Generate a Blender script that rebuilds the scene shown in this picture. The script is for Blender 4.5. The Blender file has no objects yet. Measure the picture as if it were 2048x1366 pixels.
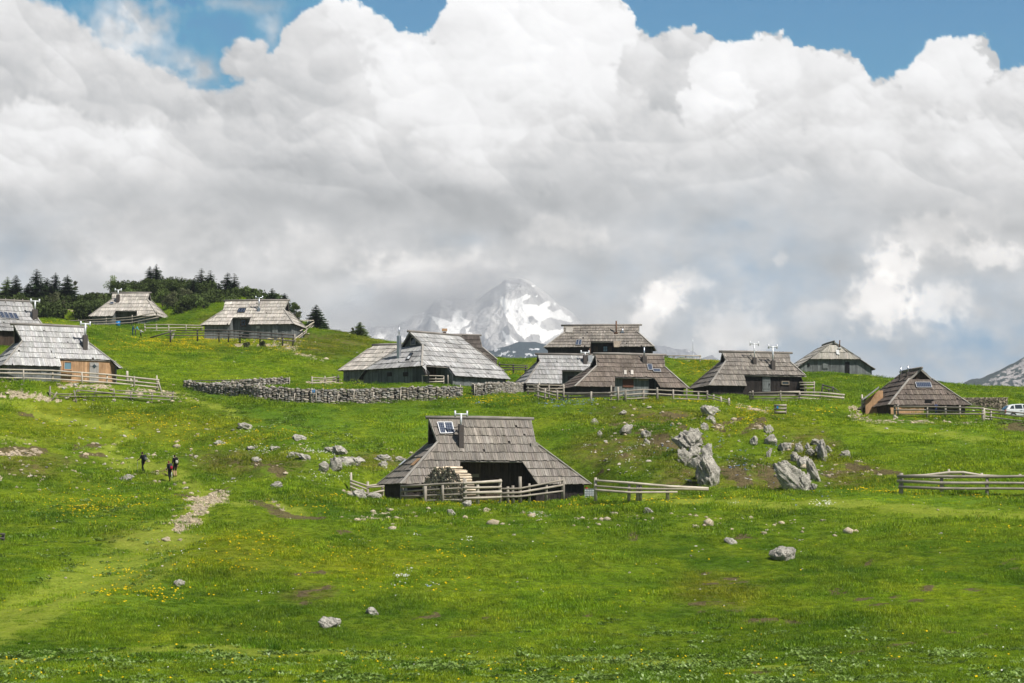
import bpy, math, random
import numpy as np
from mathutils import Vector, Matrix, Euler

# ------------------------------------------------------------ camera, sky, sun, exposure
SC = bpy.context.scene
COL = SC.collection
F = 3982.0                                   # focal length in pixels of the 2048 px wide photograph
PITCH = math.atan(317 / F)
CP, SP = math.cos(PITCH), math.sin(PITCH)
cam = bpy.data.cameras.new('camera'); camo = bpy.data.objects.new('camera', cam); COL.objects.link(camo)
camo.location = (0, 0, 0); camo.rotation_euler = (math.pi / 2 + PITCH, 0, 0)
cam.sensor_width = 36; cam.lens = 36 * F / 2048; cam.clip_start = 0.5; cam.clip_end = 40000
SC.camera = camo
SUN_EL, SUN_AZ = math.radians(52), math.radians(132)      # azimuth clockwise from +Y
world = bpy.data.worlds.new("World"); SC.world = world; world.use_nodes = True
wn = world.node_tree.nodes; wl = world.node_tree.links
skyt = wn.new('ShaderNodeTexSky'); skyt.sky_type = 'NISHITA'; skyt.sun_disc = False
skyt.sun_elevation = SUN_EL; skyt.sun_rotation = SUN_AZ; skyt.altitude = 1600
wl.new(skyt.outputs[0], wn['Background'].inputs[0]); wn['Background'].inputs[1].default_value = 0.055
sl = bpy.data.lights.new('sun', 'SUN'); sl.energy = 5.0; sl.angle = math.radians(0.5); sl.color = (1.0, 0.955, 0.88)
so = bpy.data.objects.new('sun', sl); COL.objects.link(so)
sdir = Vector((math.sin(SUN_AZ) * math.cos(SUN_EL), math.cos(SUN_AZ) * math.cos(SUN_EL), math.sin(SUN_EL)))
so.rotation_euler = sdir.to_track_quat('Z', 'Y').to_euler(); so.location = (80, -60, 120)
SC.view_settings.view_transform = 'Standard'; SC.view_settings.look = 'None'
SC.view_settings.exposure = 0.3; SC.view_settings.gamma = 1.0; SC.view_settings.use_curve_mapping = False
SC.render.engine = 'CYCLES'
SC.cycles.use_denoising = True
SC.cycles.max_bounces = 6; SC.cycles.diffuse_bounces = 2; SC.cycles.transparent_max_bounces = 12; SC.cycles.volume_bounces = 0
SC.cycles.use_adaptive_sampling = True; SC.cycles.adaptive_threshold = 0.02
SC.render.use_persistent_data = False

# ------------------------------------------------------------ small numeric helpers
R = random.Random(7)
RS = np.random.RandomState(11)
_perm = np.random.RandomState(3).permutation(512)
_perm = np.concatenate([_perm, _perm, _perm])
_ga = np.random.RandomState(5).rand(512) * 2 * np.pi
_gx, _gy = np.cos(_ga), np.sin(_ga)
def pn(x, y, seed=0):
    x = np.asarray(x, float) + seed * 17.31; y = np.asarray(y, float) - seed * 9.77
    xi = np.floor(x).astype(int); yi = np.floor(y).astype(int); xf = x - xi; yf = y - yi
    u = xf * xf * xf * (xf * (xf * 6 - 15) + 10); v = yf * yf * yf * (yf * (yf * 6 - 15) + 10)
    def g(ix, iy, dx, dy):
        h = _perm[(_perm[ix & 511] + iy) & 511]; return _gx[h] * dx + _gy[h] * dy
    a = g(xi, yi, xf, yf); b = g(xi + 1, yi, xf - 1, yf); c = g(xi, yi + 1, xf, yf - 1); d = g(xi + 1, yi + 1, xf - 1, yf - 1)
    return 1.5 * ((a * (1 - u) + b * u) * (1 - v) + (c * (1 - u) + d * u) * v)
def fbm(x, y, o=4, seed=0, gain=.5):
    s = 0; a = 1; t = 0
    for k in range(o):
        s = s + a * pn(x * 2 ** k, y * 2 ** k, seed + k * 3); t += a; a *= gain
    return s / t
def billow(x, y, o=4, seed=0, gain=.5):
    s = 0; a = 1; t = 0
    for k in range(o):
        s = s + a * np.abs(pn(x * 2 ** k, y * 2 ** k, seed + k * 3)); t += a; a *= gain
    return s / t
def ss(a, b, x):
    t = np.clip((x - a) / (b - a), 0, 1); return t * t * (3 - 2 * t)
def ray(px, py):
    """world direction of a pixel of the photograph, y component 1"""
    u = (px - 1024) / F; v = (683 - py) / F
    y = CP - v * SP; z = SP + v * CP
    return np.array([u / y, 1.0, z / y])
def project(x, y, z):
    w = y * CP + z * SP; w = np.where(w < 1, 1, w)
    return 1024 + F * x / w, 683 - F * (-y * SP + z * CP) / w

# ------------------------------------------------------------ terrain
CT = []
def colm(px, *pairs):
    for py, Y in pairs:
        d = ray(px, py); CT.append((d[0] * Y, Y, d[2] * Y))
for px in (-350, 0, 500, 1024, 1536, 2048, 2400):
    colm(px, (1366, 60), (1335, 66))
for x in (-30, 0, 30):
    CT += [(x, 0, -1.9), (x, 25, -4.6), (x, -60, 0)]
for sh in (0, -260):
    colm(0 + sh, (1290, 74), (1240, 82), (1150, 97), (1080, 112), (1000, 128), (950, 139), (900, 149), (850, 160), (812, 168), (640, 245), (612, 290))
colm(120, (1244, 79), (1229, 93), (640, 245), (614, 290))
colm(250, (1290, 75), (1230, 80), (1172, 85), (1156, 101), (1050, 118), (1000, 130), (948, 150), (900, 160), (850, 168), (806, 176), (700, 217), (676, 240), (658, 262), (590, 312))
colm(360, (1190, 86), (1108, 92), (1094, 110), (1050, 118), (965, 147), (900, 160), (800, 177), (628, 262), (582, 315))
colm(450, (1290, 75), (1150, 90), (1079, 98), (1066, 114), (1000, 128), (950, 143), (900, 155), (850, 166), (800, 175), (740, 200), (700, 222), (612, 290))
colm(530, (606, 285))
colm(620, (1200, 86), (1100, 100), (1047, 107), (1036, 119), (990, 130), (940, 142), (900, 152), (850, 164), (806, 173), (777, 187), (740, 208), (700, 230), (665, 250), (652, 262))
colm(700, (700, 236), (668, 258))
colm(780, (1290, 75), (1200, 87), (1100, 105), (1030, 122), (900, 155), (850, 165), (810, 173), (700, 235))
colm(900, (1010, 127), (735, 232))
colm(1024, (1290, 75), (1200, 87), (1100, 105), (1020, 124), (880, 157), (830, 167), (797, 177), (737, 228))
colm(1280, (1290, 75), (1200, 88), (1100, 107), (1020, 121), (1000, 126), (985, 131), (930, 140), (870, 150), (820, 163), (806, 176), (722, 242))
colm(1420, (1000, 125), (980, 130), (900, 145), (727, 240))
colm(1536, (1290, 74), (1200, 87), (1100, 106), (1030, 119), (1000, 125), (978, 130), (930, 138), (870, 149), (830, 160), (806, 174), (775, 197), (748, 225))
colm(1650, (978, 129), (755, 236))
colm(1750, (1100, 105), (1030, 118), (1000, 123), (978, 128), (930, 137), (880, 148), (848, 157), (838, 164), (800, 182), (768, 215))
colm(1850, (765, 222))
for sh in (0, 260):
    colm(2048 + sh, (1290, 73), (1200, 85), (1100, 103), (1030, 114), (1000, 119), (985, 122), (960, 128), (900, 139), (860, 150), (848, 164), (840, 176), (822, 190), (800, 205), (787, 215))
for x, y, z in ((-110, 380, 18), (-50, 390, 20), (0, 330, 4), (40, 340, 3), (90, 330, 0), (-20, 290, 14), (20, 285, 10), (60, 290, 8)):
    CT.append((x, y, z))
PADS = [  # hut pads: x, y, z, half length, half depth, yaw
    (-2.1, 137, -.2, 6.6, 3.8, 16.3), (-41.64, 179, 10.3, 5.5, 4, 26.5), (-51.97, 199, 14.98, 5, 4, 24.4), (-52.28, 272, 23.56, 5, 4, -4.7),
    (-31.65, 245, 19.36, 6, 3.8, -7.2), (-8.31, 194, 10.73, 7, 5.2, 45.2), (-13.2, 205, 11.79, 3, 4, -25.7), (-5.48, 217, 13.58, 5, 4, 6.6),
    (10.49, 232, 16.31, 6.5, 3.6, -6.2), (6.02, 207, 10.79, 6, 3.5, 13), (10.13, 191, 9.52, 6, 3.5, 14), (22.58, 190, 9.72, 6, 3.4, 13),
    (37.24, 243, 14.68, 4.3, 5.8, -66), (34.10, 170, 7.01, 5, 3.6, -83.5)]
for p in PADS: CT.append(p[:3])
CT = np.array(CT)
_S = 60.0
def _phi(r2): return np.where(r2 > 1e-12, .5 * r2 * np.log(r2 + 1e-20), 0)
_P = CT[:, :2] / _S
_K = _phi(((_P[:, None] - _P[None]) ** 2).sum(-1)) + 2e-4 * np.eye(len(_P))
_Q = np.c_[np.ones(len(_P)), _P]
_A = np.block([[_K, _Q], [_Q.T, np.zeros((3, 3))]])
_W = np.linalg.solve(_A, np.r_[CT[:, 2], 0, 0, 0])
def Hs(x, y):
    """smooth terrain height with hut pads, no small relief"""
    x = np.asarray(x, float); y = np.asarray(y, float); sh = x.shape; x = x.ravel(); y = y.ravel()
    xc = np.clip(x, -190, 190); yc = np.clip(y, -60, 420)
    z = np.empty_like(x)
    for i in range(0, len(x), 60000):
        q = np.c_[xc[i:i + 60000], yc[i:i + 60000]] / _S
        z[i:i + 60000] = _phi(((q[:, None] - _P[None]) ** 2).sum(-1)) @ _W[:-3] + np.c_[np.ones(len(q)), q] @ _W[-3:]
    far = ss(330, 1100, np.hypot(x, y)); z = z * (1 - far) + (-170) * far
    for X, Y, Z, a, b, yw in PADS:
        c, s = math.cos(math.radians(yw)), math.sin(math.radians(yw))
        m = (np.abs(x - X) < 16) & (np.abs(y - Y) < 16)
        if not m.any(): continue
        dx = x[m] - X; dy = y[m] - Y; lx = dx * c + dy * s; ly = -dx * s + dy * c
        d = np.hypot(np.maximum(np.abs(lx) - a, 0), np.maximum(np.abs(ly) - b, 0))
        w = 1 - ss(.3, 4.5, d); z[m] = z[m] * (1 - w) + Z * w
    return z.reshape(sh)
def relief(x, y, padw=None):
    x = np.asarray(x, float); y = np.asarray(y, float)
    px, py = project(x, y, Hs(x, y)) if padw is None else padw
    rough = .35 + .65 * ss(1300, 1180, py)
    slope = np.exp(-((px - 1430) / 330) ** 2) * ss(1000, 970, py) * ss(790, 830, py)      # rocky bank
    left = np.clip(np.exp(-((px - 560) / 260) ** 2) + .45 * ss(330, 200, px), 0, 1) * ss(1010, 960, py) * ss(820, 860, py)
    r = .5 * fbm(x / 19 + .3, y / 15, 2, 67) * ss(1330, 1250, py) + .16 * fbm(x / 7, y / 7, 2, 1) + .10 * fbm(x / 2.6, y / 1.9, 3, 5) + .045 * fbm(x / .8, y / .7, 2, 9)
    diag = np.exp(-((px - 1700) / 420) ** 2) * ss(1050, 1120, py) * ss(1350, 1260, py)
    r = r * 1.35 + diag * .10 * billow((x + y * .35) / 6, (y - x * .18) / 1.1, 3, 37)
    r = r * rough + (slope + 1.1 * left) * (.80 * fbm(x / 3.2, y / 2.4, 4, 21) + .12 * billow(x / 1.1, y / .9, 2, 31))
    near = np.zeros_like(x)
    for X, Y, Z, a, b, yw in PADS:
        c, s = math.cos(math.radians(yw)), math.sin(math.radians(yw)); dx = x - X; dy = y - Y
        d = np.hypot(np.maximum(np.abs(dx * c + dy * s) - a, 0), np.maximum(np.abs(-dx * s + dy * c) - b, 0))
        near = np.maximum(near, 1 - ss(.3, 3, d))
    return r * (1 - .85 * near) * (1 - ss(300, 400, np.hypot(x, y)))
def H(x, y): return Hs(x, y) + relief(x, y)
def hz(x, y): return float(H(np.array([x]), np.array([y]))[0])
_yy = np.concatenate([np.arange(45, 150, .35), np.arange(150, 330, .6)])
def hit(px, py, ymin=45):
    """the ground point seen at a pixel of the photograph"""
    d = ray(px, py); yy = _yy[_yy >= ymin]; z = H(d[0] * yy, yy); b = z - d[2] * yy
    k = np.where(b >= 0)[0]
    if len(k) == 0:
        k = int(np.argmax(b)); return (d[0] * yy[k], yy[k], z[k])
    k = k[0]
    if k > 0:
        t = b[k - 1] / (b[k - 1] - b[k]); Y = yy[k - 1] + t * (yy[k] - yy[k - 1])
    else: Y = yy[0]
    return (d[0] * Y, Y, hz(d[0] * Y, Y))

# ------------------------------------------------------------ object helpers
def prop(o, label=None, cat=None, group=None, kind=None):
    if label: o['label'] = label
    if cat: o['category'] = cat
    if group: o['group'] = group
    if kind: o['kind'] = kind
    return o
def empty(name, loc, rz=0, label=None, cat=None, group=None):
    o = bpy.data.objects.new(name, None); COL.objects.link(o); o.empty_display_size = .3
    o.location = loc; o.rotation_euler = (0, 0, rz); return prop(o, label, cat, group)
class MB:
    def __init__(s): s.v = []; s.f = []; s.c = []; s.uv = []; s.m = []
    def add(s, vs, fs, col=(1, 1, 1), uvs=None, mi=0):
        n = len(s.v); s.v += [tuple(v) for v in vs]; s.f += [tuple(n + i for i in f) for f in fs]
        s.c += [col] * len(vs); s.uv += (uvs if uvs is not None else [(v[0], v[2]) for v in vs]); s.m += [mi] * len(fs)
    def hexa(s, b, t, col=(1, 1, 1), uvs=None, mi=0):
        s.add(list(b) + list(t), [(3, 2, 1, 0), (4, 5, 6, 7), (0, 1, 5, 4), (1, 2, 6, 5), (2, 3, 7, 6), (3, 0, 4, 7)], col, (uvs * 2) if uvs else None, mi)
    def box(s, c, d, rot=None, col=(1, 1, 1), mi=0):
        hx, hy, hz_ = d[0] / 2, d[1] / 2, d[2] / 2; c = Vector(c)
        P = [Vector(p) for p in ((-hx, -hy, -hz_), (hx, -hy, -hz_), (hx, hy, -hz_), (-hx, hy, -hz_), (-hx, -hy, hz_), (hx, -hy, hz_), (hx, hy, hz_), (-hx, hy, hz_))]
        ax = max(range(3), key=lambda i: d[i]); o = R.random() * 9
        uv = [(o + (p[(ax + 1) % 3] + p[(ax + 2) % 3]), o + p[ax]) for p in P]
        if rot is not None: P = [rot @ p for p in P]
        s.add([c + p for p in P], [(3, 2, 1, 0), (4, 5, 6, 7), (0, 1, 5, 4), (1, 2, 6, 5), (2, 3, 7, 6), (3, 0, 4, 7)], col, uv, mi)
    def bar(s, p0, p1, w, h, col=(1, 1, 1), up=(0, 0, 1), mi=0):
        p0 = Vector(p0); p1 = Vector(p1); d = (p1 - p0); L = d.length; d.normalize(); up = Vector(up)
        x = d.cross(up); x = x.normalized() if x.length > 1e-5 else Vector((1, 0, 0)); z = x.cross(d).normalized()
        s.box((p0 + p1) / 2, (w, L, h), Matrix((x, d, z)).transposed(), col, mi)
    def tube(s, pts, rs, n=7, col=(1, 1, 1), mi=0, cap=True, wob=0):
        pts = [Vector(p) for p in pts]; L = 0; vs = []; uv = []; o = R.random() * 9; fs = []
        if not isinstance(rs, (list, tuple)): rs = [rs] * len(pts)
        ref = None
        for i, p in enumerate(pts):
            d = (pts[min(i + 1, len(pts) - 1)] - pts[max(i - 1, 0)]).normalized()
            if ref is None: ref = Vector((0, 0, 1)) if abs(d.z) < .9 else Vector((1, 0, 0))
            x = d.cross(ref).normalized(); y = x.cross(d)
            if i: L += (p - pts[i - 1]).length
            for k in range(n):
                a = 2 * math.pi * k / n; r = rs[i] * (1 + wob * (R.random() - .5))
                vs.append(p + (x * math.cos(a) + y * math.sin(a)) * r); uv.append((o + k * .05, o + L))
        for i in range(len(pts) - 1):
            for k in range(n):
                a = i * n + k; b = i * n + (k + 1) % n; fs.append((a, b, b + n, a + n))
        if cap: fs += [tuple(range(n))[::-1], tuple(range((len(pts) - 1) * n, len(pts) * n))]
        s.add(vs, fs, col, uv, mi)
    def build(s, name, mats, parent=None, smooth=False, loc=None):
        me = bpy.data.meshes.new(name); me.from_pydata(s.v, [], s.f)
        if not isinstance(mats, (list, tuple)): mats = [mats]
        for m in mats: me.materials.append(m)
        ca = me.color_attributes.new('Col', 'FLOAT_COLOR', 'POINT')
        ca.data.foreach_set('color', np.c_[np.array(s.c, float).reshape(-1, 3), np.ones(len(s.c))].ravel())
        ul = me.uv_layers.new(name='UVMap'); vi = np.zeros(len(me.loops), int); me.loops.foreach_get('vertex_index', vi)
        ul.data.foreach_set('uv', np.array(s.uv, float)[vi].ravel())
        if len(mats) > 1: me.polygons.foreach_set('material_index', s.m)
        if smooth: me.polygons.foreach_set('use_smooth', [True] * len(me.polygons))
        me.update(); o = bpy.data.objects.new(name, me); COL.objects.link(o)
        if parent: o.parent = parent
        if loc: o.location = loc
        return o
def npmesh(name, V, Fc, mats, cols=None, parent=None, smooth=False, attrs=None):
    me = bpy.data.meshes.new(name); V = np.asarray(V, np.float32); Fc = np.asarray(Fc, np.int32); k = Fc.shape[1]
    me.vertices.add(len(V)); me.vertices.foreach_set('co', V.ravel()); me.loops.add(Fc.size); me.loops.foreach_set('vertex_index', Fc.ravel())
    me.polygons.add(len(Fc)); me.polygons.foreach_set('loop_start', np.arange(0, Fc.size, k, dtype=np.int32))
    me.polygons.foreach_set('loop_total', np.full(len(Fc), k, np.int32))
    if smooth: me.polygons.foreach_set('use_smooth', np.ones(len(Fc), bool))
    for m in (mats if isinstance(mats, (list, tuple)) else [mats]): me.materials.append(m)
    if cols is not None:
        ca = me.color_attributes.new('Col', 'FLOAT_COLOR', 'POINT'); ca.data.foreach_set('color', np.c_[cols, np.ones(len(cols))].astype(np.float32).ravel())
    for an, av in (attrs or {}).items():
        a = me.attributes.new(an, 'FLOAT', 'POINT'); a.data.foreach_set('value', np.asarray(av, np.float32))
    me.update(); me.validate(); o = bpy.data.objects.new(name, me); COL.objects.link(o)
    if parent: o.parent = parent
    return o
def copy_tree(o, parent=None):
    c = o.copy(); COL.objects.link(c); c.parent = parent
    for ch in list(o.children): copy_tree(ch, c)
    return c

# ------------------------------------------------------------ materials
class NT:
    def __init__(s, name, rough=.9, spec=.2):
        s.mat = bpy.data.materials.new(name); s.mat.use_nodes = True; s.t = s.mat.node_tree; s.b = s.t.nodes['Principled BSDF']
        s.b.inputs['Roughness'].default_value = rough; s.b.inputs['Specular IOR Level'].default_value = spec
    def n(s, ty, **k):
        o = s.t.nodes.new(ty)
        for a, v in k.items(): setattr(o, a, v)
        return o
    def l(s, a, b): s.t.links.new(a, b)
    def inp(s, sock, v):
        if isinstance(v, bpy.types.NodeSocket): s.l(v, sock)
        elif isinstance(v, (tuple, list)): sock.default_value = (*v, 1) if len(v) == 3 and len(sock.default_value) == 4 else v
        else: sock.default_value = v
    def attr(s, name, fac=False): a = s.n('ShaderNodeAttribute', attribute_name=name); return a.outputs['Fac' if fac else 'Color']
    def pos(s): return s.n('ShaderNodeNewGeometry').outputs['Position']
    def mapn(s, vec, sc, rot=None):
        m = s.n('ShaderNodeMapping'); s.l(vec, m.inputs[0]); m.inputs['Scale'].default_value = sc
        if rot: m.inputs['Rotation'].default_value = rot
        return m.outputs[0]
    def noise(s, vec, scale, det=4, rough=.55, dist=0):
        o = s.n('ShaderNodeTexNoise'); s.l(vec, o.inputs['Vector']); o.inputs['Scale'].default_value = scale
        o.inputs['Detail'].default_value = det; o.inputs['Roughness'].default_value = rough; o.inputs['Distortion'].default_value = dist; return o.outputs[0]
    def ramp(s, fac, *st):
        o = s.n('ShaderNodeValToRGB'); s.l(fac, o.inputs[0]); e = o.color_ramp.elements
        while len(e) < len(st): e.new(.5)
        for i, (p, c) in enumerate(st): e[i].position = p; e[i].color = (*c, 1) if isinstance(c, tuple) else (c, c, c, 1)
        return o.outputs[0]
    def mix(s, fac, a, b, mode='MIX'):
        o = s.n('ShaderNodeMix', data_type='RGBA', blend_type=mode); s.inp(o.inputs[0], fac); s.inp(o.inputs[6], a); s.inp(o.inputs[7], b); return o.outputs[2]
    def math(s, op, a, b=0.0, c=None):
        o = s.n('ShaderNodeMath', operation=op); s.inp(o.inputs[0], a); s.inp(o.inputs[1], b)
        if c is not None: s.inp(o.inputs[2], c)
        return o.outputs[0]
    def bump(s, h, d=.02, st=.6):
        o = s.n('ShaderNodeBump'); s.l(h, o.inputs['Height']); o.inputs['Distance'].default_value = d; o.inputs['Strength'].default_value = st
        s.l(o.outputs[0], s.b.inputs['Normal'])
    def out(s, c): s.inp(s.b.inputs['Base Color'], c); return s.mat
def plain(name, col, rough=.7, metal=0, spec=.3):
    m = NT(name, rough, spec); m.b.inputs['Metallic'].default_value = metal
    n = m.noise(m.n('ShaderNodeTexCoord').outputs['Object'], 9, 4)
    return m.out(m.mix(1.0, col, m.ramp(n, (.3, .75), (.8, 1.0)), 'MULTIPLY'))
def wood(name, dark, light, lichen=0.0):
    m = NT(name, .85, .15); uv = m.n('ShaderNodeTexCoord').outputs['UV']
    g = m.noise(m.mapn(uv, (28, 1.3, 1)), 1, 5, .65)
    c = m.mix(m.ramp(g, (.32, 0.0), (.68, 1.0)), dark, light)
    big = m.noise(m.pos(), .9, 4, .6); c = m.mix(1.0, c, m.ramp(big, (.3, .72), (.7, 1.12)), 'MULTIPLY')
    if lichen: c = m.mix(m.math('MULTIPLY', m.ramp(m.noise(m.pos(), 2.3, 5, .7), (.55, 0.0), (.7, 1.0)), lichen), c, (.16, .15, .10))
    c = m.mix(1.0, c, m.attr('Col'), 'MULTIPLY'); m.bump(g, .012, .7); return m.out(c)
M = {}
M['roof_grey'] = wood('weathered silver shingles', (.27, .265, .26), (.60, .595, .585))
M['roof_pale'] = wood('pale weathered shingles', (.33, .30, .265), (.68, .635, .57))
M['roof_brown'] = wood('brown grey shingles', (.085, .068, .056), (.24, .20, .17), .3)
M['roof_mid'] = wood('mid grey brown shingles', (.13, .115, .10), (.36, .325, .285), .2)
M['roof_dark'] = wood('dark brown shingles', (.05, .043, .038), (.15, .13, .115), .2)
M['beam'] = wood('ridge beam wood', (.16, .145, .13), (.34, .31, .28))
M['hip'] = wood('pale hip boards', (.26, .24, .21), (.46, .43, .385))
M['wall_grey'] = wood('blue grey wall planks', (.10, .11, .11), (.26, .275, .27))
M['wall_dark'] = wood('dark tarred planks', (.014, .012, .012), (.06, .05, .045))
M['wall_brown'] = wood('dark brown planks', (.035, .025, .018), (.13, .092, .068))
M['wall_orange'] = wood('fresh larch planks', (.36, .20, .10), (.62, .40, .23))
M['door_pale'] = wood('grey white door boards', (.30, .29, .27), (.52, .50, .47))
M['fence'] = wood('weathered fence logs', (.20, .175, .145), (.47, .425, .36))
M['fence_pale'] = wood('pale fence rails', (.32, .28, .23), (.64, .58, .49))
M['fence_dark'] = wood('dark fence logs', (.07, .065, .06), (.20, .18, .16))
M['log'] = wood('firewood bark', (.16, .13, .10), (.42, .35, .27))
M['logend'] = wood('split firewood', (.42, .33, .23), (.78, .67, .52))
M['under'] = plain('roof underlay', (.035, .03, .027), .9)
M['dark'] = plain('dark interior', (.006, .006, .006), .9)
M['steel'] = plain('galvanised steel', (.55, .58, .62), .35, .85)
M['white_metal'] = plain('pale painted metal', (.72, .74, .76), .4, .2)
M['flue'] = plain('brown flue casing', (.085, .072, .065), .6)
M['rust'] = plain('rusty pipe', (.16, .08, .045), .7)
M['rubber'] = plain('black rubber', (.012, .012, .013), .6)
M['blue'] = plain('bright blue plastic', (.01, .22, .55), .4)
M['white'] = plain('white paint', (.78, .78, .78), .5)
M['carpaint'] = plain('white car paint', (.74, .77, .79), .2, 0, .6)
M['red'] = plain('red lens', (.45, .02, .02), .25)
M['frame'] = plain('aluminium panel frame', (.62, .63, .64), .35, .6)
def glassy(name, c):
    m = NT(name, .08, .7); return m.out(c)
M['glass'] = glassy('window glass', (.03, .04, .045)); M['bluepane'] = glassy('sky blue pane', (.13, .24, .30)); M['dusty'] = glassy('pale window glass', (.28, .33, .35))
m = NT('solar cells', .25, .5); br = m.n('ShaderNodeTexBrick'); m.l(m.mapn(m.n('ShaderNodeTexCoord').outputs['UV'], (1, 1, 1)), br.inputs['Vector'])
br.offset = 0; br.inputs['Scale'].default_value = 1; br.inputs['Brick Width'].default_value = .16; br.inputs['Row Height'].default_value = .16; br.inputs['Mortar Size'].default_value = .008
br.inputs['Color1'].default_value = (.012, .02, .05, 1); br.inputs['Color2'].default_value = (.016, .026, .06, 1); br.inputs['Mortar'].default_value = (.22, .26, .3, 1)
M['solar'] = m.out(br.outputs[0])
# limestone
def stone_mat(name, a, b, dk, sc=1.0):
    m = NT(name, .92, .15); p = m.n('ShaderNodeTexCoord').outputs['Object']; p = m.pos()
    n1 = m.noise(p, 2.2 * sc, 6, .65, .6); n2 = m.noise(m.mapn(p, (1, 1, 2.2)), 5 * sc, 6, .7, 1.2)
    c = m.mix(m.ramp(n1, (.32, 0.0), (.66, 1.0)), a, b)
    c = m.mix(m.ramp(n2, (.36, 1.0), (.47, 0.0)), c, dk)
    c = m.mix(1.0, c, m.attr('Col'), 'MULTIPLY'); m.bump(n2, .16, 1.0); return m.out(c)
M['rock'] = stone_mat('grey limestone', (.30, .28, .245), (.68, .64, .565), (.085, .078, .066))
M['stone'] = stone_mat('dry wall stones', (.34, .31, .27), (.62, .57, .50), (.14, .12, .10), 2.0)
M['pale_stone'] = stone_mat('pale loose stones', (.60, .53, .44), (.86, .79, .68), (.36, .30, .23), 2.0)
# grass colours shared by the ground sheet and the blades
def grass_colour(m):
    p = m.pos()
    a = m.noise(p, .055, 4, .6); b = m.noise(m.mapn(p, (1, .7, 1)), .32, 5, .62, .4); c = m.noise(p, 2.2, 5, .7)
    col = m.mix(m.ramp(a, (.42, 0.0), (.58, 1.0)), (.136, .212, .011), (.078, .148, .008))
    col = m.mix(m.ramp(b, (.40, 0.0), (.66, .75)), col, (.195, .245, .014))
    col = m.mix(m.ramp(c, (.28, .9), (.52, 0.0)), col, (.030, .058, .005))
    return col
def lin(r, g, b): return tuple(((v / 255 + .055) / 1.055) ** 2.4 if v > 10 else v / 255 / 12.92 for v in (r, g, b))
m = NT('meadow', .95, .05); gc = grass_colour(m); p = m.pos()
msk = m.n('ShaderNodeSeparateColor'); m.l(m.attr('Mask'), msk.inputs[0]); PATH, SOIL, GRAV = msk.outputs
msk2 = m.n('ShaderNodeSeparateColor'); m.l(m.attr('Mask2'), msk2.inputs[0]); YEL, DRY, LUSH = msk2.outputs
fine = m.noise(p, 7, 5, .75); fine2 = m.noise(p, 1.3, 5, .7)
gc = m.mix(m.math('MULTIPLY', YEL, .35), gc, (.24, .235, .022))
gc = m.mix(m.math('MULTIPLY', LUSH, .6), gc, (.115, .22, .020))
gc = m.mix(m.math('MULTIPLY', DRY, m.ramp(fine2, (.38, .15), (.62, 1.0))), gc, (.15, .12, .045))
gc = m.mix(m.math('MULTIPLY', PATH, .8), gc, m.mix(m.ramp(fine2, (.3, 0.0), (.7, 1.0)), (.20, .26, .024), (.30, .345, .045)))
def edge(mask, noise, k=1.6):
    return m.ramp(m.math('ADD', m.math('MULTIPLY', mask, .7), m.math('MULTIPLY', noise, .9)), (.72, 0.0), (.95, .9))
gc = m.mix(edge(SOIL, fine2, 1.5), gc, m.mix(m.ramp(fine, (.3, 0.0), (.7, 1.0)), (.075, .058, .028), (.17, .13, .07)))
gc = m.mix(edge(GRAV, fine, 1.5), gc, m.mix(m.ramp(m.noise(p, 5, 4, .8), (.35, 0.0), (.6, 1.0)), (.22, .17, .10), (.60, .50, .38)))
gc = m.mix(1.0, gc, m.ramp(fine, (.3, .5), (.7, 1.2)), 'MULTIPLY')
m.bump(m.noise(p, 9, 6, .8), .09, .7); M['meadow'] = m.out(gc)
def leaf_mat(name, col_fn, trans=.35, gloss=0.0):
    m = NT(name, .6, .2); c = col_fn(m); c = m.mix(1.0, c, m.attr('Col'), 'MULTIPLY')
    d = m.n('ShaderNodeBsdfDiffuse'); t = m.n('ShaderNodeBsdfTranslucent'); mx = m.n('ShaderNodeMixShader'); mx.inputs[0].default_value = trans
    m.l(c, d.inputs[0]); m.l(c, t.inputs[0]); m.l(d.outputs[0], mx.inputs[1]); m.l(t.outputs[0], mx.inputs[2])
    if gloss:
        gl = m.n('ShaderNodeBsdfGlossy'); gl.inputs['Roughness'].default_value = .38; gl.inputs['Color'].default_value = (.9, 1, .8, 1); m2 = m.n('ShaderNodeMixShader'); m2.inputs[0].default_value = gloss
        m.l(mx.outputs[0], m2.inputs[1]); m.l(gl.outputs[0], m2.inputs[2]); mx = m2
    m.l(mx.outputs[0], m.t.nodes['Material Output'].inputs[0]); return m.mat
def brighten(k):
    def f(m):
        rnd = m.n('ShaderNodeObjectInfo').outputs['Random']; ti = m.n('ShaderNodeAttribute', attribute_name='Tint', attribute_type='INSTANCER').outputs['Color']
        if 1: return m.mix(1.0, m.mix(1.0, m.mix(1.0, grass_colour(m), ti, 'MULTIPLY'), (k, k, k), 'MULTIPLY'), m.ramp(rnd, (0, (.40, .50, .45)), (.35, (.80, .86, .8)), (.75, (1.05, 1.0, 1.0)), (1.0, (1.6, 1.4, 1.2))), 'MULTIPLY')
        return m.mix(1.0, m.mix(1.0, grass_colour(m), (k, k, k), 'MULTIPLY'), m.ramp(rnd, (0, (.36, .48, .45)), (.35, (.78, .86, .8)), (.75, (1.05, 1.0, 1.0)), (1.0, (1.75, 1.45, 1.3))), 'MULTIPLY')
    return f
M['blade'] = leaf_mat('grass blades', brighten(2.0), .4, .012)
def flat(c): return lambda m: m.mix(m.ramp(m.noise(m.pos(), .35, 3), (.35, 0.0), (.65, 1.0)), c, tuple(v * 1.35 for v in c))
M['dock'] = leaf_mat('broad leaves', flat((.125, .19, .035)), .3, .05)
M['rush'] = leaf_mat('dark rush', flat((.05, .12, .012)), .3)
M['spruce'] = leaf_mat('spruce needles', flat((.036, .058, .026)), .15)
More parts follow.
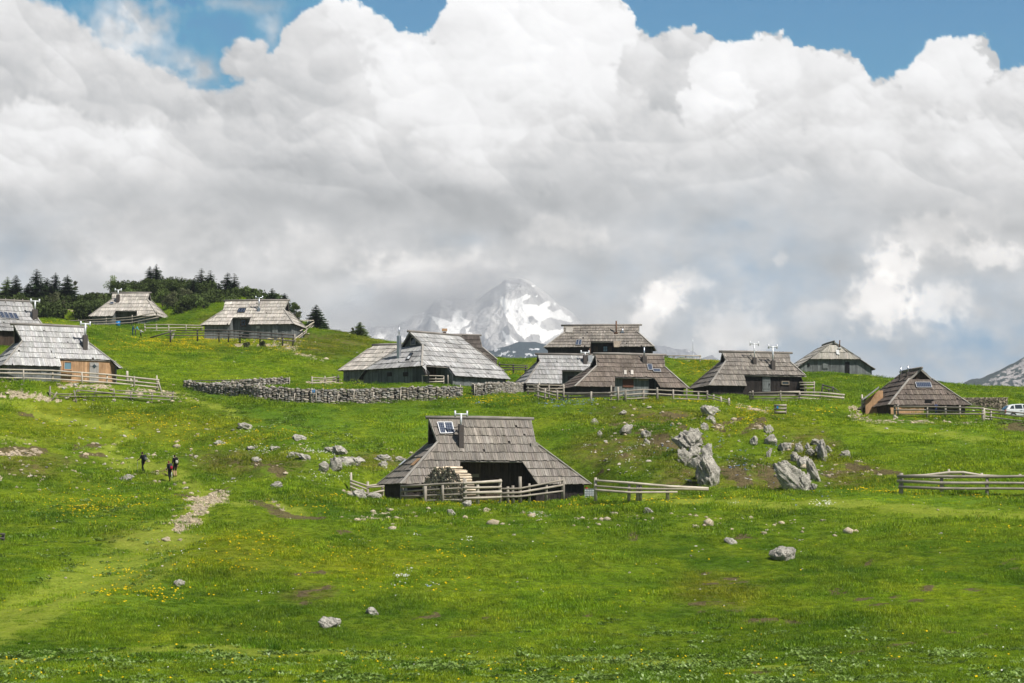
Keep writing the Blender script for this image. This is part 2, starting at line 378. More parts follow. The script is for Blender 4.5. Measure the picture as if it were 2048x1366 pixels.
M['scrub'] = leaf_mat('dwarf pine needles', flat((.062, .085, .028)), .2)
M['larch'] = leaf_mat('light green leaves', flat((.14, .19, .06)), .35)
M['bush'] = leaf_mat('grey green leaves', flat((.12, .13, .07)), .3)
M['bark'] = wood('tree bark', (.06, .05, .04), (.16, .14, .12))
M['yellow'] = leaf_mat('yellow petals', lambda m: m.mix(0.0, (.72, .50, .01), (.72, .5, .01)), .2)
M['petal'] = leaf_mat('white petals', lambda m: m.mix(0.0, (.75, .75, .66), (.7, .7, .6)), .2)
M['bluepetal'] = leaf_mat('pale blue petals', lambda m: m.mix(0.0, (.16, .24, .42), (.2, .3, .5)), .2)

# ------------------------------------------------------------ the ground sheet
def seg_d(px, py, pts, asp=2.2):
    """distance in photo pixels to a polyline, vertical distances counted asp times; pts may hold a radius"""
    best = np.full(px.shape, 1e9)
    for (x0, y0), (x1, y1) in zip(pts[:-1], pts[1:]):
        dx, dy = x1 - x0, (y1 - y0) * asp; L = dx * dx + dy * dy + 1e-9
        t = np.clip(((px - x0) * dx + (py - y0) * asp * dy) / L, 0, 1)
        best = np.minimum(best, np.hypot(px - x0 - t * dx, (py - y0) * asp - t * dy))
    return best
def strips(px, py, L, asp=2.2):
    w = np.zeros(px.shape)
    for r, pts in L: w = np.maximum(w, 1 - ss(.45 * r, r, seg_d(px, py, pts, asp)))
    return w
def blobs(px, py, L):
    w = np.zeros(px.shape)
    for x, y, rx, ry in L: w = np.maximum(w, 1 - ss(.35, 1.0, np.hypot((px - x) / rx, (py - y) / ry)))
    return w
PATHS = [(105, [(-60, 1268), (60, 1215), (160, 1172), (260, 1125), (330, 1080)]), (34, [(330, 1080), (375, 1040), (420, 1000), (400, 975), (350, 957), (300, 945), (245, 932), (200, 915)]),
         (17, [(200, 915), (230, 885), (262, 872), (230, 855), (160, 845), (100, 828), (40, 805), (-30, 790)]), (12, [(-60, 886), (60, 890), (120, 880)]),
         (26, [(420, 1000), (520, 1012), (600, 1032)]), (26, [(1280, 990), (1420, 1002), (1560, 1016), (1760, 1023), (2100, 1035)]),
         (18, [(1700, 840), (1760, 862), (1900, 877), (2100, 890)]), (14, [(345, 790), (420, 812), (480, 830)]), (30, [(-40, 1330), (400, 1300), (900, 1318), (1400, 1330), (1700, 1345)])]
SOILS = [(16, [(500, 1003), (530, 1020), (575, 1032)]), (14, [(575, 1032), (640, 1036)]), (18, [(150, 905), (200, 893)]), (22, [(-20, 909), (90, 909)]), (14, [(165, 922), (210, 922)]),
         (16, [(350, 987), (380, 990)]), (10, [(430, 979), (450, 979)]), (22, [(1440, 858), (1470, 846)]), (20, [(1500, 868), (1522, 858)]), (26, [(1470, 938), (1490, 965)]),
         (22, [(1445, 940), (1475, 955)]), (24, [(1535, 930), (1560, 975)]), (30, [(2010, 858), (2060, 862)]), (16, [(1510, 1346), (1580, 1343)]), (12, [(1745, 1296), (1830, 1284)]),
         (12, [(1890, 1257), (1905, 1263)]), (14, [(1930, 1285), (1960, 1272)]), (12, [(1998, 1250), (2012, 1252)]), (12, [(600, 1190), (660, 1172)]), *[(R.uniform(7, 13), [(x_, y_), (x_ + R.uniform(4, 26), y_ - R.uniform(0, 4))]) for x_, y_ in [(R.uniform(1360, 2030), R.uniform(1120, 1330)) for _ in range(34)] + [(R.uniform(560, 1300), R.uniform(1040, 1260)) for _ in range(16)] + [(R.uniform(1180, 1720), R.uniform(830, 970)) for _ in range(26)]], (10, [(1480, 1158), (1495, 1158)]),
         (10, [(1470, 1075), (1508, 1074)]), (20, [(1310, 890), (1345, 900)]), (20, [(1330, 840), (1350, 838)]), (16, [(480, 930), (560, 945)]), (14, [(1690, 930), (1790, 945)]), (9, [(30, 818), (70, 826)])]
GRAVS = [(30, [(434, 992), (420, 1000), (407, 1009)]), (24, [(402, 1008), (394, 1026)]), (20, [(383, 1040), (356, 1055)]), (14, [(440, 985), (380, 995)]), (22, [(430, 990), (445, 988)]), (14, [(0, 908), (80, 911)]), (26, [(-20, 775), (40, 790), (110, 795)]),
         (15, [(120, 772), (220, 778), (330, 792), (350, 800)]), (12, [(470, 690), (560, 694), (600, 705), (640, 722)]), (12, [(1705, 832), (1760, 838), (1790, 842)]), (13, [(1700, 815), (1720, 826)]),
         (12, [(1790, 838), (1880, 845), (1960, 852)]), (14, [(1480, 818), (1545, 826)]), (12, [(620, 768), (675, 764)]), (12, [(700, 990), (760, 992)]), (9, [(540, 1003), (560, 1020)]), (8, [(700, 1036), (800, 1037)]),
         (8, [(1440, 856), (1468, 850)]), (8, [(1500, 868), (1520, 862)]), (8, [(130, 610), (150, 625)])]
DARKS = [(60, 1290, 240, 26), (330, 1190, 190, 30), (480, 1130, 120, 22), (700, 1066, 160, 16), (160, 1040, 300, 60), (1250, 960, 200, 22), (1560, 1300, 560, 90), (620, 1240, 420, 70), (1500, 930, 230, 45), (1330, 850, 200, 40), (560, 945, 130, 30), (1500, 1045, 420, 28), (60, 960, 140, 26), (900, 1090, 300, 30)]  # shade on the slopes, painted as a darker tint of the grass blades
BRIGHTS = [(120, 1180, 230, 60), (480, 740, 260, 40), (800, 850, 260, 30), (1750, 870, 330, 34), (1700, 1010, 420, 14), (420, 1290, 500, 20), (1120, 1200, 300, 50), (1900, 1180, 200, 60), (300, 720, 140, 40)]  # sunlit ground between the shade bands, painted as a lighter blade tint
YELS = [(330, 850, 260, 55), (120, 830, 200, 40), (480, 880, 90, 30), (500, 1100, 200, 60), (420, 690, 180, 30), (420, 850, 200, 40), (850, 1010, 160, 20), (1500, 850, 200, 40), (700, 1130, 260, 50), (1420, 740, 90, 25), (80, 870, 160, 40)]
DRYS = [(640, 690, 110, 30), (700, 680, 90, 25), (1370, 950, 90, 50), (1500, 950, 120, 40), (1620, 900, 80, 40), (760, 925, 70, 25), (440, 640, 60, 20), (1300, 830, 180, 25), (1250, 900, 160, 50), (500, 930, 160, 30), (1430, 1180, 130, 60),
        (1700, 950, 100, 40), (620, 1185, 80, 30), (930, 1268, 45, 14), (300, 1080, 120, 30), (60, 935, 120, 30)]
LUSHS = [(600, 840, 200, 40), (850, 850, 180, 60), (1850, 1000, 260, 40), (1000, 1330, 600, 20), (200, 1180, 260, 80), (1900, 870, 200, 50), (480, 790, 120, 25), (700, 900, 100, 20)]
def make_ground():
    yr = [-60, -20, 0, 20, 35, 46]; y = 46.0
    while y < 300: y += max(.16, y * .0016); yr.append(y)
    while y < 12000: y *= 1.035; yr.append(y)
    yr = np.array(yr)
    u = np.concatenate([np.linspace(-1.0, -.32, 70)[:-1], np.linspace(-.32, .32, 900), np.linspace(.32, 1.0, 70)[1:]])
    U, Y = np.meshgrid(u, yr); X = U * np.where(Y < 40, 40 + .2 * (Y - 40), Y)
    hs = Hs(X, Y); px, py = project(X, Y, hs)
    Z = hs + relief(X, Y, (px, py))
    n, mcol = Y.shape; idx = np.arange(n * mcol).reshape(n, mcol)
    Fq = np.stack([idx[:-1, :-1], idx[:-1, 1:], idx[1:, 1:], idx[1:, :-1]], -1).reshape(-1, 4)
    wx = px + 14 * fbm(X / 3, Y / 3, 3, 41); wy = py + 7 * fbm(X / 3, Y / 3, 3, 47)
    ok = ((Y > 40) & (Y < 330)).astype(float)
    path, soil, grav = masks_at(X, Y, px, py); path = path * ok; soil = soil * ok; grav = grav * ok
    thin = ss(.34, .62, fbm(X / 2.3, Y / 1.7, 4, 77) * .5 + .5 * (fbm(X / 14, Y / 14, 2, 79) + .25)) * ok
    soil = np.maximum(soil, thin * .85 * np.clip(strips(px, py, [(420, [(1250, 900), (1700, 900)]), (260, [(420, 930), (640, 930)]), (260, [(1380, 1150), (1500, 1200)])], 3.5) + .12, 0, 1))
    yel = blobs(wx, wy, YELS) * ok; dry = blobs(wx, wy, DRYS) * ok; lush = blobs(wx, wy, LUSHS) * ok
    V = np.stack([X, Y, Z], -1).reshape(-1, 3)
    o = npmesh('ground', V, Fq, M['meadow'], np.ones((len(V), 3)), smooth=True); o['kind'] = 'structure'
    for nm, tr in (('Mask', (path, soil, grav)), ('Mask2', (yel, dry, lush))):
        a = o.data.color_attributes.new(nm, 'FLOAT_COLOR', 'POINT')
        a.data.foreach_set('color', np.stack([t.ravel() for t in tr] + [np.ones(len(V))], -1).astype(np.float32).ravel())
    return o
def masks_at(X, Y, px, py):
    wx = px + 26 * fbm(X / 2.6, Y / 2.6, 4, 41, .6); wy = py + 11 * fbm(X / 2.6, Y / 2.6, 4, 47, .6)
    f1 = fbm(X / 1.1, Y / .9, 4, 53, .65); f2 = fbm(X / .55, Y / .45, 3, 59, .65)
    path = strips(wx, wy, PATHS) * np.clip(1 + .5 * f1, 0, 1)
    soil = ss(.30, .75, strips(wx, wy, SOILS) * 1.05 + .75 * f1 + .35 * f2 - .05) * (strips(wx, wy, SOILS) > .02)
    gs = np.maximum(strips(wx, wy, GRAVS[:5], 2.0), .62 * strips(wx, wy, GRAVS[5:], 2.0)); grav = ss(.35, .8, gs * 1.0 + .6 * f1 + .6 * f2) * (gs > .02)
    return path, soil, grav
ground = make_ground()
ground['label'] = 'green alpine meadow slope with worn paths and bare stony patches'

# ------------------------------------------------------------ shepherd huts
def clampi(a, l, r): return min(max(a, l), r)
class Hut:
    def __init__(s, name, label, pos, yaw, p, roofm, wallm, tone=1.0, seed=1, hn='shepherd_hut'):
        s.p = p; s.x, s.y, s.z = pos; s.a = math.radians(yaw); s.ca, s.sa = math.cos(s.a), math.sin(s.a)
        s.root = empty(hn, pos, s.a, label, 'hut', 'shepherd huts on the hillside'); s.rm = M[roofm]; s.wm = M[wallm]; s.r = random.Random(seed); s.tone = tone
        s.mF = (p['Hr'] - p['He']) / p['D']; s.cuts = p.get('cuts', []); s.wall = MB(); s.ov = p.get('ov', .35)
    def yz(s, z): return s.p['D'] * (s.p['Hr'] - z) / (s.p['Hr'] - s.p['He'])
    def xh(s, sd, z):
        p = s.p; return p['Lh' + sd] + (p['Le' + sd] - p['Lh' + sd]) * (p['Hh'] - z) / (p['Hh'] - p['He'])
    def xedge(s, sd, z):
        """half width of the front plane at height z"""
        p = s.p
        if z >= p['Hh']:
            t = (p['Hr'] - z) / (p['Hr'] - p['Hh']); return p['Lr' + sd] * (1 - t) + p['Lh' + sd] * t
        return s.xh(sd, max(z, p['He' + sd]))
    def loc(s, px, py, plane='front', dy=0.0):
        """local point where the pixel's ray meets a plane of the hut: front/back roof, left/right hip, or wall (y = dy)"""
        d = ray(px, py); o = np.array([-s.x, -s.y, -s.z])
        R_ = np.array([[s.ca, s.sa, 0], [-s.sa, s.ca, 0], [0, 0, 1]]); o = R_ @ o; d = R_ @ d; p = s.p
        if plane == 'front': n = np.array([0, -s.mF, 1.]); c = p['Hr']
        elif plane in ('left', 'right'):
            sd = 'L' if plane == 'left' else 'R'; sg = -1 if sd == 'L' else 1; k = (p['Le' + sd] - p['Lh' + sd]) / (p['Hh'] - p['He'])
            n = np.array([sg, 0, k]); c = p['Lh' + sd] + k * p['Hh']
        elif plane == 'x': n = np.array([1., 0, 0]); c = dy
        else: n = np.array([0, 1., 0]); c = dy
        t = (c - n @ o) / (n @ d); return Vector(o + t * d)
    def plane(s, mb, ub, org, ux, dn, nrm, strips_, tint=1.0, wmin=.09, wmax=.2):
        """courses of boards; strips_: (s0, s1, left(s), right(s), n)"""
        r = s.r
        for s0, s1, lf, rf, n in strips_:
            def P(t, q, h): return org + ux * t + dn * q + nrm * h
            L0, L1, R0, R1 = lf(s0), lf(s1), rf(s0), rf(s1)
            ub.hexa([P(L0, s0, -.08), P(R0, s0, -.08), P(R1, s1, -.08), P(L1, s1, -.08)], [P(L0, s0, -.015), P(R0, s0, -.015), P(R1, s1 - .03, -.015), P(L1, s1 - .03, -.015)])
            for c in range(n):
                a = s0 + (s1 - s0) * c / n; b = s0 + (s1 - s0) * (c + 1) / n
                ct = r.uniform(.92, 1.07); la, lb, ra, rb = lf(a), lf(b), rf(a), rf(b); t = min(la, lb) - r.random() * .2; end = max(ra, rb)
                while t < end:
                    w = r.uniform(wmin, wmax); b2 = b + .05 + r.uniform(-.025, .03); g = .006
                    xa0, xa1 = clampi(t + g, la, ra), clampi(t + w - g, la, ra); xb0, xb1 = clampi(t + g, lb, rb), clampi(t + w - g, lb, rb)
                    if xa1 - xa0 > .01 or xb1 - xb0 > .01:
                        v = r.uniform(.78, 1.12) * tint * s.tone * ct * (1 + .22 * float(pn(t * .6 + s.z, a * .9 + s.x))); v *= 1.0 if r.random() > .06 else 1.25
                        if r.random() < .018: b2 -= r.uniform(.1, .3)
                        cc = (v * r.uniform(.98, 1.03), v, v * r.uniform(.96, 1.02)); h = r.uniform(.055, .095); o = r.random() * 30; th = .03
                        uv = [(o, 0), (o + w, 0), (o + w, b - a), (o, b - a)]
                        mb.hexa([P(xa0, a, -.01), P(xa1, a, -.01), P(xb1, b2, h - th), P(xb0, b2, h - th)], [P(xa0, a, .012), P(xa1, a, .012), P(xb1, b2, h), P(xb0, b2, h)], cc, uv)
                    t += w
    def build(s, ncourse=7, beam_over=.35, hipboards=True):
        p = s.p; Hr, Hh, He, D = p['Hr'], p['Hh'], p['He'], p['D']; mb = MB(); ub = MB()
        SL = math.hypot(D, Hr - He); cz = (Hr - He) / SL; clen = SL / ncourse
        for sg in (-1, 1):                                        # front, back
            dn = Vector((0, sg * D / SL, -cz)); nrm = Vector((0, sg * cz, D / SL)); z_of = lambda q: Hr - q * cz
            lf = lambda q: -s.xedge('L', z_of(q)); rf = lambda q: s.xedge('R', z_of(q)); org = Vector((0, 0, Hr))
            brk = sorted(set([0, (Hr - Hh) / cz, SL] + [(Hr - p['He' + k]) / cz for k in 'LR' if p['He' + k] > He + .05] + ([(Hr - c[4]) / cz for c in s.cuts] if sg < 0 else [])))
            st = []
            for a, b in zip(brk[:-1], brk[1:]):
                if b - a < .05: continue
                n = max(1, round((b - a) / clen)); cs = [c for c in s.cuts if sg < 0 and (Hr - c[4]) / cz < b - .01]
                # cut = (x left top, x right top, x left bottom, x right bottom, z top)
                cur = lf
                for c in sorted(cs, key=lambda c: c[0]):
                    qc = (Hr - c[4]) / cz
                    def cl(q, c=c, qc=qc): return c[0] + (c[2] - c[0]) * (q - qc) / (SL - qc)
                    def cr(q, c=c, qc=qc): return c[1] + (c[3] - c[1]) * (q - qc) / (SL - qc)
                    st.append((a, b, cur, cl, n)); cur = cr
                st.append((a, b, cur, rf, n))
            st = [t for t in st if t[3](t[0]) - t[2](t[0]) > .02 or t[3](t[1]) - t[2](t[1]) > .02]
            s.plane(mb, ub, org, Vector((1, 0, 0)), dn, nrm, st)
        for sd, sg in (('L', -1), ('R', 1)):                       # hips
            he = p['He' + sd]; dx = s.xh(sd, he) - p['Lh' + sd]; dz = Hh - he; L = math.hypot(dx, dz)
            if L < .2: continue
            dn = Vector((sg * dx / L, 0, -dz / L)); nrm = Vector((sg * dz / L, 0, dx / L)); org = Vector((sg * p['Lh' + sd], 0, Hh))
            ux = Vector((0, -sg, 0)) if sg < 0 else Vector((0, 1, 0)); ux = Vector((0, 1, 0))
            f = lambda q: s.yz(Hh - q * dz / L); s.plane(mb, ub, org, ux, dn, nrm, [(0, L, lambda q: -f(q), f, max(2, round(L / clen)))])
        roof = mb.build('roof', s.rm, s.root); s.roof = roof
        ub.build('roof_boarding', M['under'], roof)
        b = MB(); col = (s.tone,) * 3
        b.tube([(-p['LrL'] - beam_over, 0, Hr + .07), (-.1, .02, Hr + .09), (p['LrR'] + beam_over, 0, Hr + .06)], [.12, .13, .11], 8, col, wob=.1); b.build('ridge_beam', M['beam'], roof, True)
        if hipboards:
            for sd, sg in (('L', -1), ('R', 1)):
                he = p['He' + sd]
                for yy in (-1, 1):
                    b = MB(); a0 = Vector((sg * p['Lh' + sd], yy * s.yz(Hh), Hh + .10)); a1 = Vector((sg * s.xh(sd, he), yy * s.yz(he), he + .10))
                    dv = (a1 - a0).normalized(); b.bar(a0, a1 + dv * .15, .17, .05, (1.05 * s.tone,) * 3); b.build('hip_board', M['hip'], roof)
                b = MB()                                             # verge boards under the ridge end
                for yy in (-1, 1):
                    b.bar((sg * (p['Lr' + sd] - .02), 0, Hr - .06), (sg * (p['Lh' + sd] - .02), yy * s.yz(Hh), Hh - .03), .05, .16, (.8 * s.tone,) * 3)
                b.build('verge_board', M['hip'], roof)
        # walls
        yf = D - s.ov
        def top(x, y):
            z = Hr - abs(y) * s.mF - .1
            for sd, sg in (('L', -1), ('R', 1)):
                if sg * x > p['Lh' + sd] - .4:
                    z = min(z, Hh - (sg * x - p['Lh' + sd]) * (Hh - He) / (p['Le' + sd] - p['Lh' + sd]) - .08)
            return z
        s.top = top
        xl, xr = -(s.xh('L', p['HeL']) - s.ov), s.xh('R', p['HeR']) - s.ov; s.xl, s.xr = xl, xr
        fronts = []; cur = xl
        for c in sorted(s.cuts, key=lambda c: c[0]):
            cl_, cr_ = max(xl, c[2]), min(xr, c[3]); rec = c[5] if len(c) > 5 else .8
            fronts.append((cur, cl_, yf)); yr = s.yz(c[4]) - rec; 
            s.planks((cl_, -yr), (cr_, -yr), c[6] if len(c) > 6 else None)
            s.planks((cl_, -yf), (cl_, -yr)); s.planks((cr_, -yr), (cr_, -yf)); cur = cr_
            b = MB(); zc = c[4]; b.tube([(c[0] - .2, -s.yz(zc) + .03, zc - .1), (c[1] + .2, -s.yz(zc) + .03, zc - .1)], .06, 7, (1.1,) * 3); b.build('eave_pole', M['beam'], s.root, True)
        fronts.append((cur, xr, yf))
        for a, b_, y in fronts:
            if b_ - a > .1: s.planks((a, -y), (b_, -y))
        s.planks((xl, yf), (xr, yf)); s.planks((xl, -yf), (xl, yf)); s.planks((xr, -yf), (xr, yf))
        for sd, sg in (('L', -1), ('R', 1)):                       # gable triangles
            g = MB()
            x = sg * (min(p['Lh' + sd], p['Lr' + sd]) - .3); n = 14; yb = s.yz(Hh) - .05
            for i in range(n):
                y0 = -yb + 2 * yb * i / n; y1 = y0 + 2 * yb / n - .01
                g.hexa([(x, y0, Hh - .3), (x + .04, y0, Hh - .3), (x + .04, y1, Hh - .3), (x, y1, Hh - .3)], [(x, y0, Hr - abs(y0) * s.mF - .06), (x + .04, y0, Hr - abs(y0) * s.mF - .06), (x + .04, y1, Hr - abs(y1) * s.mF - .06), (x, y1, Hr - abs(y1) * s.mF - .06)], (s.r.uniform(.7, 1.1),) * 3)
            g.build('gable_wall', s.wm, s.root)
        w = s.wall.build('wall', s.wm, s.root); s.wallo = w
        return s
    def planks(s, a, b, mat=None, z0=-1.3, ztop=None):
        a = Vector((a[0], a[1], 0)); b = Vector((b[0], b[1], 0)); L = (b - a).length
        if L < .1: return
        d = (b - a) / L; nv = Vector((d.y, -d.x, 0)); mb = MB() if mat else s.wall; t = 0
        while t < L - .005:
            w = min(s.r.uniform(.15, .27), L - t); q0 = a + d * t; q1 = a + d * (t + w - .008); h = s.r.uniform(.02, .045)
            z0a = s.top(q0.x, q0.y) if ztop is None else ztop; z1a = s.top(q1.x, q1.y) if ztop is None else ztop
            v = s.r.uniform(.7, 1.15) * s.tone; o = s.r.random() * 30
            if min(z0a, z1a) > z0:
                mb.hexa([q0 + Vector((0, 0, z0)), q1 + Vector((0, 0, z0)), q1 + nv * h + Vector((0, 0, z0)), q0 + nv * h + Vector((0, 0, z0))],
                        [q0 + Vector((0, 0, z0a)), q1 + Vector((0, 0, z1a)), q1 + nv * h + Vector((0, 0, z1a)), q0 + nv * h + Vector((0, 0, z0a))], (v, v, v))
                k = len(mb.uv); mb.uv[k - 8:] = [(o, 0), (o + w, 0), (o + w, 0), (o, 0), (o, 3), (o + w, 3), (o + w, 3), (o, 3)]
            t += w
        if mat: mb.build('porch_wall', M[mat], s.root)
    def chimney(s, px, pyb, pyt, plane='front', box=.42, bh=1.2, pipe='white_metal', r=.075, cowl=True, boxm='flue', lean=0):
        """casing on the roof, a pipe up to the pixel height and an H-shaped cowl on top"""
        q = s.loc(px, pyb, plane); top = s.loc(px, pyt, 'y', q.y).z
        b = MB(); nm = 'chimney'
        if box: b.box((q.x, q.y, q.z + bh / 2 - .35), (box, box, bh + .5)); c = b.build(nm, M[boxm], s.root); z0 = q.z + bh - .1
        else:
            b.box((q.x, q.y, q.z + .05), (.4, .4, .14)); c = b.build(nm, M[boxm], s.root); z0 = q.z
        b = MB(); b.tube([(q.x, q.y, z0 - .1), (q.x + lean, q.y, top - (.2 if cowl else 0))], r, 10); b.build('flue_pipe', M[pipe], c, True)
        if cowl:
            b = MB(); k = .42; zt = top - .22; xx = q.x + lean
            b.tube([(xx - k, q.y, zt), (xx + k, q.y, zt)], r * .85, 8)
            for sg in (-1, 1): b.tube([(xx + sg * k, q.y, zt - .18), (xx + sg * k, q.y, zt + .24)], r * .95, 8)
            b.build('cowl', M[pipe], c, True)
        return c
    def panel(s, quad, plane='front', mat='solar', frame=True, lift=.12, name='solar_panel', fw=.05, fm='frame'):
        """flat panel given by four photo pixels on a roof plane"""
        P = [s.loc(x, y, plane) for x, y in quad]; n = (P[1] - P[0]).cross(P[3] - P[0]).normalized()
        if n.z < 0 or (abs(n.z) < .01 and n.y > 0): n = -n
        b = MB(); A = [p + n * lift for p in P]; B = [p + n * (lift + .035) for p in P]; W_ = (P[1] - P[0]).length; L_ = (P[3] - P[0]).length
        b.hexa(A, B, (1, 1, 1), [(0, 0), (W_, 0), (W_, L_), (0, L_)]); o = b.build(name, M[mat], s.root)
        if frame:
            b = MB()
            for i in range(4): b.bar(A[i] + n * .022, A[(i + 1) % 4] + n * .022, fw, .055, up=n)
            b.build('panel_frame', M[fm], o)
        return o
    def slab(s, name, x0, x1, z0, z1, y, mat, t=.05, parent=None, col=(1, 1, 1)):
        y += .045; b = MB(); b.box(((x0 + x1) / 2, -y - t / 2, (z0 + z1) / 2), (x1 - x0, t, z1 - z0), None, col); return b.build(name, M[mat], parent or s.root)
    def window(s, x0, x1, z0, z1, y, glass='glass', fm='wall_orange', bars=True):
        o = s.slab('window', x0, x1, z0, z1, y, glass, .04); b = MB(); y += .045
        for xx in (x0, x1): b.box((xx, -y - .05, (z0 + z1) / 2), (.07, .09, z1 - z0 + .07))
        for zz in (z0, z1): b.box(((x0 + x1) / 2, -y - .05, zz), (x1 - x0 + .063, .085, .07))
        if bars: b.box(((x0 + x1) / 2, -y - .055, (z0 + z1) / 2), (.035, .05, z1 - z0 - .08)); b.box(((x0 + x1) / 2, -y - .056, (z0 + z1) / 2), (x1 - x0 - .08, .045, .035))
        b.build('window_frame', M[fm], o); return o
    def door(s, x0, x1, z0, z1, y, mat='door_pale', t=.05):
        n = max(3, int((x1 - x0) / .17)); b = MB(); y += .045
        for i in range(n):
            v = s.r.uniform(.8, 1.1); b.box((x0 + (x1 - x0) * (i + .5) / n, -y - t / 2 - .002 * (i % 2), (z0 + z1) / 2), ((x1 - x0) / n - .01, t, z1 - z0), None, (v, v, v))
        for zz in (z0 + .3, z1 - .3): b.box(((x0 + x1) / 2, -y - t - .018, zz), (x1 - x0 - .1, .03, .12), None, (.85,) * 3)
        d = b.build('door', M[mat], s.root); b = MB(); b.box((x1 - .12, -y - t - .05, (z0 + z1) / 2), (.04, .05, .16)); b.build('door_handle', M['dark'], d); return d
    def xz(s, px, py, y):
        q = s.loc(px, py, 'y', -y); return q.x, q.z
    def cutp(s, tl, tr, bl, br, rec=.8, mat=None):
        """cut from four pixels on the front plane"""
        a, b, c, d = s.loc(*tl), s.loc(*tr), s.loc(*bl), s.loc(*br); zc = (a.z + b.z) / 2
        ex = lambda t, u: t.x + (u.x - t.x) * (zc - s.p['He']) / max(.2, (t.z - u.z))
        r = ex(b, d) if br[0] < 9000 else 50
        s.cuts.append((a.x, b.x, ex(a, c), r, zc, rec, mat)); return zc
def P_(**k): k['cuts'] = []; return k

# central hut
h = Hut('H1', 'brown-grey hut nearest the viewer with two solar panels and a large firewood stack', (-2.1, 137, -.2), 16.3,
        P_(LrL=3.75, LrR=3.56, LhL=3.46, LhR=3.5, LeL=6.44, LeR=6.67, Hr=5.75, Hh=4.03, He=1.28, D=3.53, HeL=1.28, HeR=1.28), 'roof_mid', 'wall_dark', 1.0, 1)
h.cutp((921, 920), (1043, 921), (915, 966), (1073, 965), 1.5, 'wall_brown'); h.build(8, .2)
h.chimney(922, 893, 822, bh=1.55, box=.33, r=.07)
h.panel([(874, 847), (887, 847), (891, 869), (880, 869)]); h.panel([(887.5, 847), (903, 847), (908, 868), (892, 869)])
h.panel([(838, 919), (843, 919), (828, 933), (823, 933)], 'left', 'wall_orange', False, .1, 'roof_hatch'); h.panel([(812, 922), (816, 922), (803, 933), (799, 933)], 'left', 'dusty', False, .1, 'roof_window')
y = h.yz(h.cuts[0][4]) - 1.5; z1 = h.cuts[0][4]
h.door(.05, 1.0, -.2, 1.75, y, 'wall_brown'); h.window(-1.75, -1.05, .75, 1.45, y, 'glass', 'wall_brown'); h.slab('lintel_board', -1.9, -.4, 1.75, 1.98, y, 'log', .06)
b = MB(); q = h.loc(1070, 893); b.box((q.x - .05, q.y + .15, q.z + .1), (.5, .5, .3)); b.build('stone_counterweight', M['stone'], h.root)
CH = h
# left hut with the new larch porch
h = Hut('H2', 'silver-grey hut with an orange larch porch and a diamond pane in its door', (-41.64, 179, 10.3), 26.5,
        P_(LrL=3.32, LrR=3.05, LhL=2.86, LhR=3.16, LeL=4.93, LeR=5.5, Hr=5.33, Hh=3.73, He=1.46, D=3.89, HeL=1.46, HeR=1.46), 'roof_grey', 'wall_grey', 1.0, 2)
h.cutp((119, 717), (228, 720), (122.5, 732), (236, 733), .1, 'wall_orange'); h.build(7, .3)
h.chimney(170, 697, 643, bh=1.3, box=.4, r=.085)
y = h.yz(h.cuts[0][4]) - .1; x0, z0 = h.xz(124.5, 739, y); x1, z1 = h.xz(140, 724, y); h.window(x0 + .12, x1 + .12, z0, z1, y, 'bluepane', 'wall_orange', False)
x0, _ = h.xz(178.5, 745, y); x1, _ = h.xz(197, 745, y); z1 = h.xz(187, 725, y)[1]; d = h.door(x0, x1, .0, z1, y, 'door_pale')
xm = (x0 + x1) / 2; zm = h.xz(187, 732.5, y)[1]; b = MB(); b.add([(xm - .2, -y - .13, zm), (xm, -y - .13, zm - .2), (xm + .2, -y - .13, zm), (xm, -y - .13, zm + .2), (xm - .2, -y - .11, zm), (xm, -y - .11, zm - .2), (xm + .2, -y - .11, zm), (xm, -y - .11, zm + .2)], [(0, 1, 2, 3), (0, 4, 5, 1), (1, 5, 6, 2), (2, 6, 7, 3), (3, 7, 4, 0)]); b.build('diamond_pane', M['glass'], d)
b = MB()
for t_ in (xm - .95, xm - .75): b.box((t_ - 2.6, -y - .25, .75), (.16, .3, .18))
b.box((xm - 2.6, -y - .3, 1.02), (1.4, .35, .06)); b.build('bench', M['wall_orange'], h.root)
# hut behind it
h = Hut('H3', 'grey hut at the left edge with a row of four roof panels', (-51.97, 199, 14.98), 24.4,
        P_(LrL=3.3, LrR=3.64, LhL=3.5, LhR=3.8, LeL=5.9, LeR=4.6, Hr=4.98, Hh=3.33, He=1.66, D=3.73, HeL=1.66, HeR=1.66), 'roof_grey', 'wall_brown', .86, 3); h.build(7, .3)
h.chimney(69.5, 637, 598, bh=1.0, box=.5, r=.085)
for k in range(4): h.panel([(1 + k * 9.2 - 3.5, 625.5 + k), (8 + k * 9.2 - 3.5, 626 + k), (14 + k * 9.2 - 3.5, 638 + k * .7), (6.5 + k * 9.2 - 3.5, 637.5 + k * .7)], fw=.03)
for k in range(9): b = MB(); b.bar((-3.2 + k * .85, -.35, 4.85), (-3.2 + k * .85 + .1, .3, 5.28), .07, .05, (1, 1, 1)); b.build('ridge_batten', M['beam'], h.roof)
# far hut with a blue barrel
h = Hut('H4', 'small pale shingled hut in front of the dark trees with a wide dark open porch', (-52.28, 272, 23.56), -4.7,
        P_(LrL=2.63, LrR=2.56, LhL=2.46, LhR=2.58, LeL=4.78, LeR=4.68, Hr=4.73, Hh=3.7, He=1.27, D=3.6, HeL=1.27, HeR=1.27), 'roof_pale', 'wall_grey', 1.0, 4)
h.cutp((231.5, 621.5), (274, 621.5), (226, 632), (274, 632), 1.6); h.build(6, .25); h.chimney(236, 604, 577, bh=1.1, box=.42, r=.09)
h.panel([(221.5, 605.5), (228, 605.5), (227, 609), (220, 609)], fw=.03)
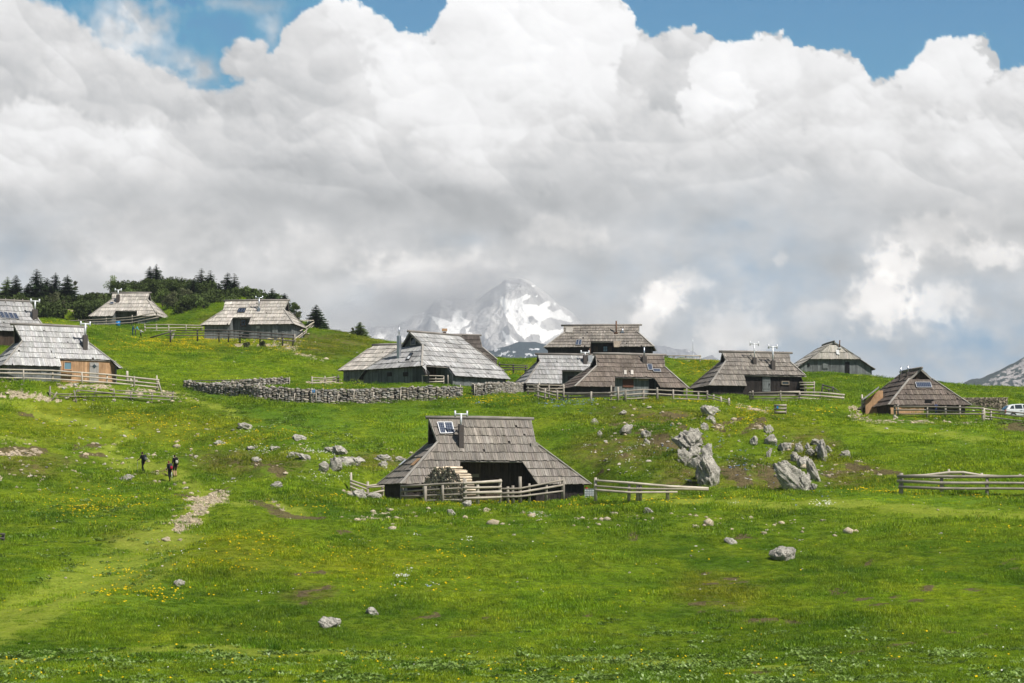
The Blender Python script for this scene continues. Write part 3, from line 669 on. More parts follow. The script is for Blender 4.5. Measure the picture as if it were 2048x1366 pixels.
# large pale hut on the knoll
h = Hut('H5', 'pale shingled hut above the rubble bank with a thin dark flue and a porch window', (-31.65, 245, 19.36), -7.2,
        P_(LrL=3.92, LrR=4.1, LhL=3.8, LhR=3.88, LeL=5.98, LeR=5.6, Hr=5.17, Hh=3.89, He=1.96, D=3.37, HeL=1.96, HeR=1.96), 'roof_pale', 'wall_grey', 1.0, 5)
h.cutp((466, 634.5), (502, 635), (459, 649.5), (497, 649.5), .7); h.build(7, .2); h.chimney(518, 622, 592, bh=.5, box=.3, r=.075, pipe='steel', boxm='steel', cowl=True)
for k in range(3): h.panel([(478 + k * 5, 618), (482.5 + k * 5, 618), (479.5 + k * 5, 626), (475 + k * 5, 626)], fw=.04, fm='dark')
y = h.yz(h.cuts[0][4]) - .7; x0, z0 = h.xz(482, 652, y); x1, z1 = h.xz(492, 638.5, y); h.window(x0, x1, z0, z1, y, 'glass', 'rust')
x0, z0 = h.xz(545, 680, h.p['D'] - .35); x1, z1 = h.xz(556, 653, h.p['D'] - .35); h.door(x0, x1, z0, z1, h.p['D'] - .3, 'wall_grey')
x0, z0 = h.xz(513, 657, h.p['D'] - .35); x1, z1 = h.xz(520, 651.5, h.p['D'] - .35); h.slab('shutter', x0, x1, z0, z1, h.p['D'] - .29, 'door_pale', .04)
# the big double hut behind the stone wall
h = Hut('H6', 'largest silver-grey hut behind the dry stone wall with a tall flue on its hip', (-8.31, 194, 10.73), 45.2,
        P_(LrL=2.32, LrR=4.35, LhL=2.02, LhR=5.1, LeL=5.37, LeR=7.05, Hr=5.5, Hh=4.1, He=1.07, D=5.06, HeL=1.91, HeR=1.94), 'roof_grey', 'wall_grey', .95, 6)
h.cutp((852, 730.5), (896, 733), (852, 749), (908, 749), 1.6, 'wall_brown'); h.build(9, .25)
h.cuts = []
h.chimney(798, 715, 652, 'left', box=.3, bh=2.2, r=.055, pipe='steel', boxm='steel', cowl=False)
h.panel([(822, 707.5), (827.5, 708), (819, 721), (812.5, 721)], 'left', 'glass', True, .1, 'roof_window', .05, 'dark')
xe = h.xl
def endslab(name, pa, pb, mat, t=.05):
    a = h.loc(*pa, 'x', xe); c = h.loc(*pb, 'x', xe); b = MB(); b.box((xe - t / 2 - .04, (a.y + c.y) / 2, (a.z + c.z) / 2), (t, abs(a.y - c.y), abs(a.z - c.z))); return b.build(name, M[mat], h.root)
endslab('door', (747, 775), (758, 745.5), 'wall_grey'); endslab('shutter', (775, 753), (784, 744.5), 'wall_dark', .03); endslab('shutter', (807, 753), (817, 744), 'wall_dark', .03)
b = MB(); q = h.loc(827, 682, 'x', -1.72); b.box((q.x - .03, q.y, q.z), (.05, .75, .75)); w = b.build('window', M['glass'], h.root); b = MB()
for k in (-1, 1): b.box((q.x - .05, q.y + .38 * k, q.z), (.07, .08, .84)); b.box((q.x - .05, q.y, q.z + .38 * k), (.068, .70, .08))
b.build('window_frame', M['door_pale'], w)
h = Hut('H6B', 'pale shingled wing with a narrow door at the left back of the largest grey hut', (-13.21, 205, 11.79), -25.7,
        P_(LrL=1.22, LrR=1.89, LhL=1.5, LhR=2.1, LeL=3.0, LeR=2.9, Hr=4.13, Hh=3.7, He=1.37, D=4.02, HeL=1.37, HeR=1.37), 'roof_pale', 'wall_grey', .97, 7); h.build(6, .2)
x0, z0 = h.xz(694, 764, 3.67); x1, z1 = h.xz(699, 744, 3.67); h.door(x0, x1, z0, z1, 3.7, 'wall_grey')
# dark roof behind
h = Hut('H7', 'dark brown shingled hut half hidden behind the largest grey hut', (-5.48, 217, 13.58), 6.6,
        P_(LrL=1.8, LrR=1.95, LhL=1.9, LhR=2.1, LeL=4.2, LeR=3.95, Hr=4.34, Hh=2.85, He=1.02, D=3.84, HeL=1.02, HeR=1.5), 'roof_dark', 'wall_dark', 1.0, 8); h.build(7, .2)
b = MB(); b.box((-1.9, .1, 4.5), (.35, .35, .5)); c = b.build('chimney', M['rust'], h.root); b = MB(); b.box((-1.9, .1, 4.95), (.55, .55, .28)); b.build('chimney_cap', M['wall_orange'], c)
# black walled hut on the crest
h = Hut('H8', 'grey-brown hut with black walls standing highest behind two lower huts', (10.49, 232, 16.31), -6.2,
        P_(LrL=4.47, LrR=4.41, LhL=4.39, LhR=4.29, LeL=6.41, LeR=6.15, Hr=4.01, Hh=3.07, He=1.27, D=3.3, HeL=1.27, HeR=1.27), 'roof_mid', 'wall_dark', 1.12, 9)
h.cutp((1182, 683.5), (1225, 682.5), (1180, 695), (1228, 695), .6); h.build(8, .3); h.chimney(1232.5, 667, 642, bh=.3, box=0, r=.09, pipe='rust', cowl=False, boxm='rust')
h.chimney(1245, 665, 657, bh=.3, box=0, r=.09, pipe='steel', cowl=False, boxm='steel')
for k in range(2): h.panel([(1153.5 + k * 5.5, 681.5), (1158 + k * 5.5, 681.5), (1156.5 + k * 5.5, 691.5), (1151.5 + k * 5.5, 691.5)], fw=.04)
h.panel([(1227, 684), (1242, 684), (1238, 696), (1228, 696)], 'front', 'log', False, .1, 'bare_patch'); h.panel([(1132, 656), (1147, 656), (1145, 667), (1131, 666)], 'front', 'hip', False, .1, 'roof_patch')
y = h.yz(h.cuts[0][4]) - .6; x0, z0 = h.xz(1206.5, 703.5, y); x1, z1 = h.xz(1215, 692.5, y); h.window(x0, x1, z0, z1, y, 'bluepane', 'wall_dark')
h.slab('shutter', *[h.xz(1187, 703, y)[0], h.xz(1196, 703, y)[0]], z0, z1, y, 'wall_brown', .05); h.slab('shutter', *[h.xz(1217, 703, y)[0], h.xz(1224, 703, y)[0]], z0, z1, y, 'wall_brown', .05)
# two huts in front of it
h = Hut('H9', 'grey hut tucked behind the left end of the hut with the red-brown shutter', (6.02, 207, 10.79), 13,
        P_(LrL=3.46, LrR=3.27, LhL=3.41, LhR=3.3, LeL=5.48, LeR=6.0, Hr=4.26, Hh=3.4, He=1.07, D=3.2, HeL=1.07, HeR=1.07), 'roof_grey', 'wall_brown', .84, 10)
h.cutp((1124, 740), (1200, 741), (1124, 768), (1210, 768), .8, 'wall_grey'); h.build(7, .25)
h.chimney(1170, 726, 701, box=.4, bh=.9, r=.08); h.chimney(1179.5, 722, 697, box=.45, bh=.7, r=.06, pipe='rust', cowl=False, boxm='frame')
y = h.yz(h.cuts[0][4]) - .8; x0, z0 = h.xz(1137, 768, y); x1, z1 = h.xz(1152, 753.5, y); h.window(x0, x1, z0, z1, y, 'glass', 'wall_brown')
h = Hut('H10', 'brown hut with a red-brown shutter and white framed solar panel behind the long fence', (10.13, 191, 9.52), 14,
        P_(LrL=2.19, LrR=4.71, LhL=2.45, LhR=4.4, LeL=5.12, LeR=6.01, Hr=4.41, Hh=3.15, He=1.11, D=3.29, HeL=1.11, HeR=1.11), 'roof_brown', 'wall_dark', 1.1, 11)
h.cutp((1229.6, 753.8), (1307, 754.5), (1229.6, 769), (1322, 776), .5, 'wall_grey'); h.build(8, .25)
h.chimney(1288.5, 724, 694, box=.42, bh=.65, r=.07, cowl=False, pipe='steel'); h.panel([(1294, 730.5), (1303, 730.5), (1304.5, 741.5), (1296, 741.5)]); h.panel([(1304.5, 740), (1319.5, 740), (1321, 745.5), (1307, 745)])
for a in (1247.5, 1261): h.panel([(a, 742), (a + 5, 742), (a + 5.5, 750.5), (a, 750.5)], 'front', 'roof_pale', False, .1, 'roof_patch')
y = h.yz(h.cuts[0][4]) - .5; x0, z0 = h.xz(1245, 774.5, y); x1, z1 = h.xz(1266.5, 758.8, y); h.slab('shutter', x0, x1, z0, z1, y, 'wall_brown', .06, None, (1.6, 1.0, .9))
x0, z0 = h.xz(1298, 796, y); x1, z1 = h.xz(1309, 757, y); h.door(x0, x1, z0, z1, y, 'wall_dark'); x0, z0 = h.xz(1278, 761.5, y); x1, z1 = h.xz(1296, 757.5, y); h.slab('name_board', x0, x1, z0, z1, y, 'log', .04)
h = Hut('H11', 'brown-grey shingled hut with two tall pipes and a pale door in its dark wall', (22.58, 190, 9.72), 13,
        P_(LrL=2.61, LrR=4.21, LhL=2.53, LhR=3.96, LeL=4.93, LeR=5.77, Hr=4.32, Hh=3.38, He=.95, D=3.19, HeL=.95, HeR=2.13), 'roof_mid', 'wall_dark', .95, 12)
h.cutp((1488, 750), (1600, 750), (1494, 774), (1600, 774), .3); h.cuts[0] = (*h.cuts[0][:1], h.xh('R', 2.13), h.cuts[0][2], h.xh('R', 2.13), *h.cuts[0][4:]); h.build(7, .3)
h.chimney(1509, 728, 683, box=.33, bh=.7, r=.055); h.chimney(1546, 738, 689, box=.36, bh=.9, r=.075)
y = h.yz(h.cuts[0][4]) - .3; x0, z0 = h.xz(1524, 783, y); x1, z1 = h.xz(1540, 754.5, y); h.door(x0, x1, z0, z1, y, 'wall_grey', .07)
x0, z0 = h.xz(1563, 769, y); x1, z1 = h.xz(1577, 763, y); h.window(x0, x1, z0, z1, y, 'glass', 'log', False)
# ruined hut on the skyline
h = Hut('H12', 'weathered pale hut with a leaning rusty pipe standing alone on the right skyline', (38.52, 243, 14.74), -86,
        P_(LrL=2.2, LrR=3.93, LhL=2.3, LhR=3.9, LeL=4.2, LeR=4.7, Hr=4.26, Hh=3.86, He=.93, D=4.89, HeL=.93, HeR=2.18), 'roof_pale', 'wall_grey', .95, 13); h.build(6, .1)
h.chimney(1679, 697, 680.5, 'right', box=0, bh=.2, r=.07, pipe='rust', cowl=False, boxm='white', lean=.2)
def rslab(h, name, pa, pb, mat, t=.05, off=.05):
    x = h.xr; a = h.loc(*pa, 'x', x); c = h.loc(*pb, 'x', x); b = MB(); b.box((x + off + t / 2, (a.y + c.y) / 2, (a.z + c.z) / 2), (t, abs(a.y - c.y), abs(a.z - c.z))); return b.build(name, M[mat], h.root)
rslab(h, 'doorway', (1690.5, 751), (1698.5, 724), 'dark'); rslab(h, 'shutter', (1645, 737), (1656, 725), 'wall_grey', .07); rslab(h, 'window', (1615, 733), (1619, 727), 'dark')
h.panel([(1671, 701), (1677, 700), (1679, 710), (1673, 709)], 'right', 'white', False, .1, 'roof_patch')
# hut at the right
h = Hut('H13', 'dark brown pyramid-like hut with orange wall boards beside the woodpile and the car', (34.10, 170, 7.01), -83.5,
        P_(LrL=2.54, LrR=2.81, LhL=2.69, LhR=2.76, LeL=4.6, LeR=5.01, Hr=4.0, Hh=3.1, He=.85, D=3.47, HeL=1.3, HeR=.85), 'roof_brown', 'wall_brown', 1.0, 14); h.build(7, .25)
h.panel([(1830, 767), (1860, 767), (1863, 777), (1833, 777)], 'right')
for a, b_, t_ in ((1802, 759, 733), (1816, 753, 731)): h.chimney(a, b_, t_, 'front', box=.3, bh=.5, r=.07, pipe='steel', cowl=False)
b = MB()
for k in range(13):
    a = h.loc(1781 + k * 5.2, 809, 'x', h.xr + .02); v = R.uniform(.85, 1.1); b.box((h.xr + .24, a.y, .02), (.04, .225, 1.3), None, (v, v, v))
b.build('larch_cladding', M['wall_orange'], h.root)
rslab(h, 'doorway', (1848, 828), (1861, 800), 'dark', .05, .25)
b = MB(); a = h.loc(1858, 800, 'right'); b.box((a.x - .35, a.y, a.z - .45), (1.0, .7, 1.0)); b.build('porch_opening', M['dark'], h.root)
b = MB(); b.box((h.xr + .35, -2.9, .2), (.04, .9, .8)); b.build('shutter', M['wall_orange'], h.root)

def tolocal(p): q = Vector(p) - Vector((h.x, h.y, h.z)); return Vector((q.x * h.ca + q.y * h.sa, -q.x * h.sa + q.y * h.ca, q.z))
def wpx(px, py, Y): d = ray(px, py); return tolocal((d[0] * Y, Y, d[2] * Y))
b = MB(); out = [(1731, 838), (1731, 801), (1757, 781), (1766, 781), (1766, 838)]; A_ = [wpx(x, y, 169.2) for x, y in out]; B_ = [wpx(x, y, 169.5) for x, y in out]
b.add(A_ + B_, [(0, 1, 2, 3, 4), (9, 8, 7, 6, 5), (0, 5, 6, 1), (1, 6, 7, 2), (2, 7, 8, 3), (3, 8, 9, 4)]); b.build('larch_gable', M['wall_orange'], h.root)
b = MB(); A_ = [wpx(1725, 801, 168.6), wpx(1758, 776, 168.6), wpx(1758, 776, 172), wpx(1725, 801, 172)]; b.hexa(A_, [p + Vector((0, 0, .14)) for p in A_]); b.build('porch_roof', M['roof_grey'], h.root)
HAZE = 1.0e-4

# ------------------------------------------------------------ far mountains
def interp_line(px, pts): return np.interp(px, [p[0] for p in pts], [p[1] for p in pts])
def inpoly(px, py, poly):
    r = np.zeros(px.shape, bool); j = len(poly) - 1
    for i in range(len(poly)):
        xi, yi = poly[i]; xj, yj = poly[j]
        c = ((yi > py) != (yj > py)) & (px < (xj - xi) * (py - yi) / (yj - yi + 1e-9) + xi); r ^= c; j = i
    return r
def mountain(name, label, Yc, depth, line, x0, x1, nx, ny, matf, base, rough, snowf, seed, kind='structure', power=1.0):
    """a real height field: the front face climbs from the foot to the crest drawn by the skyline, the back falls away"""
    pxs = np.linspace(x0, x1, nx); t = np.linspace(0, 1.35, ny); PX, T = np.meshgrid(pxs, t)
    Y = Yc - depth + depth * T
    Xc = (PX - 1024) / F * Yc * 1.0; X = Xc * (1 + .0 * T)
    crest_py = interp_line(PX, line); v = (683 - crest_py) / F; cz = Yc * (SP + v * CP) / (CP - v * SP)
    tt = np.clip(T, 0, 1)
    g = tt ** power
    k = 1 / rough[1]
    rid = 1 - 2 * billow(X * k + .3 * fbm(X * k, Y * k, 3, seed), Y * k * .55, 6, seed, .55) * 1.6
    env = np.sin(np.pi * np.clip(tt, 0, 1)) ** .7 * .9 + .1
    Z = base + (cz - base) * g + rough[0] * rid * env
    jag = fbm(X * k * 3, X * 0 + seed, 4, seed + 5, .6) * rough[0] * .34
    Z = Z + jag * g - np.maximum(T - 1, 0) * depth * 1.2
    PXX, PYY = project(X, Y, Z); n, mm = X.shape
    V = np.stack([X, Y, Z], -1).reshape(-1, 3); idx = np.arange(n * mm).reshape(n, mm)
    Fq = np.stack([idx[:-1, :-1], idx[:-1, 1:], idx[1:, 1:], idx[1:, :-1]], -1).reshape(-1, 4)
    gy, gx = np.gradient(Z); sl = np.hypot(gx / (X[0, 1] - X[0, 0]), gy / (Y[1, 0] - Y[0, 0]))
    sn = snowf(PXX, PYY, X, Y, rid, sl)
    o = npmesh(name, V, Fq, matf, np.stack([sn.ravel()] * 3, -1), smooth=True); prop(o, label, None, None, kind); return o
def mmat(name, rock_a, rock_b, white, sc):
    m = NT(name, .95, .05); p = m.pos(); n1 = m.noise(m.mapn(p, (sc * 2.2, sc * 2.2, sc * .9)), 1, 8, .7, .5)
    c = m.mix(m.ramp(n1, (.35, 0.0), (.65, 1.0)), rock_a, rock_b)
    s = m.math('ADD', m.attr('Col', True), m.math('MULTIPLY', m.math('SUBTRACT', m.noise(p, sc * 3, 6, .7), .5), .9))
    c = m.mix(m.ramp(s, (.42, 0.0), (.52, 1.0)), c, white); m.bump(n1, 28, .8); return m.out(c)
SNOW = [[(998, 588), (1010, 597), (1030, 598), (1047, 592), (1056, 588), (1064, 592), (1052, 600), (1050, 608), (1075, 610), (1096, 603), (1103, 606), (1094, 616), (1104, 625), (1122, 618), (1134, 632), (1150, 641), (1142, 646), (1118, 640), (1104, 634), (1088, 641), (1080, 652), (1095, 662), (1132, 654), (1136, 660), (1100, 676), (1084, 688), (1078, 672), (1060, 668), (1050, 682), (1038, 668), (1022, 650), (1010, 632), (1002, 612)],
        [(852, 628), (880, 636), (902, 643), (912, 620), (922, 618), (924, 636), (946, 640), (928, 654), (914, 672), (892, 672), (880, 658), (866, 640)], [(940, 648), (944, 652), (936, 662), (948, 668), (930, 672), (932, 656)],
        [(1004, 660), (1016, 668), (1040, 688), (1012, 690)], [(1008, 564), (1022, 570), (1016, 574)], [(1060, 570), (1070, 571), (1066, 575)], [(1070, 592), (1076, 588), (1074, 594)], [(1106, 602), (1114, 608), (1110, 612)],
        [(760, 665), (776, 668), (768, 678), (752, 676)], [(800, 672), (820, 672), (816, 682), (796, 680)], [(1120, 626), (1140, 632), (1145, 640), (1110, 632)]]
HOLE = [[(1058, 634), (1068, 634), (1074, 642), (1066, 650), (1056, 642)], [(1082, 642), (1100, 640), (1120, 646), (1104, 654), (1086, 650)], [(1030, 622), (1036, 620), (1038, 628)], [(1043, 604), (1056, 598), (1064, 604), (1050, 610)]]
def snow_main(px, py, X, Y, rid, sl):
    w = np.zeros(px.shape); wx = px + 5 * fbm(px / 14, py / 14, 3, 3); wy = py + 4 * fbm(px / 14, py / 14, 3, 8)
    for p in SNOW: w[inpoly(wx, wy, p)] = 1
    for p in HOLE: w[inpoly(wx, wy, p)] = 0
    return np.clip(w * .62 + .36 * ss(.12, .6, fbm(X / 200, Y / 420, 4, 14)), 0, 1)
LM = [(560, 700), (640, 684), (700, 668), (745, 660), (770, 652), (800, 640), (830, 626), (848, 622), (870, 604), (885, 600), (905, 610), (930, 603), (955, 597), (980, 584), (1000, 572), (1012, 565), (1028, 562), (1046, 561), (1062, 566), (1074, 574), (1084, 584), (1100, 594), (1112, 602), (1128, 612), (1146, 624), (1160, 640), (1168, 646), (1174, 660), (1200, 680), (1240, 700), (1300, 716)]
mmain = mountain('mountain', 'grey limestone peak with large snowfields rising into the clouds', 7000, 1500, LM, 540, 1310, 760, 330, mmat('limestone massif', (.32, .31, .30), (.62, .60, .57), (.93, .91, .87), .0035), 150, (95, 620), snow_main, 61, power=1.15)
def snow_blue(px, py, X, Y, rid, sl):
    return .16 + .5 * ss(.0, .3, fbm(px / 16, py / 6, 4, 5)) * ss(690, 700, py)
LB = [(520, 700), (700, 684), (760, 681), (850, 690), (930, 694), (985, 700), (1010, 694), (1040, 687), (1070, 686), (1100, 694), (1130, 704), (1200, 720), (1300, 730)]
mountain('ridge', 'dark forested ridge with snow patches in front of the snowy peak', 4600, 1300, LB, 500, 1320, 420, 160, mmat('forested ridge', (.012, .028, .034), (.03, .055, .055), (.72, .72, .72), .006), -60, (40, 500), snow_blue, 71)
def snow_r(px, py, X, Y, rid, sl): return .2 + .25 * ss(.2, .6, fbm(px / 10, py / 6, 3, 9)) * ss(695, 705, py)
LR = [(1250, 730), (1290, 705), (1312, 688), (1330, 690), (1350, 698), (1370, 697), (1390, 706), (1405, 718), (1425, 711), (1440, 724), (1470, 738), (1500, 744)]
mountain('distant_ridge', 'pale rocky ridge far behind the fence on the crest', 8300, 1200, LR, 1240, 1510, 260, 120, mmat('pale far rock', (.2, .2, .2), (.36, .35, .34), (.82, .80, .78), .004), 300, (60, 500), snow_r, 81)
def scree(px, py, X, Y, rid, sl):
    d = (px - 1985) - (756 - py) * 1.7
    return .2 + .40 * ss(-18, 10, d) * (.35 + .65 * ss(-.25, .2, fbm(px / 11 + py / 9, py / 7 - px / 30, 4, 6)))
LS = [(1880, 790), (1930, 765), (1945, 759), (1960, 757), (1985, 744), (2010, 733), (2050, 713), (2120, 680), (2220, 640), (2400, 600)]
mountain('slope', 'blue mountain slope with pale scree at the right edge', 3300, 900, LS, 1870, 2420, 300, 200, mmat('scree slope', (.02, .035, .025), (.06, .08, .06), (.50, .46, .43), .009), 40, (22, 260), scree, 91)

# ------------------------------------------------------------ sky backdrop with clouds
def s2l(c): c = np.asarray(c, float); return np.where(c > .04045, ((c + .055) / 1.055) ** 2.4, c / 12.92)
def cloud_sky():
    px = np.concatenate([np.arange(-1500, -30, 14), np.arange(-30, 2080, 3.0), np.arange(2080, 3560, 14)])
    py = np.concatenate([np.arange(-1150, -20, 14), np.arange(-20, 830, 3.0), np.arange(830, 1080, 14)])
    X, Y = np.meshgrid(px, py); shp = X.shape
    n1 = fbm(X / 170, Y / 150, 6, 101, .55); n2 = fbm(X / 170 + 7, Y / 150 + 3, 6, 117, .55); b1 = billow(X / 120, Y / 110, 6, 131, .55); b2 = billow(X / 46, Y / 42, 5, 139, .55)
    wx = X + 46 * n1 + 10 * fbm(X / 28, Y / 28, 4, 151); wy = Y + 40 * n2 + 9 * fbm(X / 28, Y / 28, 4, 157)
    # clear sky
    t = np.clip(Y / 700, 0, 1)[..., None]
    top = np.array([74, 150, 190]) / 255.; low = np.array([168, 190, 208]) / 255.
    sky = top * (1 - t) + low * t; sky = s2l(sky)
    # upper edge of the cloud bank
    E = [(-1500, -300), (-300, -200), (0, -60), (60, -20), (120, 6), (165, 40), (200, 70), (262, 96), (330, 128), (385, 168), (430, 178), (470, 170), (520, 140), (552, 95), (575, 50), (610, 20), (660, -10), (740, 10), (775, 34), (790, 60), (850, 62), (868, 50), (885, 15), (910, -30), (1000, -90), (1220, -60), (1252, 10), (1275, 52), (1300, 70), (1345, 60), (1385, 50), (1425, 70), (1440, 82), (1480, 78), (1530, 66), (1565, 66), (1600, 88), (1660, 98), (1700, 100), (1722, 130), (1740, 158), (1790, 150), (1822, 130), (1835, 100), (1880, 68), (1960, 68), (1990, 95), (2000, 140), (2030, 132), (2100, 120), (2400, 60), (3560, -100)]
    bx = X + 8 * fbm(X / 22, Y / 22, 4, 161); ye = interp_line(bx, E)
    det = 34 * (b1 - .26) + 26 * (b2 - .24) + 9 * fbm(X / 13, Y / 13, 3, 171)
    d = Y - ye + det
    soft = np.interp(X, [0, 200, 450, 560, 700, 880, 2048], [38, 34, 24, 12, 10, 8, 9])
    a = np.clip(d / soft + .35, 0, 1); a = a * a * (3 - 2 * a)
    # wisps in the left gap, and a small separate puff
    w = np.exp(-((X - 265) / 95) ** 2 - ((Y - 60) / 60) ** 2) * .9 + np.exp(-((X - 420) / 160) ** 2 - ((Y - 10) / 18) ** 2) * .5 + np.exp(-((X - 540) / 30) ** 2 - ((Y - 50) / 45) ** 2) * .6 + np.exp(-((X - 380) / 50) ** 2 - ((Y - 145) / 34) ** 2)
    a = np.maximum(a, np.clip(w * (.65 + 1.5 * n2 + 1.0 * fbm(X / 40, Y / 40, 4, 181)), 0, .85))
    pf = 1 - np.hypot((wx - 494) / 66, (wy - 124) / 46) + .5 * (b2 - .2); a = np.maximum(a, ss(0, .3, pf))
    hi = ss(-250, -900, Y); a = a * (1 - hi * ss(-.2, .3, n1 + .1))
    # cloud body brightness: lumps stacked like cauliflower heads, far to near
    L = np.full(shp, .80)
    lumps = [  # x, y, rx, ry, crown, inside, edge
        (60, 40, 210, 120, .905, .86, .3), (240, 150, 190, 120, .90, .85, .4), (700, 70, 130, 110, .965, .92, .12), (590, 110, 120, 100, .90, .84, .14), (1010, 60, 190, 190, .995, .975, .12), (1160, 130, 150, 180, .985, .95, .12), (910, 60, 60, 70, .975, .95, .1),
        (790, 190, 110, 130, .97, .90, .12), (640, 190, 130, 140, .875, .84, .14), (990, 250, 160, 170, .965, .90, .10), (1350, 160, 125, 120, .90, .83, .12), (1480, 150, 110, 90, .975, .94, .10), (1555, 170, 110, 110, .955, .90, .12), (1660, 190, 90, 100, .945, .90, .12),
        (1890, 150, 105, 95, .965, .92, .10), (2040, 215, 90, 90, .92, .87, .14), (1770, 250, 120, 90, .91, .87, .2), (1440, 215, 75, 70, .985, .95, .14), (60, 300, 170, 120, .93, .86, .3), (260, 350, 220, 130, .91, .85, .35), (470, 330, 200, 130, .87, .835, .3), (740, 330, 190, 120, .88, .85, .25), (930, 330, 150, 120, .93, .87, .15),
        (1200, 310, 200, 150, .90, .84, .2), (1500, 340, 190, 130, .885, .85, .2), (1700, 360, 210, 130, .895, .85, .25), (1950, 350, 180, 130, .90, .85, .25), (1060, 200, 60, 50, .94, .91, .3), (1400, 420, 220, 90, .865, .84, .3), (150, 480, 300, 90, .84, .80, .4), (880, 440, 240, 80, .80, .775, .4), (500, 460, 220, 80, .80, .785, .4)]
    for i, (cx, cy, rx, ry, c1, c2, e) in enumerate(lumps):
        k = fbm(X / 60 + i * 3.7, Y / 60 - i * 2.1, 5, 200 + i, .58)
        q = 1 - np.hypot((wx * .6 + X * .4 - cx) / rx, (wy * .6 + Y * .4 - cy) / ry) + .30 * k + .34 * (b2 - .24)
        up = (cy - Y) / ry * .75 + (X - cx) / rx * .18                         # 1 at the crown, -1 at the foot
        al = ss(0, e, q) * ss(-1.0, -.1, up + .35 * k)
        lum = c2 + (c1 - c2) * ss(-.2, .7, up + .5 * (b1 - .25) + .4 * k)
        L = L * (1 - al) + lum * al
    L = L + .045 * n1 + .05 * (b1 - .26) + .03 * (b2 - .24)
    hh_ = .62 * billow(X / 120, Y / 110, 3, 131, .45) + .22 * billow(X / 46, Y / 42, 3, 139, .5); gy_ = np.gradient(hh_, py, axis=0); gx_ = np.gradient(hh_, px, axis=1)
    lit = -(gx_ * .5 - gy_ * .9); h3_ = billow(X / 210 + .4, Y / 170, 2, 171, .4); l3_ = -(np.gradient(h3_, px, axis=1) * .5 - np.gradient(h3_, py, axis=0) * .9); L = L + np.clip(l3_ * 4.2, -.035, .028) * ss(560, 330, Y)
    L = L + np.clip(lit * 1.7, -.04, .028) * (.35 + .65 * ss(-.3, .4, n2)) * ss(520, 300, Y)
    for cx, cy, rx, ry, g in [(560, 230, 180, 130, -.06), (900, 405, 360, 75, -.11), (680, 370, 220, 60, -.05), (1355, 200, 80, 120, -.06), (1250, 430, 300, 60, -.06), (1640, 300, 170, 80, -.035), (250, 420, 320, 60, -.06), (200, 215, 90, 60, -.035), (1900, 400, 230, 55, -.05), (1170, 330, 120, 60, -.035), (1000, 120, 60, 50, -.02),
                              (20, 520, 160, 70, -.05), (1080, 50, 190, 110, .05), (800, 180, 70, 90, .05), (1490, 175, 80, 80, .05), (1400, 235, 50, 40, .05), (1890, 120, 75, 50, .03), (940, 270, 90, 90, .04), (300, 290, 140, 50, .04), (60, 300, 90, 80, .04), (700, 35, 80, 25, .04), (1730, 240, 80, 50, .02)]:
        L = L + g * (.75 if g < 0 else 1.0) * np.exp(-np.hypot((wx - cx) / rx, (wy - cy) / ry) ** 2)
    # grey undersides and the broken lower third
    low_ = ss(340, 480, Y + 70 * n2)
    base = .785 + .11 * fbm(X / 230, Y / 110, 5, 301) + .05 * fbm(X / 60, Y / 40, 5, 305) - .015 * np.exp(-((Y - 420) / 45) ** 2) - .02 * np.exp(-((X - 900) / 420) ** 2 - ((Y - 425) / 50) ** 2)
    L = L * (1 - low_) + base * low_
    warm = np.zeros(shp)
    for cx, cy, rx, ry, g in [(860, 545, 170, 60, .10), (1120, 470, 110, 45, .075), (640, 500, 150, 50, .05), (300, 480, 200, 70, .05), (250, 530, 90, 20, .05), (1330, 590, 62, 42, .20), (1290, 640, 50, 40, .14), (1380, 560, 60, 30, .10), (1790, 525, 60, 46, .17), (1760, 600, 80, 70, .17), (1880, 610, 90, 46, .12), (1850, 470, 100, 40, .09),
                              (1562, 508, 17, 22, .07), (1980, 510, 80, 34, .13), (1900, 680, 80, 40, .04), (1470, 660, 90, 60, .09), (1960, 440, 60, 50, .04), (1640, 640, 70, 50, .06), (120, 560, 120, 40, .02)]:
        q = np.exp(-np.hypot((wx - cx) / rx, (wy - cy) / ry) ** 2 * 1.3); q = ss(.12, .85, q + .55 * fbm(X / 34, Y / 34, 5, 311, .6)) * (q > .02) * np.clip(q * 3, 0, 1)
        L = L + g * q; warm = warm + q * g * 4
    # blue shows through low down
    bl = np.zeros(shp)
    for cx, cy, rx, ry, g in [(1500, 560, 220, 140, .62), (1930, 690, 280, 100, .95), (1620, 690, 190, 90, .65), (1240, 560, 120, 60, .35), (1490, 455, 60, 26, .5), (920, 480, 60, 26, .25), (0, 520, 140, 90, .35), (1440, 620, 60, 60, .4), (1980, 590, 120, 60, .35), (20, 440, 120, 30, .2), (740, 610, 90, 50, .2)]:
        q = np.exp(-np.hypot((wx - cx) / rx, (wy - cy) / ry) ** 2) * g; bl = np.maximum(bl, q * (.75 + .9 * fbm(X / 80, Y / 60, 5, 331)))
    bl = np.clip(bl * (1 - np.clip(warm * 1.4, 0, 1)), 0, 1)[..., None]
    L = np.where(L > .93, .93 + (L - .93) * .55, L); tint = np.stack([L * 1.0, L * 1.001, L * 1.006], -1); dk = np.clip((.86 - L) * 3, 0, 1)[..., None]
    tint = tint * (1 - dk * np.array([.042, .012, -.014])); wm = np.clip(warm, 0, 1)[..., None]; tint = tint * (1 + wm * np.array([.012, 0, -.014]))
    cl = s2l(np.clip(tint, 0, 1)); cl = cl * (1 - bl) + s2l(np.array([152, 176, 198]) / 255.) * bl
    c = sky * (1 - a[..., None]) + cl * a[..., None]
    u = (X - 1024) / F; v = (683 - Y) / F; dx, dy, dz = u, CP - v * SP, SP + v * CP
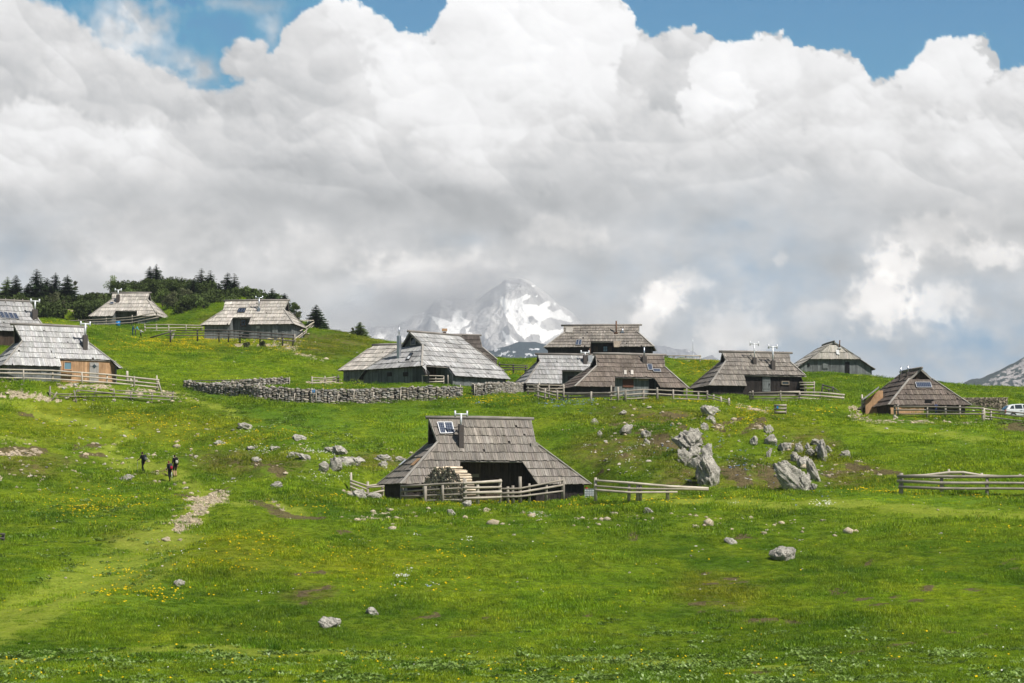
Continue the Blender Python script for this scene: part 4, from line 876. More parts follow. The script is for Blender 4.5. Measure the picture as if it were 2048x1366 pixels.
    # allow for the light the hazy air adds and takes away on the way to the sky
    te = np.maximum(dz / np.hypot(dx, dy), .004); Lp = np.minimum(1100 / te, 9875); T = np.exp(-HAZE * Lp)[..., None]
    c = np.clip((c / 1.23 - np.array([.30, .34, .405]) * (1 - T)) / T, 0, 1.6)
    az = np.arctan2(dx, dy); el = np.arctan2(dz, np.hypot(dx, dy)); Rr = 14000.
    V = np.stack([Rr * np.sin(az), Rr * np.cos(az), Rr * np.tan(el)], -1).reshape(-1, 3)
    fade = (ss(-1150, -800, Y) * ss(-1500, -1100, X) * ss(3550, 3100, X)).ravel()
    n, mm = shp; idx = np.arange(n * mm).reshape(n, mm); Fq = np.stack([idx[:-1, :-1], idx[1:, :-1], idx[1:, 1:], idx[:-1, 1:]], -1).reshape(-1, 4)
    mt = bpy.data.materials.new('cloudy sky'); mt.use_nodes = True; t = mt.node_tree; t.nodes.clear()
    o = t.nodes.new('ShaderNodeOutputMaterial'); e = t.nodes.new('ShaderNodeEmission'); tr = t.nodes.new('ShaderNodeBsdfTransparent'); mx = t.nodes.new('ShaderNodeMixShader')
    at = t.nodes.new('ShaderNodeAttribute'); at.attribute_name = 'Col'; f = t.nodes.new('ShaderNodeAttribute'); f.attribute_name = 'Fade'
    t.links.new(at.outputs['Color'], e.inputs[0]); e.inputs[1].default_value = SKY_GAIN
    t.links.new(f.outputs['Fac'], mx.inputs[0]); t.links.new(tr.outputs[0], mx.inputs[1]); t.links.new(e.outputs[0], mx.inputs[2]); t.links.new(mx.outputs[0], o.inputs[0])
    mt.cycles.emission_sampling = 'NONE'
    ob = npmesh('sky', V, Fq, mt, c.reshape(-1, 3), smooth=True, attrs={'Fade': fade}); ob['kind'] = 'structure'
SKY_GAIN = 1.0
cloud_sky()

# ------------------------------------------------------------ fences
def at_px(px, py, Y):
    d = ray(px, py); return Vector((d[0] * Y, Y, d[2] * Y))
def fence(label, posts, rails, mat='fence', r=.058, pr=.085, Y0=None, dY=0.0, group='log fences around the huts', name='log_fence', cat='fence'):
    """posts: (px, base py, top py[, top px]); rails: polylines of photo pixels, hung on the posts"""
    B = []
    for p in posts:
        g = hit(p[0], p[1]) if Y0 is None else None
        Y = (g[1] + dY) if g is not None else (Y0 if not isinstance(Y0, (list, tuple)) else np.interp(p[0], [q[0] for q in Y0], [q[1] for q in Y0]))
        B.append((p[0], float(Y)))
    base = at_px(posts[0][0], posts[0][1], B[0][1]); root = empty(name, base, 0, label, cat, group)
    for p, (px, Y) in zip(posts, B):
        a = at_px(p[0], p[1], Y) - base; t = at_px(p[3] if len(p) > 3 else p[0] + R.uniform(-.6, .6), p[2], Y) - base
        v = R.uniform(.75, 1.1); mb = MB(); q = pr * R.uniform(.85, 1.2)
        mb.tube([a - (t - a).normalized() * .5, (a + t) / 2 + Vector((R.uniform(-.02, .02), 0, 0)), t], [q * 1.05, q, q * .85], 7, (v, v, v), wob=.15); mb.build('post', M[mat], root, True)
    xs = [b[0] for b in B]; ys = [b[1] for b in B]; order = np.argsort(xs); xs = np.array(xs)[order]; ys = np.array(ys)[order]
    for k, rl in enumerate(rails):
        P = []
        for (x, y) in rl: P.append(at_px(x, y, float(np.interp(x, xs, ys)) - pr * 1.2 - .01 * k) - base)
        Q = [P[0]]
        for a, b in zip(P[:-1], P[1:]):
            n = max(1, int((b - a).length / 1.6))
            for i in range(1, n + 1): Q.append(a.lerp(b, i / n) + Vector((0, 0, R.uniform(-.018, .018) if i < n else 0)))
        v = R.uniform(.8, 1.12); rr = r * R.uniform(.85, 1.15); n = len(Q); taper = R.choice((-1, 1)) * .16
        mb = MB(); mb.tube(Q, [rr * (1 + taper * (i / max(1, n - 1) - .5) * 2) for i in range(n)], 7, (v, v * .99, v * .97), wob=.12); mb.build('rail', M[mat], root, True)
    return root
def lines(x0, x1, ya, yb, *mid):
    """several rails at once: (ya[i] at x0) to (yb[i] at x1)"""
    return [[(x0, a), (x1, b)] for a, b in zip(ya, yb)]
fence('grey log fence with four rails in front of the firewood stack', [(804, 1008, 970), (812, 1005, 974), (850, 1004, 972), (886, 1003, 970), (928, 1001, 955)], lines(803, 930, (973, 983, 993, 1002), (966, 976, 988, 1000)), r=.075, pr=.1, Y0=[(803, 131), (850, 129.6), (928, 128.2)])
fence('pale fence panel of four thick rails right of the firewood stack', [(931, 1000, 958), (955, 997, 962), (1000, 995, 958)], lines(927, 1003, (967, 976, 986, 997), (962, 974, 984, 994)), 'fence_pale', r=.085, pr=.1, Y0=[(928, 128.1), (1000, 129.3)])
fence('slanting grey fence rising to a tall post before the dark porch', [(1040, 995, 953), (1016, 996, 973), (1026, 995, 971), (1059, 993, 967), (1093, 992, 966), (1126, 991, 955)], [[(1002, 978), (1040, 977), (1126, 960)], [(1002, 987), (1040, 985), (1126, 970)], [(1004, 994), (1040, 993), (1126, 982)]], r=.07, pr=.1, Y0=[(1000, 129.8), (1040, 130.2), (1126, 131.5)])
fence('short sagging rail fence on the rocks left of the hut with the firewood', [(702, 985, 945), (735, 992, 963), (765, 990, 965)], [[(700, 960), (735, 972), (768, 968)], [(700, 966), (735, 979)], [(700, 973), (736, 988)], [(733, 975), (775, 972)], [(735, 988), (768, 981)]], 'fence_pale', r=.065)
fence('pale three-rail fence low in the grass right of the nearest hut', [(1191, 986, 955), (1258, 986, 965), (1275, 986, 966), (1281, 986, 966), (1335, 986, 970)], [[(1191, 961), (1262, 966), (1340, 973), (1417, 977)], [(1191, 972), (1262, 977), (1417, 979)], [(1191, 980), (1262, 985), (1355, 984)]], 'fence_pale', r=.078, pr=.10, Y0=126.5)
fence('grey log fence at the right edge with long straight rails', [(1802, 988, 946), (1883, 990, 951), (1974, 991, 955), (2075, 992, 955)], [[(1794, 953), (1883, 953), (2110, 953)], [(1794, 962), (1883, 966), (2110, 966)], [(1797, 974), (1883, 977), (2110, 978)]], 'fence', r=.085, pr=.12)
fence('bowed pale fence closing the back of the pen at the right edge', [(1898, 975, 938), (1927, 976, 943), (1963, 975, 946), (2040, 977, 948)], [[(1803, 953), (1850, 951), (1898, 945), (1927, 945), (1963, 951), (2090, 956)], [(1850, 963), (1898, 957), (1963, 963), (2090, 966)], [(1850, 974), (1898, 972), (1963, 975)]], 'fence_pale', r=.09, pr=.1, Y0=129.5)
fence('long grey log fence before the hut with the red-brown shutter', [(1076, 800, 770), (1090, 799, 777), (1098, 798, 769), (1114, 802, 780), (1127, 803, 768), (1136, 803, 786), (1182, 803, 783), (1222, 802, 771), (1236, 802, 774), (1251, 802, 779), (1286, 802, 778), (1314, 801, 775), (1346, 801, 779), (1373, 801, 776), (1396, 801, 783), (1414, 801, 781)],
      [[(1066, 772), (1100, 783), (1136, 789), (1222, 785), (1286, 779), (1414, 784)], [(1068, 780), (1110, 791), (1136, 795), (1222, 792), (1286, 787), (1414, 792)], [(1068, 790), (1100, 797), (1136, 802), (1222, 800), (1286, 796), (1414, 799)], [(1105, 786), (1222, 786)]], 'fence', r=.062, pr=.09)
fence('short slanting fence end right of the long fence', [(1427, 804, 789), (1442, 808, 793), (1458, 811, 796)], [[(1414, 789), (1460, 802)], [(1414, 795), (1460, 806)], [(1430, 806), (1460, 811)]], 'fence_pale', r=.055)
fence('low grey fence panel before the hut with two pipes', [(1500, 800, 783), (1505, 800, 781), (1561, 803, 781), (1599, 801, 784)], [[(1497, 786), (1600, 783)], [(1497, 791), (1600, 791)], [(1500, 797), (1600, 796)], [(1505, 800), (1600, 801)]], 'fence', r=.055)
fence('pale fence with three long free rails in the open grass', [(1600, 802, 785), (1640, 799, 784), (1686, 803, 789)], [[(1560, 784), (1640, 785), (1689, 790)], [(1600, 790), (1640, 792), (1688, 796)], [(1600, 796), (1640, 799), (1687, 802)]], 'fence_pale', r=.085, pr=.06)
fence('short fence at the right side wall of the hut with two pipes', [(1611, 780, 764), (1628, 782, 763)], [[(1598, 765), (1629, 765)], [(1600, 770), (1629, 769)], [(1600, 777), (1629, 776)]], 'fence_pale', r=.055, Y0=186.5)
fence('dark collapsed fence panel below the ruined hut', [(1643, 785, 768, 1646), (1657, 786, 777), (1666, 787, 773)], [[(1645, 770), (1668, 776), (1682, 786)], [(1645, 776), (1672, 785)], [(1650, 782), (1662, 786)]], 'fence_dark', r=.05)
fence('three-rail fence in front of the pyramid-like hut', [(1790, 831, 811), (1796, 831, 809), (1854, 836, 812), (1891, 834, 812), (1920, 834, 811), (1966, 845, 815)], [[(1787, 813), (1854, 813), (1967, 817)], [(1787, 820), (1854, 820), (1967, 823)], [(1795, 828), (1967, 828)]], 'fence', r=.058)
fence('fence running past the parked white car', [(1968, 844, 816), (1982, 839, 819), (2052, 848, 822)], [[(1966, 817), (1982, 820), (2070, 829)], [(1966, 824), (1982, 826), (2070, 836)], [(1966, 832), (1982, 834), (2070, 845)], [(1966, 837), (1985, 839)]], 'fence_pale', r=.055)
fence('tiny fence at the left of the pyramid-like hut', [(1724, 812, 789), (1730, 810, 795)], [[(1722, 797), (1734, 797)], [(1722, 802), (1734, 801)], [(1722, 807), (1734, 806)]], 'fence_pale', r=.04, Y0=172)
fence('small signboard-like rail panel with a blue patch standing in the grass', [(1550, 827, 809), (1571, 829, 809)], [[(1548, 811), (1573, 811)], [(1548, 818), (1573, 817)], [(1550, 825), (1572, 824)]], 'fence', r=.085, pr=.07, name='rail_panel', cat='fence')
g = hit(1550, 827); b = MB(); q = at_px(1555, 814.5, g[1] - .22); b.box((0, 0, 0), (.14, .03, .2)); o = b.build('blue_marker', M['blue'], None, loc=q); prop(o, 'small bright blue marker plate hanging on the rail panel', 'marker')
fence('pale three-rail fence in front of the hut with the orange porch', [(47, 765, 738), (105, 765, 740), (164, 768, 744), (214, 769, 748), (268, 774, 752), (314, 781, 751), (323, 784, 760, 316)], [[(-30, 738), (105, 741), (214, 749), (318, 760)], [(-30, 745), (105, 749), (214, 757), (318, 768)], [(-30, 754), (105, 758), (214, 765), (317, 775)]], 'fence_pale', r=.07, pr=.085)
fence('tall lone pale post and board behind the left fence', [(255, 768, 742), (262, 768, 757)], [[(250, 761), (275, 761)]], 'fence_pale', r=.07, pr=.12)
fence('lower broken fence with crossed stakes along the rubble bank', [(100, 792, 772), (104, 801, 784, 114), (152, 804, 780, 148), (150, 788, 779, 155), (188, 790, 778, 193), (228, 795, 778), (262, 799, 783), (304, 800, 783), (343, 804, 783, 347)],
      [[(105, 788), (170, 788), (228, 787), (347, 794)], [(118, 793), (152, 793), (228, 793), (343, 800)], [(232, 781), (347, 787)], [(155, 780), (230, 787)]], 'fence', r=.055, pr=.07)
fence('two long poles slanting down the bank at the left edge', [(100, 793, 785), (-18, 752, 738)], [[(-18, 742), (60, 772), (104, 786)], [(-10, 750), (60, 775), (97, 793)]], 'fence', r=.06, pr=.06)
fence('grey fence curving up past the small hut with the open porch', [(109, 652, 641), (157, 652, 639), (212, 651, 636), (264, 645, 630), (313, 634, 622)], [[(108, 643), (157, 641), (212, 638), (264, 634), (313, 625), (328, 630)], [(108, 647), (212, 643), (264, 639), (313, 630)], [(108, 651), (212, 648), (264, 645), (318, 634)]], 'fence', r=.06, pr=.08, Y0=[(109, 263), (328, 261)])
fence('pale rail fence between the two far left huts', [(290, 664, 648), (313, 663, 648), (337, 662, 648), (372, 662, 649), (404, 661, 650)], [[(289, 650), (337, 649), (406, 651)], [(289, 656), (406, 655)], [(289, 662), (337, 661), (372, 661)]], 'fence_pale', r=.06)
fence('long dark fence in front of the pale hut on the knoll', [(341, 676, 660), (395, 674, 658), (438, 675, 660), (457, 676, 661), (480, 678, 662), (520, 681, 666), (565, 683, 667), (586, 684, 668)], [[(352, 661), (438, 660), (480, 662), (588, 670)], [(341, 666), (438, 666), (588, 676)], [(330, 671), (438, 671), (588, 682)]], 'fence_dark', r=.06, Y0=[(341, 236.5), (588, 235)])
fence('pale steep fence climbing right of the pale hut on the knoll', [(590, 684, 668), (612, 668, 652), (629, 655, 638)], [[(588, 679), (612, 661), (631, 641)], [(588, 683), (612, 665), (630, 648)], [(600, 662), (630, 643)], [(603, 641), (629, 641)]], 'fence_pale', r=.065)
fence('small pale fence left of the pale wing with the narrow door', [(624, 772, 753), (650, 770, 752)], [[(623, 755), (650, 757), (672, 754)], [(623, 761), (650, 760), (672, 758)], [(623, 766), (650, 765), (672, 763)]], 'fence_pale', r=.055)
fence('dark gate beside the wall of the pale wing', [(668, 767, 752), (676, 767, 750)], [[(664, 755), (680, 755)], [(664, 760), (680, 760)], [(664, 765), (680, 765)]], 'fence_dark', r=.05, Y0=200)
fence('pale porch railing of the largest grey hut', [(845, 772, 750), (857, 773, 750), (872, 773, 751), (887, 772, 752), (896, 771, 750)], [[(844, 751), (888, 752)], [(855, 758), (888, 758)], [(855, 764), (888, 763)], [(855, 770), (888, 770)]], 'fence_pale', r=.05, pr=.06, Y0=188)
fence('dark fence on the crest right of the largest grey hut', [(999, 745, 724), (1027, 744, 728), (1051, 742, 730)], [[(996, 729), (1056, 731)], [(996, 735), (1056, 735)], [(996, 740), (1056, 739)]], 'fence_dark', r=.055, Y0=216)
fence('fence before the hut tucked behind, above the long fence', [(1056, 786, 770), (1078, 786, 766), (1128, 787, 770)], [[(1052, 770), (1130, 771)], [(1052, 777), (1130, 777)], [(1052, 783), (1130, 783)]], 'fence_pale', r=.055, Y0=190)
fence('rail fence on the skyline crest beside a thin mast', [(1335, 728, 711), (1348, 727, 711), (1371, 728, 711), (1400, 729, 711)], [[(1328, 711.5), (1402, 711.5)], [(1328, 718), (1402, 718)], [(1345, 722), (1380, 722)]], 'fence_pale', r=.06, Y0=236)
b = MB(); q = at_px(1386, 727, 240); b.tube([(0, 0, -.5), (0, 0, 1.4)], .05, 8); b.tube([(0, 0, 1.4), (0, 0, 3.2)], .022, 6); o = b.build('mast', M['steel'], None, True, q); prop(o, 'thin metal mast standing behind the skyline fence', 'mast')
fence('broken dark fence end cut off by the left photo edge', [(6, 1084, 1066), (-14, 1086, 1066)], [[(-30, 1064), (10, 1069)], [(-30, 1074), (9, 1077)], [(-30, 1082), (8, 1083)]], 'fence_dark', r=.045)
# poles lying near the three people
for i, (a, c_, lab) in enumerate((((300, 677), (349, 661), 'long grey pole propped slanting in the yellow flowers'), ((286, 664), (297, 668), 'short grey pole on the ground right of the crouching child'))):
    g = hit(*a); Y = g[1]; p0 = Vector((0, 0, .08)); p1 = at_px(*c_, Y - .5) - Vector(g); b = MB(); b.tube([p0, (p0 + p1) / 2, p1], [.1, .09, .075], 7); o = b.build('pole', M['fence_dark'], None, True, g); prop(o, lab, 'pole')
g = hit(341, 681); p1 = at_px(348, 665, g[1] + .4) - Vector(g); b = MB(); b.bar((0, 0, -.1), p1, .32, .05); o = b.build('board', M['fence_pale'], None, False, g); prop(o, 'pale board leaning on the dark fence among yellow flowers', 'board')

# ------------------------------------------------------------ stones and rocks
def ico(n):
    import bmesh
    bm = bmesh.new(); bmesh.ops.create_icosphere(bm, subdivisions=n, radius=1.0); bm.verts.ensure_lookup_table()
    V = np.array([v.co[:] for v in bm.verts]); Fc = np.array([[v.index for v in f.verts] for f in bm.faces]); bm.free(); return V, Fc
ICO = {k: ico(k) for k in (1, 2, 4, 5)}
def rocky(V, seed, planes=9, amp=.16, fr=1.9):
    rs = np.random.RandomState(seed); P = V.copy()
    for i in range(planes):
        n = rs.normal(size=3); n /= np.linalg.norm(n); d = rs.uniform(.45, .85); k = P @ n - d; P = P - np.outer(np.maximum(k, 0) * .92, n)
    if amp:
        o = rs.rand(3) * 50
        q = P * fr + o; a = billow(q[:, 0] + q[:, 2] * .7, q[:, 1] - q[:, 2] * .6, 5, seed % 90, .6); b = fbm(q[:, 0] * 1.7 + q[:, 2], q[:, 1] * 1.7 - q[:, 2] * 1.3, 4, seed % 70)
        P = P * (1 + amp * (1.9 * (.3 - a) * 2 + b * .8))[:, None]
    return P
def many_stones(rows, base=1, seeds=10, flatness=1.0):
    """rows: x, y, z, sx, sy, sz, rot -> one vertex and face array with tone"""
    V0, F0 = ICO[base]; var = [rocky(V0, 500 + i, 7, .0) for i in range(seeds)]; n = len(V0)
    rows = np.asarray(rows); out = np.empty((len(rows), n, 3)); k = RS.randint(0, seeds, len(rows))
    for i in range(seeds):
        m = k == i; P = var[i][None] * rows[m][:, None, 3:6]; c, s = np.cos(rows[m][:, 6])[:, None], np.sin(rows[m][:, 6])[:, None]
        out[m] = np.stack([P[..., 0] * c - P[..., 1] * s, P[..., 0] * s + P[..., 1] * c, P[..., 2]], -1) + rows[m][:, None, :3]
    Fa = (F0[None] + (np.arange(len(rows)) * n)[:, None, None]).reshape(-1, 3)
    tone = RS.uniform(.5, 1.2, len(rows)); w = RS.uniform(-.05, .06, len(rows)); col = np.stack([tone * (1 + w), tone, tone * (1 - w * 1.3)], -1)
    return out.reshape(-1, 3), Fa, np.repeat(col, n, 0)
def stone_wall(label, pts, stakes=(), Ys=None, thick=.6, rail=None, seed=0):
    P = []
    for i, (px, yb, yt) in enumerate(pts):
        g = hit(px, yb) if Ys is None else tuple(at_px(px, yb, Ys[i])); P.append((Vector(g), (at_px(px, yt, g[1]) - Vector(g)).z))
    base = P[0][0].copy(); root = empty('stone_wall', base, 0, label, 'wall', 'dry stone walls'); rows = []; core = MB()
    for (a, ha), (b, hb) in zip(P[:-1], P[1:]):
        L = (b - a).length; d = (b - a) / L; nv = Vector((d.y, -d.x, 0)).normalized()
        a2, b2 = a - base, b - base; t = nv * (thick * .34)
        core.hexa([a2 - t - Vector((0, 0, .5)), b2 - t - Vector((0, 0, .5)), b2 + t - Vector((0, 0, .5)), a2 + t - Vector((0, 0, .5))], [a2 - t * .8 + Vector((0, 0, ha - .16)), b2 - t * .8 + Vector((0, 0, hb - .16)), b2 + t * .8 + Vector((0, 0, hb - .16)), a2 + t * .8 + Vector((0, 0, ha - .16))])
        for side in (-1, 0, 1):
            s = 0
            while s < L:
                w = R.uniform(.16, .46); h = (ha + (hb - ha) * s / L) * R.uniform(.9, 1.06); z = -.15 if side else h - .16
                while z < h - .05:
                    hh = R.uniform(.10, .27); o = a2 + d * (s + R.uniform(-.06, .06)) + nv * (side * thick * .4 * (1 - .2 * max(z, 0) / h) + R.uniform(-.05, .05))
                    k = R.uniform(.75, 1.25); rows.append((o.x, o.y, o.z + z + hh / 2, w * .62 * k, w * .5, hh * .66 * k, math.atan2(d.y, d.x) + R.uniform(-.35, .35))); z += hh * .93
                    if not side: break
                s += w * .82
    core.build('wall_core', M['dark'], root)
    V, Fa, C = many_stones(rows); npmesh('stonework', V, Fa, M['stone'], C, root)
    for (xb, yb, xt, yt) in stakes:
        Y = float(np.interp((xb + xt) / 2, [p[0] for p in pts], [q[0].y for q in P])) - thick * .5 - .12
        b = MB(); b.tube([at_px(xb, yb, Y) - base - Vector((0, 0, .1)), at_px(xt, yt, Y + .15) - base], [.05, .04], 6); b.build('stake', M['fence_pale'], root, True)
    for rl in (rail or []):
        Q = [at_px(x, y, float(np.interp(x, [p[0] for p in pts], [q[0].y for q in P])) - .1) - base for x, y in rl]; b = MB(); b.tube(Q, .05, 6); b.build('top_rail', M['fence_dark'], root, True)
    return root
stone_wall('long dry stone wall curving below the largest grey hut', [(372, 776, 762), (409, 785, 767), (433, 788, 769), (473, 791, 772), (520, 798, 774), (574, 802, 778), (629, 804, 780), (700, 806, 781), (760, 805, 779), (800, 803, 777), (860, 799, 774), (921, 793, 773)],
           [(430, 788, 431, 769), (471, 791, 475, 772), (497, 798, 520, 765), (555, 802, 562, 782), (587, 804, 590, 786), (622, 804, 624, 776), (632, 803, 633, 780), (673, 806, 677, 785), (704, 806, 709, 781), (744, 806, 747, 784), (800, 803, 802, 779), (852, 798, 856, 780), (921, 794, 921, 769)], rail=[[(560, 777), (629, 780), (748, 778), (855, 775)]])
stone_wall('sunlit back wall of the left stone pen with a rail along its top', [(431, 777, 766), (470, 776, 763), (510, 776, 759), (545, 775, 757), (579, 774, 757)], [(579, 774, 579, 754), (528, 776, 528, 758)], Ys=[185, 186, 186, 186.5, 187], rail=[[(372, 762), (470, 760), (528, 758), (579, 757)]])
stone_wall('short dry stone wall left of the fence before the hut tucked behind', [(949, 790, 768), (985, 789, 767), (1020, 787, 767), (1053, 785, 768)], [(949, 792, 949, 768), (1011, 788, 1014, 768), (1030, 787, 1033, 769)])
b = MB(); g = hit(627, 790); q = at_px(627, 782, hit(627, 804)[1] - .5); root = empty('number_plate', q, 0, 'small blue plate with a white figure fixed to the stone wall', 'sign')
b.box((0, 0, 0), (.26, .03, .26)); b.build('plate', M['blue'], root)
b = MB(); pts = [(.055, .08), (-.04, .08), (-.045, .02), (.02, .025), (.055, -.02), (.03, -.07), (-.05, -.08)]
for a_, c_ in zip(pts[:-1], pts[1:]): b.bar((a_[0], -.025, a_[1]), (c_[0], -.025, c_[1]), .012, .03, up=(0, 1, 0))
b.build('figure', M['white'], root)

GB = 'limestone boulders on the bank'
def rock(px, yb, w, h, label, seed, lvl=4, tilt=0.0, deep=.85, group=None, name='boulder', Y=None):
    g = hit(px, yb) if Y is None else tuple(at_px(px, yb, Y)); k = g[1] / F; W, Hh = w * k, h * k; V, Fc = ICO[lvl]
    amp = .25 + .06 * math.sin(seed); P = rocky(V, seed, 13, amp, 1.7); P = P / np.abs(P).max(0)
    sc = np.array([W * .54, max(W, Hh) * .5 * deep, Hh * .74]); P = P * sc
    P[:, 2] += Hh * .30; P[:, 1] += sc[1] * .5
    if tilt: c, s = math.cos(tilt), math.sin(tilt); x, z = P[:, 0].copy(), P[:, 2].copy(); P[:, 0] = x * c + z * s; P[:, 2] = -x * s + z * c
    q = P / max(W, .4) * 3; crack = np.abs(fbm(q[:, 0] + q[:, 1], q[:, 2], 4, seed % 50)); t = np.where(crack < .035, .55, 1.0) * (1 + .15 * fbm(q[:, 0], q[:, 2], 3, 4))
    o = npmesh(name, P, Fc, M['rock'], np.stack([t, t, t * .98], -1)); o.location = g
    prop(o, label, 'rock', group or GB); return o
BIG = [  # x centre, base y, width, height, label, tilt
    (1377, 900, 52, 40, 'broad pale boulder topping the tall rock stack in mid slope', 0), (1369, 932, 27, 34, 'small knobbly rock at the left side of the tall rock stack', 0), (1415, 970, 44, 62, 'largest dark-footed boulder at the bottom of the tall rock stack', 0),
    (1415, 921, 24, 30, 'pointed rock standing on the largest boulder of the stack', 0), (1393, 920, 24, 26, 'squarish rock wedged in the middle of the tall rock stack', 0), (1394, 940, 30, 24, 'low rock behind the stack\'s largest boulder', 0),
    (1419, 833, 40, 28, 'big round boulder just under the end of the long fence', .2), (1407, 860, 22, 16, 'small split rock below the round boulder', .3), (1421, 847, 20, 13, 'flat dark stone touching the foot of the round boulder', .3),
    (1250, 868, 24, 25, 'slim upright rock leaning right on the left of the bank', .5), (1187, 850, 18, 16, 'small shaded rock nearest the hut with the solar panels', .3), (1199, 875, 11, 12, 'tiny dark rock under the small shaded one', 0), (1295, 875, 24, 15, 'flat-topped rock with a smaller one beneath', 0),
    (1293, 888, 13, 12, 'round rock tucked under the flat-topped one', 0), (1246, 829, 15, 9, 'small rock close below the long fence', 0), (1541, 890, 24, 22, 'blocky rock in the upper right rock row', 0), (1536, 868, 22, 17, 'layered grey rock above the blocky one', 0), (1570, 904, 26, 19, 'rounded rock between the blocky rock and the grassy ledge', .2),
    (1599, 905, 18, 18, 'squat rock left of the grassy ledge', 0), (1618, 903, 14, 16, 'narrow rock under the grassy ledge', 0), (1650, 922, 22, 40, 'tall dark rock closing the right end of the row', -.1), (1537, 913, 10, 20, 'thin slanted rock on bare soil', .3),
    (1594, 980, 46, 62, 'largest craggy rock at the right foot of the bank', -.35), (1634, 963, 17, 52, 'tall leaning rock slab beside the craggy rock', -.35), (1628, 980, 14, 16, 'small pale rock at the foot of the leaning slab', 0), (1557, 941, 20, 16, 'dark low rock left of the craggy rock', 0), (1592, 925, 18, 20, 'pointed tip rock above the craggy rock', -.2),
    (1629, 890, 22, 12, 'flat brown ledge rock under turf', 0), (1697, 915, 22, 16, 'lone slanting rock right of the dark tall rock', -.6), (1661, 905, 12, 14, 'small rock beside the dark tall rock', -.5), (1508, 890, 14, 18, 'narrow rock between the tall stack and the upper row', 0),
    (1386, 918, 26, 24, 'dark rock filling the gap under the topmost boulder of the stack', 0), (1401, 958, 26, 34, 'shaded rock at the left foot of the largest boulder of the stack', .2), (1432, 955, 16, 26, 'narrow rock pressed against the right side of the largest boulder', 0),
    (1573, 955, 26, 34, 'dark ledge rock at the left shoulder of the craggy rock', 0), (1612, 979, 28, 34, 'rough block between the craggy rock and the leaning slab', 0), (1606, 935, 26, 22, 'turf-capped rock just above the craggy rock', 0), (1640, 905, 20, 20, 'pale rock left of the tall dark rock', 0), (1622, 912, 18, 14, 'low rock under the flat brown ledge', 0),
    (1566, 1121, 46, 26, 'big wedge-shaped boulder alone in the near meadow', 0), (1463, 1088, 26, 12, 'flat pale stone left of the wedge-shaped boulder', 0), (659, 1258, 44, 24, 'nearest pale boulder with a hollow on its top', -.3), (744, 1230, 24, 14, 'smaller boulder right of the nearest pale boulder', 0), (357, 1173, 22, 14, 'round speckled rock at the edge of the mound', 0),
    (552, 977, 26, 12, 'long pale rock lying in front of the bank of white flowers', -.35), (250, 961, 30, 14, 'rough rock heap in the grass below the lone hiker', 0),
    (645, 943, 18, 22, 'leftmost knob of the large outcrop left of the nearest hut', 0), (667, 941, 26, 27, 'highest block of the large outcrop left of the nearest hut', 0), (690, 935, 26, 20, 'dark-shadowed block of the large outcrop', 0), (714, 926, 28, 13, 'flat right end of the large outcrop', 0),
    (676, 910, 36, 20, 'slanting layered rock above the large outcrop', .55), (660, 905, 20, 11, 'small rock left of the slanting layered rock', .2), (586, 914, 22, 15, 'peaked rock with white flowers beside it', 0), (608, 919, 28, 12, 'low pale rock right of the peaked one', .35), (492, 856, 26, 12, 'pale dome rock high on the left slope', .1),
    (594, 880, 24, 12, 'grey rock at the edge of the leafy patch', .4), (514, 923, 16, 10, 'rounded rock in the middle of the left flower slope', 0), (549, 900, 18, 10, 'small rock left of the peaked one', .2), (441, 891, 26, 12, 'dark streaked rock above the hikers', .45), (504, 898, 16, 8, 'low stone between the streaked rock and the peaked rock', 0),
    (703, 930, 44, 26, 'mossy rock directly behind the sagging rail fence', 0), (766, 922, 32, 14, 'white-topped rock behind the left eave of the nearest hut', 0), (799, 924, 22, 12, 'rock touching the left roof edge of the nearest hut', 0), (767, 935, 18, 12, 'pale rock in the brown turf left of the nearest hut', 0),
    (716, 998, 40, 18, 'rubble rock under the sagging rail fence', 0), (748, 1000, 30, 14, 'second rubble rock under the sagging rail fence, right one', 0), (934, 1014, 18, 12, 'pale stone in yellow flowers right below the near fence', 0), (904, 1032, 18, 14, 'brownish rock below the fence corner of the nearest hut', -.3), (1297, 1026, 18, 12, 'white pointed stone below the low pale fence', 0)]
for i, (x, y, w, hh, lab, tl) in enumerate(BIG):
    if i in (0, 1, 2, 3, 4, 5, 22, 23, 25, 26): w *= 1.18; hh *= 1.14
    elif 46 <= i <= 60: w *= 1.35
    else: w *= 1.1; hh *= 1.1
    rock(x, y, w, hh, lab, 900 + i * 7, 5 if w > 38 else 4, tl)
# smaller loose stones: individual things that share a label within each area
V0, F0 = ICO[2]; STN = []
for i in range(7):
    P = rocky(V0, 40 + i, 8, .10); t = np.full((len(P), 3), 1.0); o = npmesh('stone', P / np.abs(P).max(), F0, M['pale_stone'] if i < 5 else M['rock'], t); o.location = (0, -50, -9); STN.append(o)
used = set()
AREAS = [('small pale limestone stone lying loose on the left flower slope', 'loose stones on the left slope', 110, (0, 520, 838, 985), 3.5, 9), ('small pale stone scattered on the rocky bank right of the nearest hut', 'loose stones on the rocky bank', 95, (1170, 1700, 808, 975), 3.5, 9),
         ('little stone lying in the near meadow grass', 'loose stones in the near meadow', 44, (1000, 1900, 1005, 1240), 3.5, 8), ('loose pale stone below the fence of the orange-porch hut', 'loose stones under the left fence', 26, (0, 350, 768, 806), 3.5, 9),
         ('small stone on the slope below the pale knoll hut', 'loose stones below the knoll', 22, (460, 800, 640, 740), 3, 7), ('little pale stone in the grass of the left hollow', 'loose stones in the left hollow', 24, (0, 400, 985, 1160), 3, 7), ('pale stone beside the path to the pyramid-like hut', 'loose stones by the right hut', 20, (1700, 2000, 822, 860), 4, 9)]
